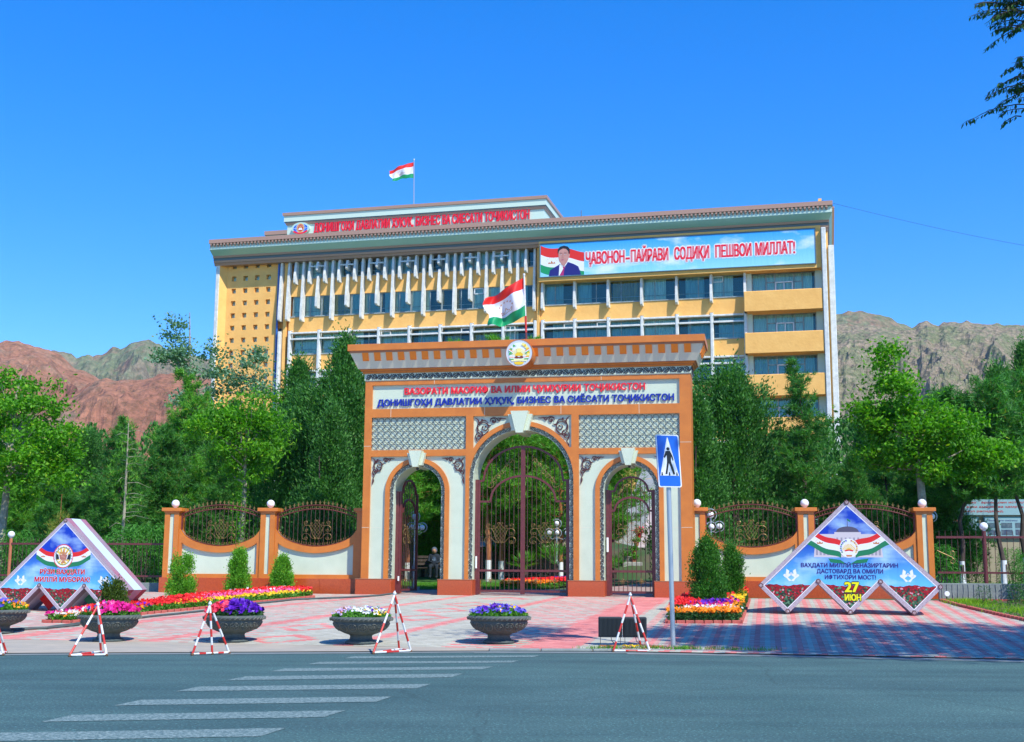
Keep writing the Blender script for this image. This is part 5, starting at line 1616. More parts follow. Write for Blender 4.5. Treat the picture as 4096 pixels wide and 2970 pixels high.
        for i in range(2, 34, 2):            # curls along the sunk lower rail
            x = x0 + .05 + (w - .1) * i / 34; zc = curve(x) + .10
            sl = (curve(x + .01) - curve(x - .01)) / .02
            for s in (-1, 1):
                tubes(sc, [(x + s * px_, zc + pz_ + sl * s * px_) for px_, pz_ in bez((0, -.04), (.045, -.045), (.06, .0), (.045, .035), 5) + [(.03, .03), (.03, .012)]], yg - .01, .0062, 4)
        basket(sc, cx, H - .72, 1.0, .70, yg - .035, .0065)
        sc.build('gilded_scrolls', 'gold', gr, kind='stuff')
    return Wg
wl0, wl1 = (-11.40, 42.25), (-4.75, 41.55)
wing('left garden wall of two sunk curved bays with iron grilles and white globes', wl0, wl1, .73, 2.83, [.03, 3.33, 6.60], 2, False)
wr0, wr1 = (5.75, 40.30), (13.05, 39.35)
wing('right garden wall of two curved bays behind the blue diamond board', wr0, wr1, .76, 2.83, [.22, 3.62, 7.25], 2, True)
# ================================================================== FLOWERS
def leaf_quads(C, a, b, upbias=0.3, seed=0, dirs=None):
    """diamond leaves: centres C (n,3), half length a, half width b (scalars or arrays)"""
    r = np.random.default_rng(seed)
    n = len(C)
    d1 = r.normal(size=(n, 3)) if dirs is None else dirs + r.normal(size=(n, 3)) * .45
    d1 /= np.linalg.norm(d1, axis=1, keepdims=True)
    nn = r.normal(size=(n, 3)); nn[:, 2] += upbias * 3
    nn -= (nn * d1).sum(1, keepdims=True) * d1
    nn /= np.linalg.norm(nn, axis=1, keepdims=True) + 1e-9
    d2 = np.cross(nn, d1)
    a = np.broadcast_to(a, (n,))[:, None] * r.uniform(.7, 1.25, (n, 1)); b = np.broadcast_to(b, (n,))[:, None] * r.uniform(.7, 1.25, (n, 1))
    V = np.stack([C - d1 * a, C + d2 * b - d1 * a * .1 - nn * b * .3, C + d1 * a, C - d2 * b - d1 * a * .1 - nn * b * .3], 1).reshape(-1, 3)
    F = np.arange(n * 4).reshape(n, 4)
    return V, F
def blossoms(C, r_, seed=0, tilt=.7):
    """five-lobed little flowers facing up and outward: each is a pentagonal cup of 5 kites"""
    g = np.random.default_rng(seed); n = len(C)
    N = g.normal(size=(n, 3)) * tilt; N[:, 2] += .9; N[:, 1] -= .75
    N /= np.linalg.norm(N, axis=1, keepdims=True)
    A = np.cross(N, g.normal(size=(n, 3))); A /= np.linalg.norm(A, axis=1, keepdims=True); Bv = np.cross(N, A)
    R = r_ * g.uniform(.75, 1.25, (n, 1))
    V = [C]
    for k in range(10):
        t = 2 * PI * k / 10; rr = R * (1.0 if k % 2 == 0 else .62)
        V.append(C + (A * math.cos(t) + Bv * math.sin(t)) * rr + N * R * (.25 if k % 2 == 0 else .12))
    V = np.stack(V, 1).reshape(-1, 3)
    q = []
    for k in range(5): q.append([0, (2 * k - 1) % 10 + 1, 2 * k + 1, (2 * k + 1) % 10 + 1])
    F = (np.arange(n)[:, None, None] * 11 + np.array(q)[None]).reshape(-1, 4)
    return V, F

# ================================================================== PLANTERS
PROFILE = [(.0, 0), (.32, 0), (.325, .035), (.30, .055), (.255, .07), (.235, .10), (.225, .14), (.235, .17), (.27, .185), (.36, .215), (.46, .265), (.535, .33), (.57, .39), (.585, .43), (.575, .445), (.60, .455), (.63, .475), (.645, .50), (.64, .525), (.615, .545), (.60, .55), (.57, .55), (.55, .535), (.55, .50), (0, .50)]
pl_me = MB().lathe(PROFILE, 48).mesh('bowl', 'urn', True)
rel = MB()
for k in range(16):
    a = 2 * PI * k / 16
    def onb(dx, dz):                   # point on the bowl flank
        z = .335 + dz
        r = np.interp(z, [.215, .265, .33, .39, .43], [.36, .46, .535, .57, .585]) + .008
        t = a + dx / .53
        return (r * math.cos(t), r * math.sin(t), z)
    rel.tube([onb(.085 * math.cos(t), .075 * math.sin(t)) for t in np.linspace(0, 2 * PI, 13)], .009, 4, cap=False)
    for j in range(8):
        t = 2 * PI * j / 8
        p0 = onb(.012 * math.cos(t), .012 * math.sin(t)); p1 = onb(.038 * math.cos(t), .036 * math.sin(t)); p2 = onb(.064 * math.cos(t), .058 * math.sin(t))
        rel.tube([p0, p1, p2], [.004, .011, .003], 4)
for k in range(40):
    a = 2 * PI * k / 40
    rel.tube([(.642 * math.cos(a), .642 * math.sin(a), .472), (.652 * math.cos(a + .05), .652 * math.sin(a + .05), .50), (.645 * math.cos(a + .11), .645 * math.sin(a + .11), .522)], .012, 4)
rel_me = rel.mesh('relief_band', 'urn_relief')
def planter(label, x, y, s, flowers, seed, height=.22, flabel=None, leafm='leaf_bed', spread=1.0):
    z = gz(uv_of(x, y)[1])
    P = thing('planter', label, 'planter', (x, y, z), random.uniform(0, 1), 'round concrete planters along the road')
    b = link_mesh('bowl', pl_me, P, (0, 0, z)); b.scale = (s, s, s); b.location.z = 0
    r = link_mesh('relief_band', rel_me, P, (0, 0, z)); r.scale = (s, s, s); r.location.z = 0
    o = MB().lathe([(.0, .505), (.555, .505)], 20).build('soil', 'soil', P); o.scale = (s, s, s)
    F = thing('flower_clump', flabel, 'flowers', (x, y, z + .52 * s), 0, 'flowers growing in the round planters')
    g = np.random.default_rng(seed)
    n = 1500
    rr = .60 * s * spread * np.sqrt(g.uniform(0, 1, n)); th = g.uniform(0, 2 * PI, n)
    dome = .85 * height * (1 - (rr / (.66 * s * spread)) ** 2.2) + .03
    C = np.stack([rr * np.cos(th), rr * np.sin(th), dome * g.uniform(.2, 1, n)], 1)
    V, Fq = leaf_quads(C, .045, .018, .2, seed)
    link_mesh('foliage', np_mesh('foliage', V, Fq, leafm), F)
    for (m_, frac, ux0, ux1, size) in flowers:
        k = int(frac)
        rr = .61 * s * spread * np.sqrt(g.uniform(0, 1, k * 3)); th = g.uniform(0, 2 * PI, k * 3)
        X = rr * np.cos(th) / (.61 * s * spread)
        sel = (X + g.normal(0, .12, k * 3) > ux0) & (X < ux1)
        rr, th = rr[sel][:k], th[sel][:k]
        dome = .85 * height * (1 - (rr / (.68 * s * spread)) ** 2.2) + .055 + g.uniform(-.03, .035, len(rr))
        C = np.stack([rr * np.cos(th), rr * np.sin(th), dome], 1)
        V, Fq = blossoms(C, size, seed + 5)
        link_mesh('blossoms', np_mesh('blossoms', V, Fq, m_), F)
planter('round planter cut by the left edge with blue and yellow pansies', -11.35, 28.35, .95, [('fl_blue', 90, -1, .6, .040), ('fl_orange', 30, .3, 1, .035), ('fl_yellow', 25, .5, 1, .03)], 21, .20, 'blue and orange pansies in the planter at the left edge')
planter('round planter with magenta petunias near the left diamond board', -8.35, 26.55, .99, [('fl_magenta', 210, -.2, 1, .052), ('fl_red', 60, -1, -.2, .045), ('fl_pink', 50, -.9, .2, .045), ('fl_white', 40, -.8, .3, .045), ('fl_purple', 25, -.6, .1, .04)], 22, .24, 'magenta petunias with red and white ones mixed in')
planter('round planter with crimson and deep purple petunias', -5.72, 26.42, .98, [('fl_coral', 190, -1, -.1, .052), ('fl_purple', 260, -.15, 1, .055), ('fl_white', 25, .85, 1, .05)], 23, .30, 'crimson petunias beside a mound of deep purple petunias', 'leaf_bed_dark')
planter('round planter with white, violet and yellow pansies left of the middle', -3.03, 25.95, .985, [('fl_orange', 35, -1, -.55, .035), ('fl_violet', 55, -1, -.4, .035), ('fl_white', 90, -.1, .8, .035), ('fl_yellow', 60, .3, 1, .028), ('fl_purple', 25, .2, 1, .033)], 24, .17, 'white and pale violet pansies with yellow at one side')
planter('round planter with blue pansies nearest the middle of the gate', -.23, 25.98, 1.0, [('fl_blue', 180, -1, 1, .038), ('fl_purple', 60, -1, .3, .036), ('fl_orange', 14, -.1, .4, .034), ('fl_yellow', 18, 0, .6, .032), ('fl_white', 8, -.2, .2, .034)], 25, .20, 'blue and violet pansies with a few orange ones in the middle')

# ================================================================== RED AND WHITE TRESTLES
def striped(name, parent, p0, p1, n, first, r=.020):
    p0, p1 = Vector(p0), Vector(p1)
    m = MB()
    for i in range(n):
        m.tube([p0.lerp(p1, i / n), p0.lerp(p1, (i + 1) / n)], r, 10, (i + first) % 2)
    return m.build(name, ['redpaint', 'whitepaint'], parent)
def trestle(label, feet, apex, z=0.0, n=5):
    cx = sum(f[0] for f in feet) / 3; cy = sum(f[1] for f in feet) / 3
    T = thing('barrier_trestle', label, 'barrier', (cx, cy, z), 0, 'red and white striped trestles along the road')
    L = [(f[0] - cx, f[1] - cy, .03) for f in feet]; A = (apex[0] - cx, apex[1] - cy, apex[2])
    for i, f in enumerate(L): striped('leg', T, f, A, n, i % 2)
    striped('base_bar', T, L[0], L[1], 3, 1, .018)
    striped('base_bar', T, L[1], L[2], 3, 1, .018)
    striped('base_bar', T, L[2], L[0], 3, 1, .018)
    m = MB().ball((A[0], A[1], A[2] + .02), .035, 8).tube([(A[0], A[1], A[2]), (A[0], A[1], A[2] + .07)], .018, 6)
    m.build('apex_cap', 'whitepaint', T)
    m = MB()
    for f in L: m.ball((f[0], f[1], .02), .032, 8)
    m.build('foot', mat('rusty_foot', (.16, .08, .04), .8), T)
trestle('striped trestle cut by the left edge of the picture', [(-9.25, 21.9), (-8.86, 22.35), (-9.02, 22.9)], (-9.12, 22.3, .92))
trestle('striped trestle in front of the magenta petunia planter', [(-7.62, 22.15), (-7.07, 22.42), (-7.42, 23.2)], (-7.38, 22.75, .86), n=5)
trestle('striped trestle in front of the crimson and purple planter', [(-5.64, 22.72), (-5.10, 23.22), (-5.35, 22.98)], (-5.42, 22.95, .88), n=6)
trestle('taller striped trestle right of the white pansy planter', [(-2.50, 23.4), (-1.87, 24.1), (-2.13, 24.55)], (-2.18, 23.9, 1.07), n=6)
trestle('striped trestle in front of the dark floodlights by the sign post', [(1.98, 24.5), (2.68, 24.52), (2.58, 25.1)], (2.33, 24.7, 1.06), z=0.0, n=6)

# ================================================================== CROSSING SIGN
sx, sy = 3.16, 24.95
Sg = thing('pedestrian_crossing_sign', 'blue pedestrian crossing sign on a grey pole in front of the right archway', 'road sign', (sx, sy, .05))
MB().tube([(.03, .03, 0), (-.02, .03, 3.2)], .047, 14).tube([(-.02, .03, 3.2), (-.03, .03, 4.0)], .03, 10).build('pole', 'steel', Sg)
sa = math.radians(-16)
pl = MB()
hw_, z0, z1 = .235, 3.14, 4.19
lean = .055
def SP(x, z): return (x + (z - z0) * -.055, z)
def rrect(x0, x1, z0, z1, r):
    return arc(x1 - r, z0 + r, r, -90, 0, 4) + arc(x1 - r, z1 - r, r, 0, 90, 4) + arc(x0 + r, z1 - r, r, 90, 180, 4) + arc(x0 + r, z0 + r, r, 180, 270, 4)
def sp_(pts, y, mi, y1=None): pl.plate([SP(x, z) for x, z in pts], [], y, y if y1 is None else y1, mi)
sp_(rrect(-hw_, hw_, z0, z1, .04), -.05, 1, -.01)
sp_(rrect(-hw_, hw_, z0, z1, .04), -.052, 0)
sp_(rrect(-hw_ + .022, hw_ - .022, z0 + .022, z1 - .022, .03), -.054, 1)
zt, zb = 4.13, 3.37
sp_([(-.19, zb), (.19, zb), (.008, zt), (-.008, zt)], -.056, 0)
sp_(arc(.0, 3.905, .033, 0, 360, 14)[:-1], -.058, 2)
sp_([(-.05, 3.86), (.035, 3.87), (.06, 3.80), (.045, 3.66), (.075, 3.55), (.115, 3.40), (.075, 3.39), (.035, 3.53), (.0, 3.62), (-.02, 3.52), (-.045, 3.40), (-.085, 3.40), (-.055, 3.54), (-.035, 3.66), (-.035, 3.78), (-.075, 3.72), (-.10, 3.74)], -.058, 2)
sp_([(.04, 3.86), (.085, 3.76), (.10, 3.68), (.08, 3.665), (.055, 3.75)], -.058, 2)
for k in range(5):
    x = -.15 + .075 * k
    if k in (1, 3): continue
    sp_([(x - .018, 3.375), (x + .018, 3.375), (x + .008, 3.44), (x - .008, 3.44)], -.058, 2)
o = pl.build('sign_plate', ['white', 'signblue', 'signblack'], Sg); o.rotation_euler.z = sa * -.4
# brackets
MB().box(-.06, .03, -.01, .08, 3.3, 3.34).box(-.08, .01, -.01, .08, 3.9, 3.94).build('bracket', 'steel', Sg)

# ================================================================== FLOODLIGHTS, BRICKS
fx, fy = 1.76, 25.45
for k in range(2):
    x0 = fx + k * .49
    Fl = thing('floodlight', ['dark ribbed floodlight at the kerb, the left one of the pair', 'dark ribbed floodlight at the kerb, the one nearer the sign post'][k], 'floodlight', (x0 + .24, fy, .065), 0, 'pair of ribbed floodlights at the kerb')
    m = MB().bbox(-.235, .235, -.03, .10, .17, .57, .02)
    m.build('housing', 'floodlight', Fl)
    for i in range(17):
        x = -.205 + .41 * i / 16
        MB().box(x - .006, x + .006, -.075, -.03, .21, .54).build('cooling_fin', 'floodlight', Fl)
    m = MB().tube([(-.2, .02, .18), (-.2, .02, .02), (-.2, -.12, .0)], .006, 5).tube([(.2, .02, .18), (.2, .02, .02), (.2, -.12, 0)], .006, 5).tube([(0, -.03, .22), (.02, -.1, .10), (.12, -.08, .02), (.3, .0, .01)], .008, 5)
    m.build('wire_stand', 'floodlight', Fl)
for k, (x, lab) in enumerate(((1.92, 'orange hollow brick under the left floodlight'), (2.83, 'orange hollow brick near the foot of the sign post'))):
    Bk = thing('hollow_brick', lab, 'brick', (x, 25.0, .03), 0, 'hollow bricks at the kerb')
    m = MB().plate([(-.17, 0), (.17, 0), (.17, .075), (-.17, .075)], [[(-.15 + .05 * i, .02), (-.115 + .05 * i, .02), (-.115 + .05 * i, .055), (-.15 + .05 * i, .055)] for i in range(6)], -.05, .07)
    m.build('shell', 'brick_orange', Bk)
Yc = thing('yellow_cloth', 'crumpled yellow cloth lying on grass by the striped trestle', 'cloth', (2.35, 24.98, .07))
m = MB(); 
for i in range(9):
    for j in range(5):
        m.v.append((-.16 + .04 * i, -.06 + .03 * j, .03 + .035 * math.sin(i * 1.9 + j) * math.cos(j * 1.3)))
m.f = [(j + 5 * i, j + 1 + 5 * i, j + 6 + 5 * i, j + 5 + 5 * i) for i in range(8) for j in range(4)]; m.m = [0] * len(m.f)
m.build('cloth', 'fl_yellow', Yc)
def grass_patch(pts, n, h, seed, m_='grass', spread=.12):
    g = np.random.default_rng(seed)
    P = np.array(pts)[g.integers(0, len(pts), n)] + g.normal(0, spread, (n, 3)) * [1, .5, 0]
    P[:, 2] = [max(0.03, gz(uv_of(a, b)[1]) if uv_of(a, b)[1] > 0 else hill(-uv_of(a, b)[1])) if uv_of(a, b)[1] < 14.9 else .01 for a, b in P[:, :2]]
    ang = g.uniform(0, 2 * PI, n); L = h * g.uniform(.4, 1.2, n)
    lean = g.normal(0, .45, (n, 2)) * L[:, None]
    w = .006
    dx = np.stack([np.cos(ang) * w, np.sin(ang) * w, np.zeros(n)], 1)
    mid = P + np.stack([lean[:, 0] * .4, lean[:, 1] * .4, L * .6], 1); tip = P + np.stack([lean[:, 0], lean[:, 1], L], 1)
    V = np.stack([P - dx, P + dx, mid + dx * .7, mid - dx * .7, tip], 1).reshape(-1, 3)
    b = np.arange(n)[:, None] * 5
    F = np.concatenate([b + np.array([[0, 1, 2, 3]]), b + np.array([[3, 2, 4, 4]])])
    F1 = (b + np.array([[0, 1, 2]])); F2 = b + np.array([[0, 2, 3]]); F3 = b + np.array([[3, 2, 4]])
    return np_mesh('grass_tuft', V, np.concatenate([F1, F2, F3]), m_)
pts = [(1.5 + .12 * i, kerb_y(1.5 + .12 * i) + .22, 0) for i in range(30)] + [(2.4, 24.9, 0), (3.25, 24.75, 0), (3.3, 24.7, 0), (3.4, 24.75, 0), (1.9, 24.9, 0), (2.7, 24.95, 0)] * 3
o = link_mesh('kerbside_grass', grass_patch(pts, 800, .08, 5)); tag(o, 'thin grass growing in the joint along the kerb by the sign post', 'grass', kind='stuff')

# ================================================================== HOSE
hp_ = [(-11.9, 28.7), (-10.65, 29.3), (-10.3, 30.4), (-9.33, 31.9), (-8.5, 33.5), (-8.0, 34.8), (-7.27, 36.8), (-6.5, 38.3), (-4.9, 39.2), (-4.2, 39.9), (-3.5, 41.2)]
hh = []
for i in range(len(hp_) - 1):
    for j in range(5):
        t = j / 5; x = hp_[i][0] + (hp_[i + 1][0] - hp_[i][0]) * t + .05 * math.sin(i * 3 + j); y = hp_[i][1] + (hp_[i + 1][1] - hp_[i][1]) * t
        u, v = uv_of(x, y); hh.append((x, y, (gz(v) if v > 0 else hill(-v)) + .03))
o = MB().tube(hh, .028, 8).build('cable', 'hose'); tag(o, 'thick grey cable lying along the flower bed on the left', 'cable')
o = MB().tube([(x + .12 + .1 * math.sin(i), y - .1, z) for i, (x, y, z) in enumerate(hh[:12])], .026, 8).build('cable', 'hose'); tag(o, 'short loose length of grey cable at the lower left of the forecourt', 'cable')

# ================================================================== FESTIVE DIAMOND BOARDS
def flowerprint(name):
    m = bpy.data.materials.new(name); m.use_nodes = True
    t = m.node_tree; b = t.nodes['Principled BSDF']; b.inputs['Roughness'].default_value = .45
    tc = _n(t, 'ShaderNodeTexCoord'); v = _n(t, 'ShaderNodeTexVoronoi'); v.inputs['Scale'].default_value = 26
    t.links.new(tc.outputs['Object'], v.inputs['Vector'])
    sp = _n(t, 'ShaderNodeSeparateXYZ'); t.links.new(tc.outputs['Object'], sp.inputs[0])
    cr = _n(t, 'ShaderNodeSeparateColor'); t.links.new(v.outputs['Color'], cr.inputs[0])
    mr = _n(t, 'ShaderNodeMapRange'); mr.inputs[1].default_value = .25; mr.inputs[2].default_value = .72; mr.inputs[3].default_value = .05; mr.inputs[4].default_value = .85
    t.links.new(sp.outputs[2], mr.inputs[0])
    lt = _n(t, 'ShaderNodeMath'); lt.operation = 'LESS_THAN'; t.links.new(cr.outputs[0], lt.inputs[0]); t.links.new(mr.outputs[0], lt.inputs[1])
    g = _n(t, 'ShaderNodeValToRGB'); g.color_ramp.interpolation = 'CONSTANT'
    g.color_ramp.elements[0].color = (.006, .035, .016, 1); g.color_ramp.elements[1].color = (.03, .13, .06, 1); g.color_ramp.elements[1].position = .55
    e = g.color_ramp.elements.new(.80); e.color = (.10, .25, .13, 1); e = g.color_ramp.elements.new(.93); e.color = (.65, .32, .36, 1)
    t.links.new(cr.outputs[1], g.inputs[0])
    rr = _n(t, 'ShaderNodeValToRGB'); rr.color_ramp.elements[0].color = (.75, .01, .015, 1); rr.color_ramp.elements[1].color = (.25, .0, .008, 1)
    rr.color_ramp.elements[1].position = .5; t.links.new(v.outputs['Distance'], rr.inputs[0])
    v.inputs['Randomness'].default_value = 1
    mx = _n(t, 'ShaderNodeMix'); mx.data_type = 'RGBA'; t.links.new(lt.outputs[0], mx.inputs[0]); t.links.new(g.outputs[0], mx.inputs[6]); t.links.new(rr.outputs[0], mx.inputs[7])
    t.links.new(mx.outputs[2], b.inputs['Base Color'])
    return m
def borderprint(name, c1, c2):
    m = bpy.data.materials.new(name); m.use_nodes = True
    t = m.node_tree; b = t.nodes['Principled BSDF']; b.inputs['Roughness'].default_value = .45
    tc = _n(t, 'ShaderNodeTexCoord'); mp = _n(t, 'ShaderNodeMapping'); mp.inputs['Rotation'].default_value = (0, PI / 4, 0)
    t.links.new(tc.outputs['Object'], mp.inputs[0])
    v = _n(t, 'ShaderNodeTexVoronoi'); v.inputs['Scale'].default_value = 22; v.inputs['Randomness'].default_value = .15; t.links.new(mp.outputs[0], v.inputs['Vector'])
    r = _n(t, 'ShaderNodeValToRGB'); r.color_ramp.interpolation = 'LINEAR'
    r.color_ramp.elements[0].position = .25; r.color_ramp.elements[0].color = (*c1, 1); r.color_ramp.elements[1].position = .42; r.color_ramp.elements[1].color = (*c2, 1)
    e = r.color_ramp.elements.new(.56); e.color = (c1[0] * 1.4, c1[1] * 1.6, c1[2] * 1.2, 1)
    t.links.new(v.outputs['Distance'], r.inputs[0]); t.links.new(r.outputs[0], b.inputs['Base Color'])
    return m
MT['fprint'] = flowerprint('rose_garden_print'); MT['bprint'] = borderprint('lace_border_print', (.24, .14, .19), (.66, .64, .72)); MT['bprint2'] = borderprint('purple_ornament_print', (.26, .08, .15), (.30, .38, .40))
MT['skyprint2'] = skyprint('board_sky_print', (.13, .52, .86), (.0, .04, .46), (.50, .76, .92), 1.2, (.75, 1.85), .50, .72)
MT['paleblue'] = mat('pale_blue_side_panel', (.50, .68, .78), .5); MT['palewhite'] = mat('lilac_white_panel', (.62, .55, .66), .5)
MT['bldprint'] = mat('printed_facade', (.62, .56, .58), .5); MT['bldshade'] = mat('printed_facade_shade', (.33, .30, .36), .5); MT['domeprint'] = mat('printed_dome', (.09, .08, .13), .5)
MT['navyletter'] = mat('navy_letters', (.03, .01, .20), .4); MT['lemon'] = mat('lemon_letters', (.82, .80, .0), .4); MT['redtext'] = mat('board_red_letters', (.60, .0, .01), .4)
MT['printgreen'] = mat('printed_green_ribbon', (.01, .20, .08), .45); MT['printred'] = mat('printed_red_ribbon', (.72, .015, .015), .45); MT['corner'] = mat('corner_rosette', (.13, .06, .06), .5)
ZIG = [(-1.56, 0), (-2.29, .72), (0, 2.92), (2.29, .72), (1.56, 0), (.77, .77), (0, 0), (-.77, .77)]
def inset(poly, d):
    n = len(poly); out = []
    area = sum(poly[i][0] * poly[(i + 1) % n][1] - poly[(i + 1) % n][0] * poly[i][1] for i in range(n))
    sg = 1 if area > 0 else -1
    for i in range(n):
        p0, p1, p2 = poly[i - 1], poly[i], poly[(i + 1) % n]
        a = Vector((p1[0] - p0[0], p1[1] - p0[1])).normalized(); b = Vector((p2[0] - p1[0], p2[1] - p1[1])).normalized()
        n1 = Vector((-a.y, a.x)) * sg; n2 = Vector((-b.y, b.x)) * sg
        bis = (n1 + n2); l = bis.length_squared
        q = Vector(p1) + bis * (2 * d / l) if l > 1e-6 else Vector(p1) + n1 * d
        out.append((q.x, q.y))
    return out
def clip(poly, f):
    """keep part where f(p) >= 0 (convex half-plane clip, fine for these outlines)"""
    out = []
    n = len(poly)
    for i in range(n):
        a, b = poly[i], poly[(i + 1) % n]
        fa, fb = f(a), f(b)
        if fa >= 0: out.append(a)
        if fa * fb < 0:
            t = fa / (fa - fb); out.append((a[0] + (b[0] - a[0]) * t, a[1] + (b[1] - a[1]) * t))
    return out
def board(label, x, y, zf, s, which, thick):
    D = thing('festive_board', label, 'display board', (x, y, zf), GA, 'festive diamond boards on the forecourt')
    parts = []
    def add(mb, name, m_, parent=D):
        o = mb.build(name, m_, parent); o.scale = (s, s, s) if parent is D else (1, 1, 1); return o
    m = MB().plate(ZIG, [], 0, thick, 0, back=True, side_mi=0)
    box = add(m, 'box', ['palewhite'])
    # side panels: ornament bands front and back, pale panel between
    sm = MB()
    n = len(ZIG)
    for i in range(n):
        a, b = ZIG[i], ZIG[(i + 1) % n]
        dx, dz = b[0] - a[0], b[1] - a[1]; L = math.hypot(dx, dz)
        nx, nz = -dz / L, dx / L
        # outward: outline is clockwise seen from the front
        e = .003
        up_ = i in (1, 2)
        for (t0, t1, mi) in ((0.0, .27, 0), (.27, .73, 1 if up_ else 2), (.73, 1.0, 0)):
            if which == 'R': pass
            sm.add([(a[0] + nx * e, thick * t0, a[1] + nz * e), (b[0] + nx * e, thick * t0, b[1] + nz * e), (b[0] + nx * e, thick * t1, b[1] + nz * e), (a[0] + nx * e, thick * t1, a[1] + nz * e)], [(0, 1, 2, 3)], mi)
    add(sm, 'side_panel', ['bprint2', 'paleblue', 'palewhite'])
    add(MB().plate(ZIG, [], -.004, -.004), 'lace_border', 'bprint')
    IN = inset(ZIG, .115)
    add(MB().plate(inset(ZIG, .095), [], -.006, -.006), 'white_line', 'white')
    zf_ = .70
    face = [(p[0], p[1]) for p in IN]
    xs = np.linspace(-2.1, 2.1, 43)
    # sky upper part (triangle above the flower line) and rose garden below, wavy line
    topz = max(p[1] for p in face); lx, rx = min(p[0] for p in face), max(p[0] for p in face)
    add(MB().plate(face, [], -.008, -.008), 'rose_garden', 'fprint')
    def roofz(x): return topz - abs(x) * (topz - .72) / (rx)
    line = []
    notch = .77 + .115 * 1.414
    for x in np.linspace(lx + .02, rx - .02, 60):
        zl = .735 + .02 * math.sin(x * 9) + .012 * math.sin(x * 31 + 1) - .03 * math.cos(x * 2.0) * 0
        # stay above the two notches
        for cx in (-.77, .77):
            zl = max(zl, notch - abs(x - cx))
        line.append((x, min(zl, roofz(x) - .002)))
    add(MB().plate(line + [(0, topz)], [], -.010, -.010), 'printed_sky', 'skyprint2')
    # corner rosettes
    cm = MB()
    for (px_, pz_) in ZIG:
        q = (px_ * (1 - .02), pz_)
        qi = inset(ZIG, .05)[ZIG.index((px_, pz_))]
        cm.plate([(qi[0] + .062 * math.cos(k * PI / 6), qi[1] + .062 * math.sin(k * PI / 6)) for k in range(12)], [], -.022, -.004, 0)
        cm.plate(star(qi[0], qi[1], .05, 8, 0, .5), [], -.024, -.024, 1)
    add(cm, 'corner_rosette', ['corner', 'bprint'])
    groups_ = {}; cur = ['printed_palace']
    def PL(pts, k, mi): groups_.setdefault(cur[0], MB()).plate(pts, [], -.0105 - .0003 * k, -.0105 - .0003 * k, mi)
    mats = ['bldprint', 'bldshade', 'domeprint', 'white', 'printred', 'printgreen', 'flag_gold', 'emb_y', 'skyprint2']
    MT['emb_y'] = MT.get('emb_y') or mat('printed_yellow', (.80, .55, .08), .45)
    MT['jacket'] = MT.get('jacket') or mat('printed_dark_sleeve', (.02, .02, .03), .5)
    MT['hand'] = MT.get('hand') or mat('printed_hand', (.45, .17, .12), .5)
    if which == 'R':
        # colonnaded palace behind the ribbons
        PL([(-.86, 1.45), (.86, 1.45), (.80, 1.98), (.70, 2.04), (-.70, 2.04), (-.80, 1.98)], 0, 0)
        PL([(-.33, 1.45), (.33, 1.45), (.33, 2.09), (-.33, 2.09)], 1, 0)
        PL([(-.31, 2.09)] + [(-.28 * math.cos(t), 2.10 + .135 * math.sin(t)) for t in np.linspace(0, PI, 12)] + [(.31, 2.09)], 2, 2)
        PL([(-.01, 2.22), (.01, 2.22), (.004, 2.44), (-.004, 2.44)], 2, 2); PL([(0, 2.44), (.08, 2.38), (.08, 2.34), (0, 2.39)], 2, 5)
        for i in range(18):
            x = -.78 + 1.56 * i / 17
            if abs(x) < .30: continue
            PL(arc(x, 1.88, .028, 0, 180, 5) + [(x - .028, 1.5), (x + .028, 1.5)], 2, 1)
        for i in range(6):
            x = -.26 + .52 * i / 5; PL([(x - .022, 1.5), (x + .022, 1.5), (x + .022, 1.95), (x - .022, 1.95)], 2, 1)
        rz = lambda x: 1.62 + .16 * abs(x) ** 1.4
    hwid = 1.16 if which == 'R' else .93
    # two ribbons of red, white and green meeting under the emblem
    zc = 1.78 if which == 'R' else 1.72
    for sg in (-1, 1):
        cur[0] = 'printed_ribbon|%d' % sg
        X_ = np.linspace(.18, hwid, 14)
        def wz(x): return zc - .42 + .50 * ((x - .1) / 1.0) ** .9 * (.82 if which == 'R' else .75) + .035 * math.sin(x * 8)
        for lo, hi, mi in ((.30, .44, 4), (.14, .30, 3), (0, .14, 5)):
            t = [(sg * x, wz(x) + hi) for x in X_]; b_ = [(sg * x, wz(x) + lo) for x in X_]
            f = [p for p in t + b_[::-1]]
            lim = lambda p: roofz(p[0]) - .01 - p[1]
            PL(clip(f, lim if False else (lambda p: topz - abs(p[0]) * (topz - .72) / rx - p[1])), 4 + (mi == 3), mi)
        PL([(sg * .02, zc - .52), (sg * .45, zc - .46), (sg * .50, zc - .36), (sg * .2, zc - .40)], 4, 5)
        # crowns on the white stripes
        cx, cz = sg * .70, wz(.70) + .19
        PL([(cx - .07, cz), (cx - .08, cz + .05), (cx - .03, cz + .03), (cx, cz + .07), (cx + .03, cz + .03), (cx + .08, cz + .05), (cx + .07, cz)], 7, 6)
        for k in range(7):
            a = math.radians(10 + 160 * k / 6); PL(star(cx + .11 * math.cos(a), cz + .04 + .09 * math.sin(a), .011), 7, 6)
        # doves
        for q, fl in ((1.56, 1), (1.33, -1)):
            cur[0] = 'printed_dove|%d%d' % (sg, fl)
            cx, cz = sg * q if which == 'R' else sg * (q - .02), .98
            k_ = fl * sg
            PL([(cx + .09 * k_, cz + .01), (cx + .05 * k_, cz + .04), (cx + .01 * k_, cz + .02), (cx - .05 * k_, cz - .07), (cx - .12 * k_, cz - .13), (cx - .06 * k_, cz - .15), (cx + .0 * k_, cz - .07), (cx + .06 * k_, cz - .03)], 3, 3)
            PL([(cx + .03 * k_, cz + .0), (cx + .00 * k_, cz + .17), (cx - .07 * k_, cz + .12), (cx - .04 * k_, cz - .04)], 3, 3)
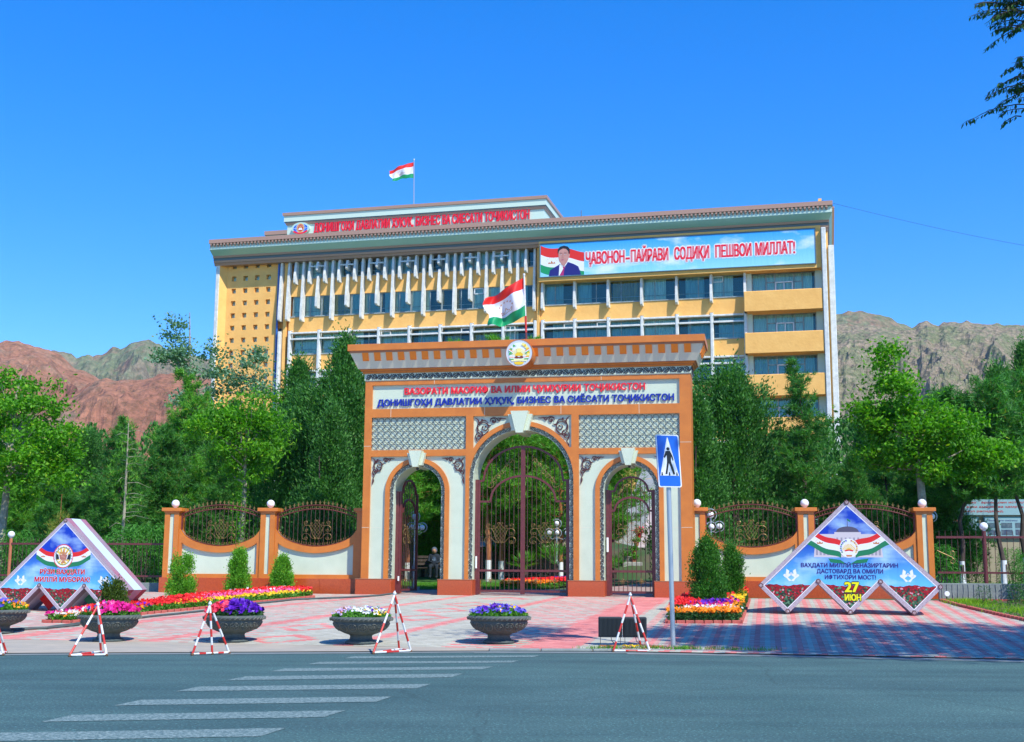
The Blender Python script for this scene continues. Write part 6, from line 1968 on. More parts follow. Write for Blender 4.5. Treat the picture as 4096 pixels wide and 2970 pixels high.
            PL([(cx + .0 * k_, cz + .0), (cx - .13 * k_, cz + .08), (cx - .14 * k_, cz + .03), (cx - .03 * k_, cz - .05)], 3.4, 3)
    # round emblem between the ribbons
    cur[0] = 'printed_emblem'
    ex, ez, er = (.02, zc - .10, .225) if which == 'R' else (0, zc + .02, .37)
    if which == 'R':
        PL([(ex + er * 1.08 * math.cos(t), ez + er * 1.08 * math.sin(t)) for t in np.linspace(0, 2 * PI, 28)[:-1]], 9, 3)
        for k in range(13):
            a = math.radians(6 + 168 * k / 12); PL([(ex, ez - .06), (ex + .17 * math.cos(a - .07), ez - .06 + .17 * math.sin(a - .07)), (ex + .17 * math.cos(a + .07), ez - .06 + .17 * math.sin(a + .07))], 10, 7)
        PL(arc(ex, ez - .06, .07, 0, 180, 10), 11, 7)
        PL([(ex - .12, ez - .09), (ex, ez - .07), (ex + .12, ez - .09), (ex + .09, ez - .16), (ex, ez - .14), (ex - .09, ez - .16)], 12, 3); PL([(ex - .11, ez - .05), (ex, ez - .03), (ex + .11, ez - .05), (ex + .1, ez - .085), (ex, ez - .065), (ex - .1, ez - .085)], 13, 4)
        PL([(ex - .08, ez - .17), (ex + .08, ez - .17), (ex + .06, ez - .215), (ex - .06, ez - .215)], 12, 6)
        for k in range(8):
            a = math.radians(-30 + 100 * k / 7); PL(star(ex + .20 * math.cos(a), ez + .20 * math.sin(a), .035, 4, 20 * k, .5), 13, 6 if k % 2 else 7)
            a = math.radians(110 + 100 * k / 7); PL(star(ex + .20 * math.cos(a), ez + .20 * math.sin(a), .035, 5, 20 * k, .4), 13, 5 if k % 2 else 8)
    else:
        for rr_, mi, kk in ((er, 4, 9), (er * .93, 3, 10), (er * .76, 5, 11), (er * .70, 7, 12)):
            PL([(ex + rr_ * math.cos(t) * .93, ez + rr_ * math.sin(t)) for t in np.linspace(0, 2 * PI, 36)[:-1]], kk, mi)
        for k in range(12):
            a = math.radians(30 * k + 8); PL([(ex, ez - .08), (ex + er * .66 * math.cos(a - .10), ez + er * .66 * math.sin(a - .10)), (ex + er * .66 * math.cos(a + .10), ez + er * .66 * math.sin(a + .10))], 13, 3)
        PL(arc(ex, ez - .22, .075, 0, 180, 10), 14, 6)
        PL([(ex - .11, ez + .07), (ex + .11, ez + .07), (ex + .14, ez + .15), (ex + .05, ez + .11), (ex + .02, ez + .16), (ex + .02, ez + .21), (ex - .02, ez + .21), (ex - .02, ez + .16), (ex - .05, ez + .11), (ex - .14, ez + .15)], 14, 6)
        for k in range(7):
            a = math.radians(30 + 120 * k / 6); PL(star(ex + .29 * math.cos(a), ez + .29 * math.sin(a), .026), 14, 6)
    for k_, mb_ in groups_.items(): add(mb_, k_.split('|')[0], mats)
    if which == 'L':
        h = MB()
        def HL(pts, k, mi): h.plate(pts, [], -.0155 - .0003 * k, -.0155 - .0003 * k, mi)
        HL([(-.25, .07 + ez), (-.17, .05 + ez), (-.13, -.09 + ez), (-.24, -.11 + ez)], 0, 0); HL([(.25, .07 + ez), (.16, .05 + ez), (.12, -.10 + ez), (.24, -.11 + ez)], 0, 0)
        HL([(-.17, ez + .05), (-.145, ez + .05), (-.11, ez - .09), (-.135, ez - .09)], 1, 2); HL([(.17, ez + .05), (.14, ez + .05), (.10, ez - .09), (.125, ez - .09)], 1, 2)
        HL([(-.145, ez + .045), (-.06, ez + .045), (.0, ez + .075), (.08, ez + .055), (.14, ez + .04), (.11, ez - .08), (.06, ez - .13), (-.0, ez - .15), (-.05, ez - .12), (-.11, ez - .085)], 1, 1)
        for k in range(4): HL([(-.03 + .045 * k, ez - .10 - .012 * k), (.01 + .045 * k, ez - .085), (.015 + .04 * k, ez - .13), (-.02 + .04 * k, ez - .15)], 2, 3)
        HL([(-.07, ez + .03), (.04, ez + .0), (.08, ez - .06), (.0, ez - .045), (-.07, ez - .02)], 3, 3)
        MT['hand2'] = mat('printed_hand_light', (.56, .25, .18), .5)
        add(h, 'printed_handshake', ['jacket', 'hand', 'white', 'hand2'])
        # ring lettering
        ring = MB()
        for body, a0, a1 in (('ВАҲДАТИ', 196, 128), ('МИЛЛӢ', 50, -14)):
            nl = len(body)
            for k, chx in enumerate(body):
                a = math.radians(a0 + (a1 - a0) * k / (nl - 1))
                r_ = er * .84
                for vs, fs in text_parts(chx, 0, 0, None, .042, 0, 0, .02):
                    mxx = max(v[0] for v in vs) / 2
                    ca_, sa_ = math.cos(a - PI / 2), math.sin(a - PI / 2)
                    vv = [(ex + (r_ * math.cos(a)) * .93 + (v[0] - mxx) * ca_ - (v[2] - .02) * sa_, -.0172, ez + r_ * math.sin(a) + (v[0] - mxx) * sa_ + (v[2] - .02) * ca_) for v in vs]
                    ring.add(vv, fs)
        add(ring, 'ring_lettering', 'navyletter')
        for body, x0_, z_, w_, c_ in (('РӮЗИ ВАҲДАТИ', -.76, 1.19, 1.52, .145), ('МИЛЛӢ МУБОРАК!', -.93, .955, 1.88, .145)):
            tx_, to_ = MB(), MB()
            for vs, fs in text_parts(body, x0_, z_, w_, c_, -.0185, 0, .05): tx_.add(vs, fs)
            for vs, fs in text_parts(body, x0_, z_, w_, c_, -.0160, 0, .09): to_.add(vs, fs)
            add(to_, 'letter_outline', 'white'); add(tx_, 'lettering', 'redtext')
    else:
        for body, x0_, z_, w_, c_ in (('ВАҲДАТИ МИЛЛӢ БЕНАЗИРТАРИН', -1.19, 1.195, 2.40, .105), ('ДАСТОВАРД ВА ОМИЛИ', -.80, 1.045, 1.64, .105), ('ИФТИХОРИ МОСТ!', -.60, .895, 1.26, .105)):
            tx_, to_ = MB(), MB()
            for vs, fs in text_parts(body, x0_, z_, w_, c_, -.0165, 0, .036): tx_.add(vs, fs)
            add(tx_, 'lettering', 'navyletter')
        for body, x0_, z_, w_, c_ in (('27', -.11, .575, .34, .255), ('ИЮН', -.12, .36, .39, .155)):
            tx_, to_ = MB(), MB()
            for vs, fs in text_parts(body, x0_, z_, w_, c_, -.0190, 0, .06): tx_.add(vs, fs)
            for vs, fs in text_parts(body, x0_, z_, w_, c_, -.0165, 0, .12): to_.add(vs, fs)
            add(to_, 'date_outline', 'signblack'); add(tx_, 'date', 'lemon')
    if which == 'L':
        back = MB()
        # inner printed walls visible through the two notches
        for cx, mi in ((-.77, 0), (.77, 1)):
            back.add([(cx - .35, thick * .55, .40), (cx + .0, thick * .55, .74), (cx + .35, thick * .55, .40), (cx, thick * .55, .05)], [(0, 1, 2, 3)], mi)
        add(back, 'inner_panel', [MT['fl_red'], 'printgreen'])
    return D
board('large blue diamond holiday board with palace picture and yellow date by the right wall', 8.66, 32.40, .49, 1.0, 'R', 1.0)
board('blue diamond holiday board with handshake emblem at the left edge', -12.08, 34.15, .34, .865, 'L', 1.15)

# ================================================================== RIGHT FENCE AND LEFT FENCE
def railfence(label, P0, P1, zb, wall_h, lo, hi, pitch, posts, wall_m, post_m, ribs=False, globe=True):
    dx, dy = P1[0] - P0[0], P1[1] - P0[1]; L = math.hypot(dx, dy); an = math.atan2(dy, dx)
    Fn = thing('railing_fence', label, 'fence', (P0[0], P0[1], zb), an)
    m = MB().bbox(0, L, 0, .3, -.4, wall_h, .01); m.build('base_wall', wall_m, Fn)
    if ribs:
        n = int(L / .15)
        for i in range(n):
            x = .08 + i * .15
            MB().tube([(x + random.uniform(-.01, .01), -.006, z) for z in (-.1, .12, .25, wall_h - .03)], [.014, .02, .012, .016], 5).build('cast_rib', wall_m, Fn)
    MB().box(0, L, .12, .18, lo - .03, lo + .03).build('lower_rail', 'ironred', Fn)
    MB().box(0, L, .11, .19, hi - .035, hi + .03).build('upper_rail', 'ironred', Fn)
    n = int(L / pitch)
    bm = MB().tube([(0, 0, lo - .28), (0, 0, hi + .15)], .009, 5, cap=False).tube([(0, 0, hi + .15), (0, 0, hi + .2)], [.009, .001], 5, cap=False).mesh('bar', 'ironbar')
    for i in range(n):
        x = pitch * (i + .5)
        if any(abs(x - p) < .06 for p in posts): continue
        o = link_mesh('bar', bm, Fn, (x, .15, zb)); o.location.z = 0
    for p in posts:
        MB().tube([(p, .15, wall_h), (p, .15, hi + .20)], .055, 10).build('post', post_m, Fn)
        if globe:
            o = link_mesh('globe_lamp', globe_me, Fn, (p, .15, 0)); o.location.z = hi + .18; o.scale = (.9, .9, .9)
    g = MB()
    for p in ((.30, lo + .45), (L * .45, lo + .4)):
        for s in (-1, 1):
            tubes(g, [(p[0] + x, p[1] + z) for x, z in spiral(.12, s * .12, .10, .03, -s * 90, s * 1.1, 12)], .10, .011, 5)
        tubes(g, [(p[0] - .30, p[1] + .20), (p[0] - .05, p[1] + .08), (p[0] + .12, p[1] + .0)], .10, .011, 5)
    g.build('gilded_scrolls', 'gold', Fn, kind='stuff')
    return Fn
railfence('railing with white globe on a ribbed concrete base at the right edge', (12.62, 37.35), (24.0, 34.6), .78, .49, .80, 1.84, .172, [1.35, 5.4, 9.5], 'concrete', 'ironred', True)
railfence('railing on a stone base behind the left diamond board', (-26.0, 45.6), (-11.75, 43.0), .70, .36, .58, 1.67, .155, [8.6, 3.5], 'concrete', 'brick_orange', False)
# little round light on the kerb wall
Lt = thing('bulkhead_light', 'small white round light lying beside the ribbed concrete base', 'lamp', (12.72, 37.0, .80))
MB().tube([(0, 0, .17), (0, -.05, .17)], .075, 14).build('disc', 'white', Lt); MB().tube([(0, 0, .17), (.0, .02, 0)], .02, 6).build('stalk', 'floodlight', Lt)

# overhead wire from the roof to the right
w0 = Vector((bl(24.6, 0)[0], bl(24.6, 0)[1], 30.3)); w1 = Vector((62, 78, 21.0))
pts = []
for i in range(25):
    t = i / 24; p = w0.lerp(w1, t); p.z -= 2.0 * math.sin(PI * t); pts.append(tuple(p))
o = MB().tube(pts, .012, 5).build('overhead_wire', 'signblack'); tag(o, 'thin overhead wire sagging from the roof corner to the right', 'wire')
# ================================================================== PLANTS
def trunk_mb(h, r0, r1, lean=(0, 0), limbs=(), seed=0, wob=.06, n=9):
    R = random.Random(seed)
    mb = MB()
    pts = []; rs = []
    for i in range(10):
        t = i / 9
        pts.append((lean[0] * t + R.uniform(-wob, wob) * t, lean[1] * t + R.uniform(-wob, wob) * t, h * t)); rs.append(r0 * (1 - t) ** .8 + r1 + (.35 * r0 if i == 0 else 0))
    mb.tube(pts, rs, n, cap=False)
    for (t, end, r) in limbs:
        k = min(int(t * 9), 8); p = Vector(pts[k]).lerp(Vector(pts[k + 1]), t * 9 - k)
        e = Vector(end); mid = p.lerp(e, .5) + Vector((R.uniform(-.15, .15), R.uniform(-.15, .15), -.12 * (e - p).length * .5))
        mb.tube([p, p.lerp(mid, .6), mid, e], [r, r * .8, r * .6, r * .2], 6, cap=False)
    return mb
def broadleaf_mesh(lobes, per, la, lb, m_, seed, clus=.38):
    """lobes: (cx,cy,cz,rx,ry,rz,nclusters)"""
    g = np.random.default_rng(seed)
    Cs = []; tips = []
    for (cx, cy, cz, rx, ry, rz, k) in lobes:
        d = g.normal(size=(k, 3)); d /= np.linalg.norm(d, axis=1, keepdims=True)
        rad = g.uniform(.45, 1.05, (k, 1)) ** .7
        P = np.array([cx, cy, cz]) + d * rad * np.array([rx, ry, rz])
        tips.append(P)
        sc = clus * g.uniform(.6, 1.3, (k, 1, 1))
        off = g.normal(size=(k, per, 3)) * np.array([.75, .75, .42]) * sc
        Cs.append((P[:, None, :] + off).reshape(-1, 3))
    C = np.concatenate(Cs); tips = np.concatenate(tips)
    V, F = leaf_quads(C, la, lb, .55, seed)
    return np_mesh('crown', V, F, m_), tips
def needle_mesh(tufts, dirs, k, L, w, m_, seed, midx=None):
    g = np.random.default_rng(seed)
    n = len(tufts)
    D = dirs[:, None, :] * .75 + g.normal(size=(n, k, 3)) * .62
    D /= np.linalg.norm(D, axis=2, keepdims=True)
    Ln = L * g.uniform(.6, 1.2, (n, k, 1))
    base = tufts[:, None, :] + g.normal(size=(n, k, 3)) * L * .16
    tip = base + D * Ln
    pr = np.cross(D, g.normal(size=(n, k, 3))); pr /= np.linalg.norm(pr, axis=2, keepdims=True)
    V = np.stack([base - pr * w, base + pr * w, tip], 2).reshape(-1, 3)
    F = np.arange(n * k * 3).reshape(-1, 3)
    mi = None if midx is None else np.repeat(midx, k)
    return np_mesh('crown', V, F, m_, mi)
def pine(h, rad, z0, seed, dens=1.0, m_='leaf_pine', L=.26, bark='bark', whitewash=0.0, k=14, sparse_top=.0, pk=.8):
    """returns (trunk mesh, crown mesh)"""
    R = random.Random(seed); g = np.random.default_rng(seed)
    tb = MB(); r0 = .035 + h * .009
    pts = [(R.uniform(-.05, .05) * i, R.uniform(-.05, .05) * i, h * i / 9) for i in range(10)]
    tb.tube(pts, [r0 * (1 - .93 * i / 9) for i in range(10)], 8, 0, cap=False)
    def tp(z):
        t = min(max(z / h, 0), .999) * 9; i = int(t); a, b = pts[i], pts[i + 1]; f = t - i
        return a[0] + (b[0] - a[0]) * f, a[1] + (b[1] - a[1]) * f
    T = []; Dd = []
    z = z0
    while z < h * .985:
        f = (z - z0) / (h - z0)
        rr = rad * (min(1, .45 + f * 3.0)) * (1 - f) ** pk * 1.0 + .12
        nb = max(3, int((5.5 - 2 * f) * dens + R.random()))
        for _ in range(nb):
            a = R.uniform(0, 2 * PI); ln = rr * R.uniform(.55, 1.2)
            up_ = R.uniform(.0, .35) + f * .5
            x0, y0 = tp(z)
            e = (x0 + ln * math.cos(a), y0 + ln * math.sin(a), z + ln * up_)
            tb.tube([(x0, y0, z), ((x0 + e[0]) / 2, (y0 + e[1]) / 2, z + ln * up_ * .3), e], [.018 * (1 + rr * .6), .012, .006], 4, 0, cap=False)
            nt_ = max(4, int(ln * 13 * dens))
            for q in range(nt_):
                t = (q + 1) / nt_ if ln < .7 else .28 + .72 * (q + R.random()) / nt_
                sp = ln * .20 * (1 - .3 * t)
                T.append((x0 + (e[0] - x0) * t + R.gauss(0, sp), y0 + (e[1] - y0) * t + R.gauss(0, sp), z + ln * up_ * t * (.6 + .4 * t) + R.gauss(0, sp * .6)))
                Dd.append((math.cos(a) * .7, math.sin(a) * .7, .55))
        z += h * .026 * R.uniform(.8, 1.3)
    for q in range(8):
        T.append((pts[-1][0] + R.gauss(0, .05), pts[-1][1] + R.gauss(0, .05), h - .5 + .07 * q)); Dd.append((0, 0, 1))
    T = np.array(T); Dd = np.array(Dd)
    cm = needle_mesh(T, Dd, k, L, .018, m_, seed)
    mats = [bark]
    if whitewash:
        tb2 = MB().tube([(pts[0][0], pts[0][1], 0), (pts[1][0] * .6, pts[1][1] * .6, whitewash)], [r0 * 1.06, r0 * 1.02], 10, 0, cap=False)
        b = len(tb.v); tb.v += tb2.v; tb.f += [tuple(b + i for i in f) for f in tb2.f]; tb.m += [1] * len(tb2.f); mats = [bark, 'limewash']
    return tb.mesh('trunk', mats), cm
def cypress_mesh(h, rad, z0, seed, n=16000, peaks=(), m_='leaf_cyp', a=.085, b=.034, lump=.36, shape=.75, kmul=1.0):
    """dense evergreen with vertical sprays; lumps break the outline"""
    g = np.random.default_rng(seed)
    k = int((h * rad * 16 + 50) * kmul)
    zz = z0 + (h - z0) * g.uniform(0, 1, k) ** 1.15
    f = (zz - z0) / (h - z0)
    R_ = rad * np.minimum(1, .62 + f * 2.2) * (1 - f) ** shape + .08
    th = g.uniform(0, 2 * PI, k); rr = R_ * g.uniform(.25, 1.12, k) * np.where(g.uniform(0, 1, k) < .22, g.uniform(1.1, 1.5, k), 1)
    C = np.stack([rr * np.cos(th), rr * np.sin(th), zz], 1)
    for (px_, py_, ph, pr_, kk) in peaks:
        z2 = g.uniform(0, 1, kk); q = pr_ * (1 - z2) ** .8 + .05; t2 = g.uniform(0, 2 * PI, kk)
        C = np.concatenate([C, np.stack([px_ + q * np.cos(t2), py_ + q * np.sin(t2), ph - 2.2 * (1 - z2)], 1)])
    per = max(int(n / len(C)), 6)
    off = g.normal(size=(len(C), per, 3)) * np.array([.62, .62, 1.0]) * lump * g.uniform(.6, 1.2, (len(C), 1, 1))
    P = (C[:, None] + off).reshape(-1, 3)
    P[:, 2] = np.maximum(P[:, 2], z0 * .6)
    out = np.stack([P[:, 0], P[:, 1], np.full(len(P), .0)], 1); out /= np.linalg.norm(out, axis=1, keepdims=True) + .01
    dirs = out * .6 + np.array([0, 0, .9])
    V, F = leaf_quads(P, a, b, .1, seed, dirs)
    return np_mesh('crown', V, F, m_)
def place_tree(name, label, cat, x, y, meshes, rz=0, sc=1.0, group=None, z=None, sxy=None):
    u, v = uv_of(x, y); z = (gz(v) if v > 0 else hill(-v)) - .05 if z is None else z
    T = thing(name, label, cat, (x, y, z), rz, group)
    for nm, me in meshes:
        o = link_mesh(nm, me, T, (0, 0, z)); o.location = (0, 0, 0)
    T.scale = (sc if sxy is None else sxy, sc if sxy is None else sxy, sc)
    return T
def X_(px, Y): return (px - 2048) / 5000 * Y

# ---- plane / maple trees with bright leaves
def plane_tree(h, lobes, seed, lean=(0, 0), per=95, la=.085, lb=.05, r0=.17, m_='leaf_maple', clus=.36, bark='bark_pale', barklimbs=14):
    me, tips = broadleaf_mesh(lobes, per, la, lb, m_, seed, clus)
    idx = np.random.default_rng(seed).choice(len(tips), min(barklimbs, len(tips)), replace=False)
    limbs = [(min(.95, max(.56, tips[i][2] / h * .82)), tuple(tips[i]), r0 * .32) for i in idx]
    return [('trunk', trunk_mb(h, r0, .02, lean, limbs, seed).mesh('trunk', bark)), ('crown', me)]
G_PL = 'bright leaved plane trees'
t = plane_tree(8.0, [(.3, 0, 5.4, 2.3, 2.0, 1.7, 60), (-1.2, 0, 6.6, 1.5, 1.6, 1.2, 26), (1.0, .2, 6.9, .9, 1.0, 1.0, 16), (.5, 0, 4.2, 2.5, 2.0, .9, 36), (1.9, 0, 5.0, 1.2, 1.2, 1.0, 22), (.0, 0, 7.5, .8, .8, .8, 8), (-2.5, 0, 5.0, 1.4, 1.5, 1.8, 25)], 31, (.35, 0))
place_tree('plane_tree', 'big bright green plane tree at the left edge behind the railing', 'tree', X_(20, 47), 47, t, 0)
t = plane_tree(6.8, [(0, 0, 5.6, 1.55, 1.4, 1.1, 40), (-1.0, 0, 5.9, .95, .9, .55, 14), (.55, 0, 6.5, .8, .8, .55, 13), (.3, 0, 4.6, 1.0, .9, .75, 16), (-.3, 0, 6.4, .7, .7, .5, 9)], 32, (.1, 0), la=.10, lb=.035, r0=.11)
place_tree('plane_tree', 'bright green tree with climbing leaves on its trunk behind the left wall', 'tree', X_(975, 45.5), 45.5, t, 0)
t = plane_tree(7.6, [(-.9, 0, 6.6, .85, .9, 1.0, 26), (-1.15, 0, 7.9, .28, .3, .9, 9), (-.7, 0, 5.3, 1.3, 1.2, .9, 32), (1.0, 0, 5.0, 1.4, 1.3, .7, 28), (2.3, 0, 4.7, 1.2, 1.1, .6, 22), (.4, 0, 5.9, .9, 1.0, .6, 14), (-1.95, 0, 6.2, .35, .5, .8, 8), (1.3, 0, 5.9, .8, .8, .3, 8), (.7, 0, 4.2, 1.5, 1.1, .4, 16), (-1.6, 0, 4.7, .6, .8, .5, 10)], 33, (-.25, 0), r0=.19)
place_tree('plane_tree', 'wide bright green plane tree with mottled trunk behind the right wall', 'tree', X_(3698, 43.5), 43.5, t, 0)
# climbing leaves on the middle trunk
g_ = np.random.default_rng(3)
C = np.stack([g_.normal(0, .16, 900), g_.normal(0, .16, 900), g_.uniform(.7, 3.8, 900)], 1)
V, F = leaf_quads(C, .06, .035, .4, 3)
iv = link_mesh('climbing_plant', np_mesh('climbing_plant', V, F, 'leaf_maple'), None, (X_(970, 45.4), 45.4, hill(3.3))); tag(iv, 'bright leafy climber winding up the slim pale trunk', 'climbing plant')

# ---- silvery poplars behind
t = plane_tree(13.6, [(-1.5, 0, 12.4, .4, .4, 1.3, 10), (-.5, 0, 11.0, .9, .9, 1.0, 14), (.8, 0, 11.2, .5, .5, 1.1, 9), (2.7, 0, 10.6, .8, .8, 1.2, 15), (1.2, 0, 9.6, 1.2, 1.0, .9, 15), (-2.0, 0, 11.2, 1.0, .9, .35, 8), (0, 0, 8.6, 1.6, 1.3, .8, 16), (3.5, 0, 9.6, .6, .6, .5, 5)], 41, (-.8, 0), per=60, la=.085, lb=.075, r0=.14, m_='leaf_poplar', clus=.40)
place_tree('poplar_tree', 'sparse silvery poplar rising above the pines left of the building', 'tree', X_(790, 66), 66, t, 0, z=1.6)

# ---- pines (several distinct ones, then copies)
pA = pine(9.6, 2.2, .9, 51, 1.25, 'leaf_pine2', .26)
pB = pine(8.2, 2.3, .6, 52, 1.25, 'leaf_pine', .26)
pC = pine(11.2, 2.4, 3.2, 53, 1.2, 'leaf_pine2', .27, 'bark_orange', 1.0, pk=.6)
pD = pine(9.0, 1.7, .7, 54, 1.1, 'leaf_pine', .24)
pE = pine(11.5, 2.6, 2.6, 56, 1.1, 'leaf_pine2', .28, 'bark_orange', 1.0, pk=.55)
pF = pine(7.4, 1.75, 3.35, 57, 1.2, 'leaf_pine', .25, 'bark', 1.0, pk=.6)
pines = [
    (pA, 735, 58, 1.0, 'tallest fresh green pine behind the left wall, some needles browned', 0),
    (pB, 470, 56, .82, 'dark pine with a narrow spire behind the left railing', 1),
    (pB, 640, 53, .80, 'dense pine between the left board and the left wall', 2),
    (pD, 500, 50, .74, 'thin grey trunked pine with bare lower boughs right of the left board', 3),
    (pB, 250, 57, .68, 'dark pine standing behind the left diamond board', 4.2),
    (pA, 110, 60, .80, 'pine partly hidden by the big plane tree at the left edge', 5),
    (pD, 900, 52, .84, 'dark pine behind the first bay of the left wall', .6),
    (pB, 1020, 56, .92, 'broad dark pine behind the second post of the left wall', 1.7),
    (pE, 1640, 52.5, .80, 'pine with orange bark and limewashed foot seen through the left arch', 2.5),
    (pC, 1960, 52, .92, 'slanting pine with limewashed foot at the left of the middle arch', 3.4),
    (pE, 2010, 54, .84, 'second pine with limewashed foot inside the middle arch', 4.4),
    (pC, 2150, 60, .92, 'pine standing at the centre of the middle arch behind the palms', 5.1),
    (pE, 2245, 53, .82, 'pine with limewashed foot at the right of the middle arch', .2),
    (pC, 1815, 56, .95, 'tall pine whose tip shows above the gate left of the emblem', 1.2),
    (pE, 2440, 56, .72, 'pine filling the upper half of the right arch', 2.1),
    (pA, 2085, 57, .92, 'fresh green pine in the centre of the middle arch', 2.2),
    (pA, 1700, 57, .80, 'fresh green pine in the upper part of the left arch', 3.7),
    (pF, 3835, 46.8, 1.0, 'pine with whitewashed foot in front of the info boards', 1.1),
    (pF, 3995, 46.4, 1.04, 'pine with whitewashed foot right of the globe post', 2.6),
    (pF, 4085, 48.5, 1.1, 'pine with whitewashed foot at the right edge', 4.0),
    (pD, 3215, 48.5, .98, 'pine with gappy crown beside the right corner of the building', 3.0),
    (pB, 3420, 47, .62, 'low spreading pine behind the right diamond board', 3.8),
    (pB, 3800, 50, .62, 'low dark pine just right of the last wall post', .9),
    (pD, 3560, 54, .85, 'dark pine behind the wide plane tree', 1.9),
    (pB, 3660, 50, .72, 'dark pine behind the mottled trunk of the plane tree', 2.9),
]
for (tr, cr), px, Y, sc, lab, rz in pines:
    place_tree('pine_tree', lab, 'tree', X_(px, Y), Y, [('trunk', tr), ('crown', cr)], rz, sc, 'pines in the garden behind the gate')
# ---- cypresses / junipers
cA = cypress_mesh(10.6, 2.5, .5, 61, 50000, ((-2.0, -.3, 8.4, .9, 26), (-1.1, -.5, 9.0, .8, 20), (1.2, -.3, 8.9, 1.0, 20)))
cB = cypress_mesh(8.9, 2.35, .5, 62, 40000, ((-1.3, -.3, 8.9, .8, 24), (-.2, -.3, 9.0, .9, 22), (1.1, -.2, 8.3, 1.0, 22)), shape=.5)
cC = cypress_mesh(8.0, 1.7, .4, 63, 34000, (), shape=.8)
cyp_tr = MB().tube([(0, 0, 0), (.05, .02, 4), (.02, 0, 8)], [.16, .10, .03], 8, cap=False).tube([(-.1, .1, 0), (-.6, .1, 3), (-.9, 0, 6)], [.10, .07, .02], 6, cap=False).mesh('trunk', 'bark')
cyps = [
    (cA, 1372, 49.5, .90, 'large dark juniper touching the left side of the gate', .3),
    (cA, 1185, 51.5, .84, 'dark juniper with several pointed tops between wall and gate', 2.0),
    (cC, 1330, 46.5, .80, 'dense low juniper against the left edge of the gate', 1.0),
    (cB, 2935, 49, .94, 'broad grey green cypress just right of the gate', 0),
    (cC, 2790, 46.5, .86, 'narrow dark cypress against the right edge of the gate', 1.4),
    (cC, 3890, 54, .90, 'dark cypress behind the info board on the right', 2.2),
    (cC, 4010, 57, 1.0, 'tall cypress near the right edge', 3.1),
    (cA, 4130, 60, .88, 'big cypress cut by the right edge', 4.0),
    (cC, 3770, 58, .86, 'cypress showing between plane tree and right edge', 5.0),
    (cC, 3480, 60, .80, 'far cypress beside the building corner', .8),
    (cC, 2425, 64, .70, 'bushy evergreen at the top left of the stairs', .5),
    (cC, 1730, 60, .90, 'dark evergreen behind the bench in the left arch', 3.5),
    (cC, 820, 62, .84, 'dark evergreen deep behind the left wall', 4.5),
    (cB, 60, 66, .75, 'dark evergreen mass far behind the big left plane tree', 1.0),
    (cB, 330, 64, .66, 'dark evergreen mass behind the left pines', 2.4),
    (cA, 2330, 64, .80, 'evergreen behind the right side of the middle arch', 5.5),
    (cB, 1950, 66, .90, 'evergreen far behind the middle arch', 4.1),
]
for cr, px, Y, sc, lab, rz in cyps:
    place_tree('cypress_tree', lab, 'tree', X_(px, Y), Y, [('trunk', cyp_tr), ('crown', cr)], rz, sc, 'dark evergreens in the garden')

# the wooded slope behind, one mass of evergreen foliage
def wood(x0, x1, y0, y1, n, hmin, hmax, seed):
    g = np.random.default_rng(seed)
    cx = g.uniform(x0, x1, n); cy = g.uniform(y0, y1, n)
    C = []
    for x, y in zip(cx, cy):
        h = g.uniform(hmin, hmax); z = hill(-uv_of(x, y)[1]); k = 420
        t = g.uniform(0, 1, k) ** .8; r = (1.5 * (1 - t) ** .6 + .1) * g.uniform(.4, 1.1, k); a = g.uniform(0, 2 * PI, k)
        C.append(np.stack([x + r * np.cos(a), y + r * np.sin(a), z + h * t], 1))
    C = np.concatenate(C)
    V, F = leaf_quads(C, .15, .07, .2, seed, np.tile([0, 0, 1.0], (len(C), 1)))
    return np_mesh('woodland', V, F, 'leaf_cyp')
for a in ((-34, -14, 62, 80, 85, 4.5, 6.5, 1), (-14, 2, 70, 88, 60, 3.5, 5.5, 2), (11, 34, 58, 78, 90, 4.0, 6.0, 3)):
    o = link_mesh('woodland', wood(*a)); tag(o, ['dense dark evergreen wood on the slope left of the building', 'dark evergreen wood at the foot of the building', 'dense dark evergreen wood on the slope right of the building'][a[-1] - 1], 'woodland', kind='stuff')

# a bare spruce stem, and one young yellowish pine behind the left board
R = random.Random(5)
m = MB().tube([(0, 0, 0), (.05, 0, 3), (.02, 0, 6.3)], [.07, .055, .015], 7, cap=False)
for i in range(34):
    z = 1.2 + 4.8 * i / 34; a = R.uniform(0, 2 * PI); l = R.uniform(.5, 1.3) * (1 - .5 * i / 34)
    m.tube([(.02, 0, z), (l * .5 * math.cos(a), l * .5 * math.sin(a), z + .05), (l * math.cos(a), l * math.sin(a), z + R.uniform(-.15, .15))], [.016, .010, .004], 4, cap=False)
T_ = np.array([[R.uniform(-1, 1) * (1.1 - z / 7), R.uniform(-1, 1) * .8, z] for z in [R.uniform(1, 6.3) for _ in range(150)]])
place_tree('pine_tree', 'nearly bare grey pine stem with a few tufts right of the left board', 'tree', X_(505, 47.5), 47.5, [('trunk', m.mesh('trunk', 'bark_pale')), ('crown', needle_mesh(T_, np.tile([0, 0, 1.0], (150, 1)), 10, .2, .012, 'leaf_pine2', 9))], 0, 1.0)
m = MB().tube([(0, 0, 0), (.02, 0, 3.4)], [.03, .008], 6, cap=False)
T_ = []
for i in range(70):
    z = R.uniform(.8, 2.6); a = R.uniform(0, 2 * PI); l = R.uniform(.2, .75) * (1.3 - z / 3)
    T_.append((l * math.cos(a), l * math.sin(a), z + l * .2))
MT['leaf_yellowpine'] = leaf_mat('yellowed_pine_needles', (.10, .20, .03), (.32, .32, .05), (.42, .22, .04), .3)
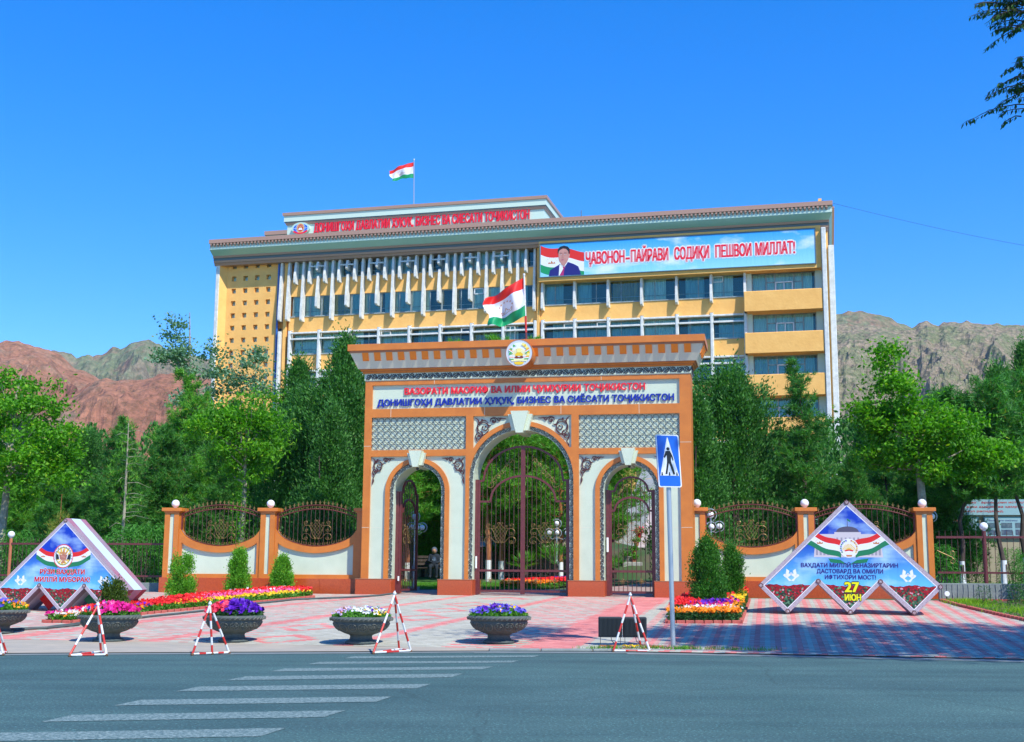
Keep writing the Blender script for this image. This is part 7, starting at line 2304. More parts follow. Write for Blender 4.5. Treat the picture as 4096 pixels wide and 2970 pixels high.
place_tree('pine_tree', 'young yellowish pine rising behind the tip of the left board', 'tree', X_(255, 45.5), 45.5, [('trunk', m.mesh('trunk', 'bark_orange')), ('crown', needle_mesh(np.array(T_), np.tile([0, 0, 1.0], (70, 1)), 14, .26, .012, 'leaf_yellowpine', 19))], 0, 1.0)

# ---- long leaved peach bushes
def leafy_bush(n, rx, ry, h, a, b, m_, seed, droop=-.5, z0=.0):
    g = np.random.default_rng(seed)
    th = g.uniform(0, 2 * PI, n); q = g.uniform(.3, 1, n) ** .6; z = z0 + (h - z0) * g.uniform(0, 1, n)
    w = np.sqrt(np.maximum(0, 1 - ((z - z0) / (h - z0) * 1.02 - .25) ** 2))
    P = np.stack([rx * q * w * np.cos(th), ry * q * w * np.sin(th), z], 1) + g.normal(0, .07, (n, 3))
    D = np.stack([np.cos(th), np.sin(th), np.full(n, droop)], 1)
    V, F = leaf_quads(P, a, b, .3, seed, D)
    return np_mesh('foliage', V, F, m_)
def stems(h, n, seed, sp=.3):
    R = random.Random(seed); m = MB()
    for i in range(n):
        a = R.uniform(0, 2 * PI); m.tube([(0, 0, 0), (sp * .5 * math.cos(a), sp * .5 * math.sin(a), h * .5), (sp * math.cos(a) * 1.3, sp * math.sin(a) * 1.3, h * .9)], [.02, .014, .005], 5, cap=False)
    return m.mesh('stems', 'bark')
pb = leafy_bush(2600, 1.05, .8, 2.3, .085, .018, 'leaf_willow', 71)
for px, Y, s, lab in ((520, 44.8, .95, 'long leaved green bush behind the railing left of the wall'), (600, 44.4, 1.0, 'long leaved bush touching the first post of the left wall'), (420, 45.4, .8, 'low leafy bush behind the railing just right of the left board'), (90, 46.5, .9, 'leafy bush between trunks behind the left railing'), (4105, 36.6, .62, 'drooping long leaved shrub at the right edge above the kerb wall'), (3745, 41.5, .7, 'leafy bush behind the railing beside the last wall post'), (3885, 50.2, .62, 'low bush in front of the info boards'), (4030, 50.0, .62, 'low bush below the right info board')):
    place_tree('leafy_bush', lab, 'bush', X_(px, Y), Y, [('stems', stems(2.0, 7, 5)), ('foliage', pb)], px, s, 'long leaved bushes behind the railings')
MB_ = [(14.0, 35.2, .35, 'low rose bush in front of the ribbed concrete base'), (14.9, 34.6, .42, 'taller rose bush at the right edge of the planting strip'), (13.3, 35.7, .28, 'small rose shoot near the start of the ribbed base'), (14.6, 33.6, .36, 'rose bush nearest the right corner of the forecourt')]
rb_ = leafy_bush(420, .9, .7, 2.0, .07, .038, 'leaf_bed_dark', 72, .2, .3)
for x, y, s, lab in MB_:
    place_tree('rose_bush', lab, 'bush', x, y, [('stems', stems(1.8, 6, 6)), ('foliage', rb_)], x * 3, s, 'rose bushes at the right')

# ---- clipped thujas on the forecourt
def thuja(label, x, y, h, r, seed, m_='leaf_thuja', n=14000, shape=.55, z0=.05, a=.034, b=.015, peaks=()):
    me = cypress_mesh(h, r, z0, seed, n, peaks, m_, a, b, .105 * (h / 1.4) ** .5, shape, 2.0)
    tr = MB().tube([(0, 0, -.05), (.01, 0, h * .8)], [.035, .01], 6, cap=False).mesh('trunk', 'bark')
    place_tree('thuja_bush', label, 'bush', x, y, [('trunk', tr), ('crown', me)], seed, 1.0, 'thujas on the forecourt')
thuja('loose bright thuja at the left end of the curved flower bed', -9.72, 37.5, 1.36, .34, 81, n=8000, shape=.30, z0=.25)
thuja('tall bright thuja in the middle of the left flower bed', -8.5, 39.6, 1.46, .26, 82, n=15000, shape=.5, z0=.1)
thuja('small dense thuja at the gate end of the left flower bed', -7.38, 41.0, 1.20, .25, 83, n=14000, shape=.5, z0=.1)
thuja('large dense dark thuja in the right flower bed', 5.15, 33.3, 1.80, .38, 84, 'leaf_thuja_dark', 26000, .34, .05, peaks=((-.12, 0, 1.95, .12, 12),))
thuja('second thuja behind the large one in the right flower bed', 6.22, 35.6, 1.66, .25, 85, 'leaf_thuja_dark', 15000, .5)
thuja('small olive thuja growing beside the left diamond board', -9.35, 30.0, 1.05, .30, 87, 'leaf_thuja_olive', 10000, .45)

# ---- flower beds
def inside(poly, x, y):
    c = False; n = len(poly)
    for i in range(n):
        (x1, y1), (x2, y2) = poly[i], poly[(i + 1) % n]
        if (y1 > y) != (y2 > y) and x < (x2 - x1) * (y - y1) / (y2 - y1) + x1: c = not c
    return c
def bed(label, poly, rows, seed, height=.16, dens=1.0, edge=True, leafm='leaf_bed', zf=None):
    zf = zf or (lambda x, y: gz(uv_of(x, y)[1]) if uv_of(x, y)[1] > 0 else hill(-uv_of(x, y)[1]))
    cx = sum(p[0] for p in poly) / len(poly); cy = sum(p[1] for p in poly) / len(poly); cz = zf(cx, cy)
    D = thing('flower_bed', label, 'flower bed', (cx, cy, cz))
    g = np.random.default_rng(seed)
    sb = MB(); sb.add([(x - cx, y - cy, zf(x, y) - cz + .02) for x, y in poly], [tuple(range(len(poly)))]); sb.build('soil', 'soil', D)
    xs = [p[0] for p in poly]; ys = [p[1] for p in poly]
    A = (max(xs) - min(xs)) * (max(ys) - min(ys))
    n = int(A * 900 * dens)
    P = np.stack([g.uniform(min(xs), max(xs), n), g.uniform(min(ys), max(ys), n)], 1)
    P = P[[inside(poly, a, b) for a, b in P]]
    Z = np.array([zf(a, b) for a, b in P]) - cz
    C = np.stack([P[:, 0] - cx, P[:, 1] - cy, Z + g.uniform(.03, height, len(P))], 1)
    V, F = leaf_quads(C, .05, .020, .3, seed)
    o = link_mesh('foliage', np_mesh('foliage', V, F, leafm), D); tag(o, kind='stuff')
    for (m_, fn, d, size, hz) in rows:
        n = int(A * d)
        Q = np.stack([g.uniform(min(xs), max(xs), n), g.uniform(min(ys), max(ys), n)], 1)
        J = g.normal(0, .13, Q.shape)
        Q = Q[[inside(poly, a, b) and fn(a + j0, b + j1 * 1.6) for (a, b), (j0, j1) in zip(Q, J)]]
        if len(Q) == 0: continue
        Z = np.array([zf(a, b) for a, b in Q]) - cz
        C = np.stack([Q[:, 0] - cx, Q[:, 1] - cy, Z + hz + g.uniform(-.03, .05, len(Q))], 1)
        V, F = blossoms(C, size, seed + 1)
        o = link_mesh('blossoms', np_mesh('blossoms', V, F, m_), D); tag(o, kind='stuff')
    if edge:
        me = MB().bbox(-.10, .10, -.05, .05, -.05, .07, .01).mesh('edging_brick', 'redkerb')
        n = len(poly)
        for i in range(n):
            (x1, y1), (x2, y2) = poly[i], poly[(i + 1) % n]
            L = math.hypot(x2 - x1, y2 - y1); k = int(L / .215); an = math.atan2(y2 - y1, x2 - x1)
            for j in range(k):
                t = (j + .5) / k; x = x1 + (x2 - x1) * t; y = y1 + (y2 - y1) * t
                if len([c for c in D.children if c.name.startswith('edging')]) > 200: break
                link_mesh('edging_brick', me, D, (x - cx, y - cy, zf(x, y) - cz), an).location.z = zf(x, y) - cz
    return D
LB = [(-11.35, 30.95), (-10.6, 30.8), (-9.75, 32.9), (-8.55, 34.9), (-7.55, 37.0), (-6.1, 39.4), (-6.6, 40.6), (-7.7, 40.2), (-8.9, 38.0), (-9.9, 35.8), (-10.9, 33.2)]
def lt(x, y):            # 0 at near-left end .. 1 at the gate end, and offset from the front edge
    return (y - 31) / 9.6
def front(x, y):
    xe = np.interp(y, [30.8, 32.9, 34.9, 37.0, 39.4, 40.6], [-10.6, -9.75, -8.55, -7.55, -6.1, -6.6])
    return xe - x
bed('long curved flower bed of red, yellow, orange and pink rows on the left', LB, [
    ('fl_orange', lambda x, y: lt(x, y) < .25 and front(x, y) < .55 and (int(y * 2.2) % 3 != 1), 221, .044, 0.180),
    ('fl_white', lambda x, y: lt(x, y) < .12 and .1 < front(x, y) < .7, 158, .044, 0.190),
    ('fl_red', lambda x, y: .12 < lt(x, y) < .50 and front(x, y) > .25, 221, .044, 0.220),
    ('fl_magenta', lambda x, y: lt(x, y) < .22 and front(x, y) > .5, 158, .044, 0.200),
    ('fl_yellow', lambda x, y: lt(x, y) > .40 and .28 < front(x, y) < .62, 221, .044, 0.200),
    ('fl_pink', lambda x, y: lt(x, y) > .55 and .60 < front(x, y) < 1.1, 221, .044, 0.240),
    ('fl_red', lambda x, y: lt(x, y) > .5 and (front(x, y) > 1.0 or lt(x, y) > .88), 252, .044, 0.250),
    ('fl_white', lambda x, y: lt(x, y) > .7 and (int(y * 3) % 4 == 0) and front(x, y) > .9, 99, .05, .26),
    ('fl_purple', lambda x, y: .18 < lt(x, y) < .3 and .3 < front(x, y) < .8, 70, .05, .22)], 91, .20)
RB = [(3.72, 30.25), (5.46, 30.18), (7.05, 37.55), (6.45, 37.7), (5.6, 37.5), (4.15, 32.6)]
def rfr(x, y): return y - 30.2
def rrt(x, y): return (5.46 + (y - 30.18) * .2157) - x
bed('flower bed of marigolds, petunias and red salvia round the big thuja', RB, [
    ('fl_orange', lambda x, y: rfr(x, y) < .75, 273, .044, 0.280),
    ('fl_white', lambda x, y: .75 < rfr(x, y) < 1.5 and .25 < rrt(x, y) < 1.4, 221, .044, 0.280),
    ('fl_orange', lambda x, y: .18 < rrt(x, y) < .5 and rfr(x, y) < 3.6, 221, .044, 0.290),
    ('fl_yellow', lambda x, y: .12 < rrt(x, y) < .6 and 3.4 < rfr(x, y) < 7.0, 221, .044, 0.310),
    ('fl_red', lambda x, y: (rrt(x, y) > 1.15 and rfr(x, y) > 1.4) or (.5 < rrt(x, y) < 1.0 and 3.0 < rfr(x, y) < 6.8) or rfr(x, y) > 6.4, 221, .044, 0.360),
    ('fl_magenta', lambda x, y: .45 < rrt(x, y) < 1.3 and 1.3 < rfr(x, y) < 3.4, 168, .044, 0.310),
    ('fl_purple', lambda x, y: .45 < rrt(x, y) < 1.3 and 1.6 < rfr(x, y) < 4.4, 80, .055, .34),
    ('fl_pink', lambda x, y: .7 < rrt(x, y) and 4.6 < rfr(x, y) < 6.6, 173, .044, 0.350)], 92, .27, leafm='leaf_bed_dark')
SB = [(12.60, 37.2), (12.42, 35.2), (12.36, 33.2), (12.34, 31.3), (12.4, 29.0), (16.5, 29.0), (17.5, 36.1)]
bed('rough planting strip of soil and bright ground cover along the ribbed base', SB, [('fl_yellow', lambda x, y: False, 1, .03, .1)], 93, .07, .05)
pts = [(12.95, 36.3, 0)] * 3 + [(13.15, 36.0, 0)] * 2 + [(12.9, 33.0, 0), (13.3, 32.6, 0), (13.6, 33.4, 0), (14.3, 34.2, 0), (15, 33.8, 0), (13.0, 34.4, 0), (14.1, 32.2, 0), (13.2, 31.6, 0), (12.8, 35.2, 0)]
MT['grass_y'] = leaf_mat('yellow_green_ground_cover', (.14, .34, .01), (.34, .52, .02), None, .4)
o = link_mesh('ground_cover', grass_patch(pts, 2600, .16, 15, 'grass_y', .26)); tag(o, 'yellow green ground cover clumps beside the red kerb on the right', 'ground cover', kind='stuff')
g_ = np.random.default_rng(8)
pts = [(g_.uniform(12.5, 16), g_.uniform(30, 36), 0) for _ in range(60)]
o = link_mesh('weeds', grass_patch(pts, 1100, .12, 16, 'grass', .2)); tag(o, 'scattered green weeds in the planting strip at the right', 'weeds', kind='stuff')

# ================================================================== GARDEN BEHIND THE GATE
def hz(x, y): return hill(-uv_of(x, y)[1]) if uv_of(x, y)[1] < 0 else gz(uv_of(x, y)[1])
lawn = [(-5.2, 44.6), (.9, 44.9), (2.2, 47.5), (2.0, 56), (-12, 58), (-16, 46)]
pts = [(g_.uniform(-6, 1.6), g_.uniform(44.8, 50), 0) for _ in range(1500)]
o = link_mesh('lawn', grass_patch(pts, 16000, .09, 17, 'grass', .15)); tag(o, kind='structure')
sheet('lawn_turf', lawn, lambda x, y: hz(x, y) + .01, mat('lawn_turf', (.035, .12, .015), .95, col2=(.07, .20, .03), nscale=3), 1.5)
# dark band under the fences: soil and shade grass on the right
pts = [(g_.uniform(13, 24), g_.uniform(40, 50), 0) for _ in range(1500)]
o = link_mesh('garden_grass', grass_patch(pts, 9000, .10, 18, 'grass', .2)); tag(o, kind='structure')
# inner flower bed
IB = [(-.4, 45.3), (.9, 45.6), (2.3, 47.6), (2.9, 49.5), (2.3, 49.7), (1.2, 48.0), (-.2, 46.6)]
bed('small bed of orange, red and purple flowers inside the middle arch', IB, [('fl_orange', lambda x, y: y < 46.7, 420, .05, .2), ('fl_red', lambda x, y: 46.7 < y < 48.6, 480, .055, .24), ('fl_purple', lambda x, y: y > 48.4, 420, .055, .24)], 94, .16, edge=False)
# retaining wall of stone blocks
RW = thing('retaining_wall', 'pale stone block retaining wall behind the pines seen through the arches', 'wall', (-9.5, 60.0, 1.3), GA, z0=1.3)
MB().box(-6, 14.2, .12, .5, .6, 2.55).build('core', 'tanstone', RW)
bl_me = [MB().bbox(.006, .494, 0, .12, .006, .224, .012).mesh('stone_block', m_) for m_ in ('tanstone', mat('grey_stone_block', (.30, .28, .22), .9, col2=(.22, .22, .18), nscale=4), mat('pale_stone_block', (.38, .34, .26), .9, col2=(.30, .27, .20), nscale=4))]
for j in range(6):
    for i in range(40):
        x = -6 + .5 * i + (.25 if j % 2 else 0)
        if x < 13.8: link_mesh('stone_block', bl_me[random.choice([0, 1, 2, 1])], RW, (x, random.uniform(-.006, .006), 1.18 + .23 * j))
MB().bbox(-6, 14.2, -.06, .56, 2.56, 2.66, .01).build('coping', 'stepstone', RW)
sheet('upper_terrace', [(-14, 62.2), (4.0, 58.6), (5.2, 66), (-12, 70)], lambda x, y: hz(x, y) + .03, MT['pinkpave'], 2)
# stairs
ST = thing('staircase', 'long pale stone staircase climbing behind the right arch', 'stairs', (6.95, 58.6, 1.45), GA, z0=1.45)
nst = 44
for i in range(nst):
    z = 1.45 + .135 * i; y = .42 * i
    x0 = -.95 + y * .0; 
    MB().bbox(-.9, 2.6, y, y + .46, z - .3, z + .135, .008).build('step', 'stepstone', ST)
for x in (-1.25,):
    m = MB()
    for i in range(7):
        y0 = i * 2.7 - .3; z0_ = 1.45 + .135 * (i * 2.7 / .42)
        m.add([(x, y0, z0_ - 1), (x + .34, y0, z0_ - 1), (x + .34, y0 + 2.7, z0_ - .2), (x, y0 + 2.7, z0_ - .2), (x, y0, z0_ + .55), (x + .34, y0, z0_ + .55), (x + .34, y0 + 2.7, z0_ + 1.40), (x, y0 + 2.7, z0_ + 1.40)], [(0, 3, 2, 1), (4, 5, 6, 7), (0, 1, 5, 4), (1, 2, 6, 5), (2, 3, 7, 6), (3, 0, 4, 7)])
    m.build('parapet', mat('pink_marble_parapet', (.55, .46, .42), .5, col2=(.46, .38, .35), nscale=2), ST)
    m = MB()
    for i in range(7):
        y0 = i * 2.7 - .3; z0_ = 1.45 + .135 * (i * 2.7 / .42)
        m.add([(x - 1.5, y0 + 1.5, z0_ + .45), (x - .02, y0, z0_ + .50), (x - .02, y0 + 2.7, z0_ + 1.35), (x - 1.5, y0 + 4.2, z0_ + 1.30)], [(0, 1, 2, 3)])
    m.build('slab_bank', 'stepstone', ST)
def gpt(x, y): return (6.95 + x * math.cos(GA) - y * math.sin(GA), 58.6 + x * math.sin(GA) + y * math.cos(GA))
for lab, x, y, z, w, fm_ in (('red flower trough on the lower steps with yellow flowers', .55, 7.0, 3.75, .85, 'fl_yellow'), ('red flower trough on the steps with white flowers', .55, 8.2, 4.15, .85, 'fl_white'), ('small red flower trough highest on the steps', .8, 10.6, 4.95, .55, 'fl_coral')):
    X0_, Y0_ = gpt(x, y)
    Tt = thing('flower_trough', lab, 'planter', (X0_, Y0_, z), GA, 'red troughs on the stairs')
    MB().bbox(-w / 2, w / 2, -.1, .1, 0, .16, .02).build('trough', 'redpaint', Tt)
    C = np.stack([g_.uniform(-w / 2, w / 2, 220), g_.uniform(-.1, .1, 220), g_.uniform(.15, .32, 220)], 1)
    V, F = leaf_quads(C, .05, .02, .3, 5); link_mesh('foliage', np_mesh('foliage', V, F, 'leaf_bed'), Tt).location.z = 0
    C[:, 2] += .03; V, F = blossoms(C[:60], .045, 6); link_mesh('blossoms', np_mesh('blossoms', V, F, fm_), Tt).location.z = 0
def pot(label, x, y, z, r, h, fm_=None, s=1.0, pm='brick_orange'):
    T_ = thing('flower_pot', label, 'flower pot', (x, y, z), 0, 'pots beside the stairs')
    MB().lathe([(0, 0), (r * .7, 0), (r, h), (r * 1.08, h), (r * 1.08, h * .88), (r, h * .88)], 14).build('pot', pm, T_)
    C = g_.normal(0, r * .75, (260, 3)); C[:, 2] = np.abs(C[:, 2]) + h
    V, F = leaf_quads(C, .06, .028, .3, 5); link_mesh('foliage', np_mesh('foliage', V, F, 'leaf_bed'), T_).location.z = 0
    if fm_:
        V, F = blossoms(C[:70], .05, 6); link_mesh('blossoms', np_mesh('blossoms', V, F, fm_), T_).location.z = 0
pot('clay pot overflowing with red geraniums on the stair parapet', 6.05, 59.6, 3.15, .16, .22, 'fl_coral', pm='redpaint')
pot('clay pot with green plant on the parapet below the geraniums', 5.85, 58.8, 2.75, .13, .2)
pot('clay pot with a leafy plant lower down beside the stairs', 5.7, 58.2, 2.35, .13, .2)
pot('pale pot with round green plant at the foot of the stairs', 5.35, 57.8, 2.0, .2, .25, pm='stepstone')
pot('small clay pot next to the pale pot at the foot of the stairs', 5.62, 57.75, 1.95, .11, .2)
MB2 = MB().bbox(-.45, .45, -.3, .3, 0, .72, .02)
o = MB2.build('stone_block', 'stepstone'); o.location = (5.55, 57.9, 1.28); tag(o, 'pale stone pedestal carrying two pots at the foot of the stairs', 'pedestal')
# fan palms
def palm(label, x, y, h, seed, s=1.0, nfr=16):
    R = random.Random(seed); T_ = thing('fan_palm', label, 'palm', (x, y, hz(x, y)))
    MB().tube([(0, 0, 0), (.02, 0, h * .35)], [.12, .09], 9).build('trunk', 'bark', T_)
    for k in range(nfr):
        a = 2 * PI * k / nfr + R.uniform(-.2, .2); el = R.uniform(.15, 1.35); L = .55 * s
        d = Vector((math.cos(a) * math.cos(el), math.sin(a) * math.cos(el), math.sin(el)))
        c = Vector((0, 0, h * .35)) + d * L * .75
        m = MB().tube([(0, 0, h * .33), tuple(c)], [.012, .007], 4)
        side = d.cross(Vector((0, 0, 1))); side = side.normalized() if side.length > .1 else Vector((1, 0, 0))
        for j in range(13):
            t = math.radians(-80 + 160 * j / 12)
            dd = d * math.cos(t) + side * math.sin(t); tip = c + dd * L * .85 + Vector((0, 0, -.08 * L))
            n_ = dd.cross(Vector((0, 0, 1))).normalized() * .018
            mid = c.lerp(tip, .5)
            m.add([tuple(c), tuple(mid + n_), tuple(tip), tuple(mid - n_)], [(0, 1, 2, 3)])
        m.build('frond', 'leaf_bed', T_)
palm('fan palm left of the centre line inside the middle arch', .55, 47.6, 1.7, 5, 1.0)
palm('larger fan palm at the right of the middle arch garden', 1.75, 49.3, 2.2, 6, 1.25)
palm('fan palm low beside the stairs inside the right arch', 4.55, 55.5, 1.3, 7, .9)

# ---- garden lamps with globes
def garden_lamp(label, x, y, z, h, seed, arms):
    T_ = thing('garden_lamp', label, 'street lamp', (x, y, z), 0, 'multi globe garden lamps')
    MB().bbox(-.2, .2, -.2, .2, -.1, .12, .01).build('footing', 'stepstone', T_)
    MB().tube([(0, 0, .1), (0, 0, .75)], .055, 10).tube([(0, 0, .75), (0, 0, h)], .032, 10).ball((0, 0, .78), .07, 8).build('column', 'steel', T_)
    for (dx, dz, r) in arms:
        m = MB()
        if abs(dx) > .01:
            m.tube([(0, 0, h - .45), (dx * .6, 0, h - .50 + 0), (dx, 0, h + dz - .16)], .014, 6)
            m.tube([(dx + math.copysign(r * 1.7, dx) * math.cos(t), 0, h + dz + r * 1.7 * math.sin(t)) for t in np.linspace(-1.3, 2.6, 14)], .016, 6)
        else:
            m.tube([(dx + r * 1.7 * math.cos(t), 0, h + dz + r * 1.7 * math.sin(t)) for t in np.linspace(-1.2, 2.4, 14)], .016, 6)
        a_ = m.build('arm', 'steel', T_)
        MB().ball((dx, -.02, h + dz), r, 16).build('globe', 'globe', T_, smooth=True)
garden_lamp('garden lamp with four white globes seen through the left arch', -3.36, 43.9, .86, 2.42, 1, [(0, .11, .105), (.27, -.26, .095), (-.10, -.25, .095), (.09, -.27, .09)])
garden_lamp('garden lamp with white globes at the right of the middle arch', 1.83, 50.2, 1.15, 2.16, 2, [(0, .12, .105), (.42, -.25, .11), (-.30, -.25, .10), (.02, -.25, .10)])
garden_lamp('garden lamp whose globes peep over the right wall', 7.05, 44.4, .95, 2.48, 3, [(0, .12, .125), (.30, -.28, .105), (0.02, -.30, .105), (-.25, -.30, .1)])
garden_lamp('garden lamp with two globes beside the last right wall post', 14.75, 44.6, .95, 2.45, 4, [(.18, .16, .11), (-.06, .16, .10)])

# ---- bench and seated person in the left arch
Bn = thing('park_bench', 'dark park bench in the shade inside the left arch', 'bench', (-3.2, 51.7, 1.22))
for z in (.42,):
    for k in range(4): MB().box(-.75, .75, -.25 + .12 * k, -.16 + .12 * k, z, z + .03).build('seat_slat', 'bark', Bn)
for k in range(3): MB().box(-.75, .75, .24, .27, .55 + .14 * k, .65 + .14 * k).build('backrest_slat', 'bark', Bn)
for x in (-.65, .65): MB().box(x - .03, x + .03, -.22, -.17, 0, .42).box(x - .03, x + .03, .2, .26, 0, .95).build('leg', 'signblack', Bn)
def skin_body(name, verts, edges, radii, m_, parent, sub=2):
    me = bpy.data.meshes.new(name); me.from_pydata(verts, edges, []); me.update()
    o = bpy.data.objects.new(name, me); COL.objects.link(o)
    o.modifiers.new('s', 'SKIN'); 
    for i, r in enumerate(radii): me.skin_vertices[0].data[i].radius = (r, r)
    me.skin_vertices[0].data[0].use_root = True
    ss = o.modifiers.new('ss', 'SUBSURF'); ss.levels = sub; ss.render_levels = sub
    dg = bpy.context.evaluated_depsgraph_get(); e = o.evaluated_get(dg)
    nm = bpy.data.meshes.new_from_object(e); bpy.data.objects.remove(o)
    nm.materials.clear(); nm.materials.append(MT[m_] if isinstance(m_, str) else m_)
    nm.polygons.foreach_set('use_smooth', [True] * len(nm.polygons))
    return link_mesh(name, nm, parent)
MT['denim'] = mat('dark_blue_clothes', (.01, .018, .03), .9); MT['shirt'] = mat('blue_white_top', (.03, .055, .10), .9, col2=(.15, .2, .25), nscale=9, nmix=(.5, .6)); MT['skin'] = mat('skin', (.35, .17, .11), .6)
Ps = thing('person', 'person in dark clothes and pale hood sitting on the bench in the left arch', 'person', (-3.12, 51.55, 1.22))
skin_body('body', [(0, 0, .50), (0, .05, .75), (0, .04, .95), (0, .0, 1.03), (.17, .03, .93), (-.17, .03, .93), (.22, -.08, .70), (-.22, -.08, .70), (.10, -.26, .62), (-.08, -.28, .66), (.10, -.05, .50), (-.10, -.05, .50), (.13, -.45, .50), (-.13, -.45, .52), (.13, -.42, .08), (-.13, -.42, .10), (.13, -.55, .04), (-.13, -.55, .05)],
          [(0, 1), (1, 2), (2, 3), (2, 4), (2, 5), (4, 6), (5, 7), (6, 8), (7, 9), (0, 10), (0, 11), (10, 12), (11, 13), (12, 14), (13, 15), (14, 16), (15, 17)],
          [.14, .15, .13, .06, .07, .07, .05, .05, .035, .035, .10, .10, .075, .075, .05, .05, .04, .04], 'denim', Ps)
skin_body('hooded_top', [(0, .0, .62), (0, .05, .78), (0, .03, .95)], [(0, 1), (1, 2)], [.155, .165, .12], 'shirt', Ps)
MB().ball((0, -.03, 1.12), .10, 14, sz=1.2).tube([(0, -.125, 1.12), (0, -.15, 1.10)], [.02, .012], 6).build('head', 'skin', Ps, smooth=True)
MB().ball((0, .01, 1.14), .125, 14, sz=1.15).build('hood', mat('pale_blue_hood', (.07, .10, .14), .9), Ps, smooth=True)

# ---- info boards on the right behind the trees
IBd = thing('info_board_wall', 'long pale wall with blue notice boards and red lettering behind the right railing', 'notice board', (17.3, 52.6, 1.3), GA, z0=1.3)
MT['boardwall'] = mat('cream_board_wall', (.42, .36, .24), .8); MT['aqua'] = mat('aqua_board', (.16, .36, .42), .5); MT['aqualight'] = mat('pale_aqua_board', (.30, .50, .56), .5); MT['aquaframe'] = mat('teal_board_frame', (.02, .12, .18), .5)
MB().box(.2, 7.5, .1, .3, .9, 4.1).build('wall', 'boardwall', IBd)
MB().box(.9, 6.9, -.02, .1, 3.98, 4.62).build('header_panel', 'aqualight', IBd)
m = MB()
for body, z in (('Умеди мо фарзандони истиқлолият мебошанд, зеро онҳо', 4.46), ('дар фазои амният ва ҳамроҳ бо ваҳдату соҳибистиқлолӣ', 4.28), ('ба камол расидаанд.', 4.10)):
    w_ = 5.5 if len(body) > 30 else 2.0
    for vs, fs in text_parts(body, 1.15, z, w_, .085, -.026, 0, .02): m.add(vs, fs)
m.build('header_lettering', 'redtext', IBd)
for k, (xa, xb) in enumerate(((.75, 2.15), (2.35, 4.2), (4.5, 6.4))):
    MB().box(xa, xb, .0, .1, 3.05, 3.9).build('board_frame', 'aquaframe', IBd)
    p = MB().box(xa + .05, xb - .05, -.01, .0, 3.10, 3.85).build('notice_board', 'aqualight', IBd)
    m = MB()
    for vs, fs in text_parts(['ДУНЁИ ҲУНАР', 'Вазъияти омӯзиш', 'ВАҲДАТИ МИЛЛӢ'][k], xa + .2, 3.72, (xb - xa) * .6, .07, -.014, 0, .02): m.add(vs, fs)
    m.build('board_title', 'navyletter' if k else 'redtext', p)
    for i in range(3 if k else 2):
        for j in range(2):
            w_ = (xb - xa - .2) / (3 if k else 2)
            MB().box(xa + .12 + w_ * i, xa + .12 + w_ * i + w_ * .78, -.018, -.01, 3.16 + .28 * j, 3.38 + .28 * j).build('photo_print', mat('photo_print', (.015 + .02 * i, .06 + .03 * j, .14), .5, col2=(.15, .20, .24), nscale=8), p)
Ib2 = thing('small_notice_board', 'small blue notice board between the second wall post and the diamond board', 'notice board', (11.55, 50.5, 1.4), GA, z0=1.4)
MB().box(-.75, .75, -.03, .03, 3.25, 3.95).build('board_panel', 'aqualight', Ib2); MB().box(-.7, -.62, .03, .1, 1.2, 3.3).box(.62, .7, .03, .1, 1.2, 3.3).build('posts', 'steel', Ib2)
m = MB(); text_mb(m, 'ангар С', -.35, 3.55, .8, .13, -.034, 0, .02); m.build('lettering', 'redtext', Ib2)

# ---- street tree at the right, its crown mostly above and outside the view
lob = [(0, 0, 13.5, 5.0, 3.6, 1.6, 190), (5, 0, 13.0, 4.0, 3.6, 1.8, 120), (-3.4, .8, 13.8, 2.4, 2.2, .9, 60), (-8.0, 1.2, 14.2, 1.0, 1.5, .5, 14), (2, 0, 12.0, 3.5, 3.0, 1.2, 70), (10, 0, 13, 3.5, 3.5, 2, 70)]
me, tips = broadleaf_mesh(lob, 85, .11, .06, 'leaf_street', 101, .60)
idx = np.random.default_rng(4).choice(len(tips), 18, replace=False)
tr = trunk_mb(12.5, .30, .05, (-.8, 0), [(min(.9, .55 + .02 * k), tuple(tips[i]), .09) for k, i in enumerate(idx)], 8).mesh('trunk', 'bark')
ST_ = place_tree('street_tree', 'big roadside tree whose dark branches hang into the top right corner', 'tree', 15.2, 17.6, [('trunk', tr), ('crown', me)], 0, 1.0, z=.0)
# hanging twigs with compound leaves that reach into view
def spray(pts, seed, every=.058):
    """twig line (world) with rows of drooping leaflets"""
    R = random.Random(seed); C = []; D = []
    P = [Vector(p) for p in pts]
    for a, b in zip(P, P[1:]):
        L = (b - a).length; n = max(int(L / every), 1)
        for k in range(n):
            p = a.lerp(b, k / n)
            d = (b - a).normalized()
            for s in (-1, 1):
                q = Vector((R.uniform(-.4, .4), s * R.uniform(.1, .7), -.8)) + d * .5
                C.append(p + q * .05); D.append(q)
    return C, D
R = random.Random(77)
tw = MB(); CC = []; DD = []
Yt = 20.0
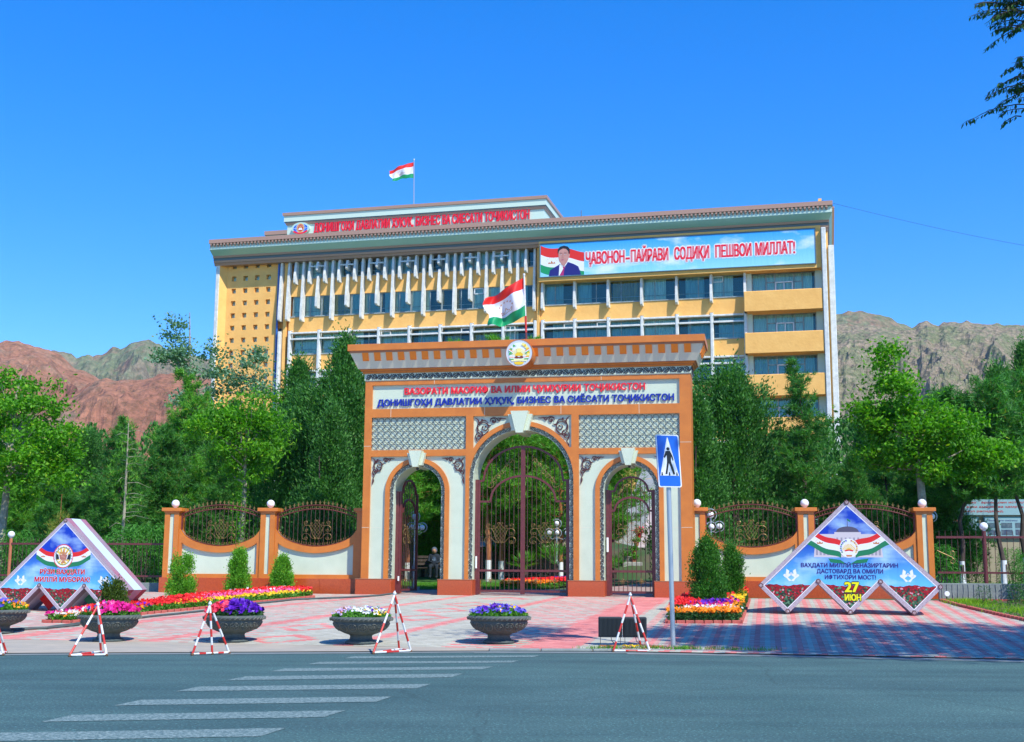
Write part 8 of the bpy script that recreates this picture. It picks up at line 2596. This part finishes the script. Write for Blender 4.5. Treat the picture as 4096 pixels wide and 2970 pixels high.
# twig tips and roots described in metres: (root x,z) -> (tip x,z)
def twig(root, tip, seed, y=Yt, side=3, br=.35):
    R2 = random.Random(seed)
    a = Vector((root[0], y + R2.uniform(-.3, .3), root[1])); b = Vector((tip[0], y + R2.uniform(-.3, .3), tip[1]))
    mid = a.lerp(b, .55) + Vector((0, 0, .10 * (b - a).length))
    pts = [a, a.lerp(mid, .5) + Vector((0, 0, .03)), mid, mid.lerp(b, .5) + Vector((0, 0, .02)), b]
    tw.tube([tuple(p) for p in pts], [.014, .010, .008, .006, .003], 5)
    c, d = spray(pts[1:], seed); CC.extend(c); DD.extend(d)
    for k in range(side):
        t = R2.uniform(.2, .9); i = min(int(t * 4), 3); p = pts[i].lerp(pts[i + 1], t * 4 - i)
        e = p + Vector((-R2.uniform(.15, 1) * br, R2.uniform(-.3, .3), R2.uniform(-.9, .5) * br))
        tw.tube([tuple(p), tuple(p.lerp(e, .5) + Vector((0, 0, .02))), tuple(e)], [.006, .004, .002], 4)
        c, d = spray([p, p.lerp(e, .5) + Vector((0, 0, .02)), e], seed + k + 1); CC.extend(c); DD.extend(d)
# upper cluster
for i in range(46):
    rx = R.uniform(8.25, 9.3); rz_ = R.uniform(10.75, 11.5)
    twig((rx + .4, rz_ + .08), (rx - R.uniform(.05, .3), rz_ + R.uniform(-.12, .06)), 200 + i, side=2, br=.16)
UP = [((8.67, 11.09), (7.76, 11.01)), ((8.66, 10.94), (7.67, 10.81)), ((8.67, 11.15), (7.85, 11.14)), ((8.56, 10.85), (8.01, 10.78)), ((8.65, 10.77), (8.16, 10.67)), ((8.64, 10.66), (8.3, 10.64)), ((8.8, 10.64), (8.05, 10.39)), ((8.66, 11.02), (7.91, 11.1)), ((8.49, 10.97), (7.92, 10.96)), ((8.65, 10.69), (8.39, 10.53))]
LO = [((8.8, 10.16), (8.43, 10.1)), ((8.8, 10.08), (8.28, 9.91)), ((8.8, 9.87), (8.28, 9.74)), ((8.7, 9.60), (7.9, 9.39)), ((8.8, 9.76), (8.03, 9.58)), ((8.7, 9.50), (8.05, 9.24)), ((8.8, 9.36), (7.7, 9.1)), ((8.8, 9.28), (8.13, 9.13)), ((8.6, 9.19), (8.2, 8.97)), ((8.7, 9.55), (8.23, 9.68)), ((8.8, 9.42), (8.42, 9.37)), ((8.8, 9.97), (8.44, 10.0)), ((8.8, 9.7), (8.35, 9.62)), ((8.85, 9.55), (8.35, 9.5)), ((8.9, 9.9), (8.5, 9.75)), ((8.9, 9.8), (8.5, 9.58))]
for k, (a, b) in enumerate(UP + LO):
    twig(a, b, 900 + k, side=3, br=.15)
C = np.array([tuple(c) for c in CC]); D = np.array([tuple(d) for d in DD])
V, F = leaf_quads(C, .050, .019, .2, 9, D / (np.linalg.norm(D, axis=1, keepdims=True)) * 1.6)
off = np.array(ST_.location)
o = link_mesh('hanging_leaves', np_mesh('hanging_leaves', V - off, F, 'leaf_street'), ST_, (0, 0, 0)); o.location = (0, 0, 0)
# the twigs are carried by two boughs coming from the trunk
tw.tube([(15.0, 18.5, 8.0), (12.4, 19.6, 9.6), (9.9, 20.1, 10.9), (8.6, 20, 11.1)], [.10, .07, .04, .015], 7)
tw.tube([(15.1, 18.4, 6.5), (12, 20.0, 8.3), (10.2, 20.1, 9.6), (8.7, 20, 9.7)], [.08, .055, .03, .012], 7)
tw.tube([(12, 20.5, 8.3), (10.6, 20.1, 9.1), (8.6, 20, 9.25)], [.05, .03, .01], 6)
tw.v = [(x - off[0], y - off[1], z - off[2]) for x, y, z in tw.v]
o = link_mesh('twigs', tw.mesh('twigs', 'bark'), ST_, (0, 0, 0)); o.location = (0, 0, 0)
# ------------------------------------------------------------------ thin summer haze over the valley
hb = MB().box(-2500, 2500, -120, 2480, -1.5, 330).build('haze', 'dark'); tag(hb, 'thin blue summer haze over the valley', 'haze', kind='stuff')
hm = bpy.data.materials.new('thin_haze'); hm.use_nodes = True
ht = hm.node_tree; ht.nodes.remove(ht.nodes['Principled BSDF'])
pv = ht.nodes.new('ShaderNodeVolumePrincipled'); pv.inputs['Density'].default_value = 0.00006; pv.inputs['Color'].default_value = (0.75, 0.86, 1.0, 1); pv.inputs['Anisotropy'].default_value = 0.1
ht.links.new(pv.outputs[0], ht.nodes['Material Output'].inputs['Volume'])
hb.data.materials.clear(); hb.data.materials.append(hm)
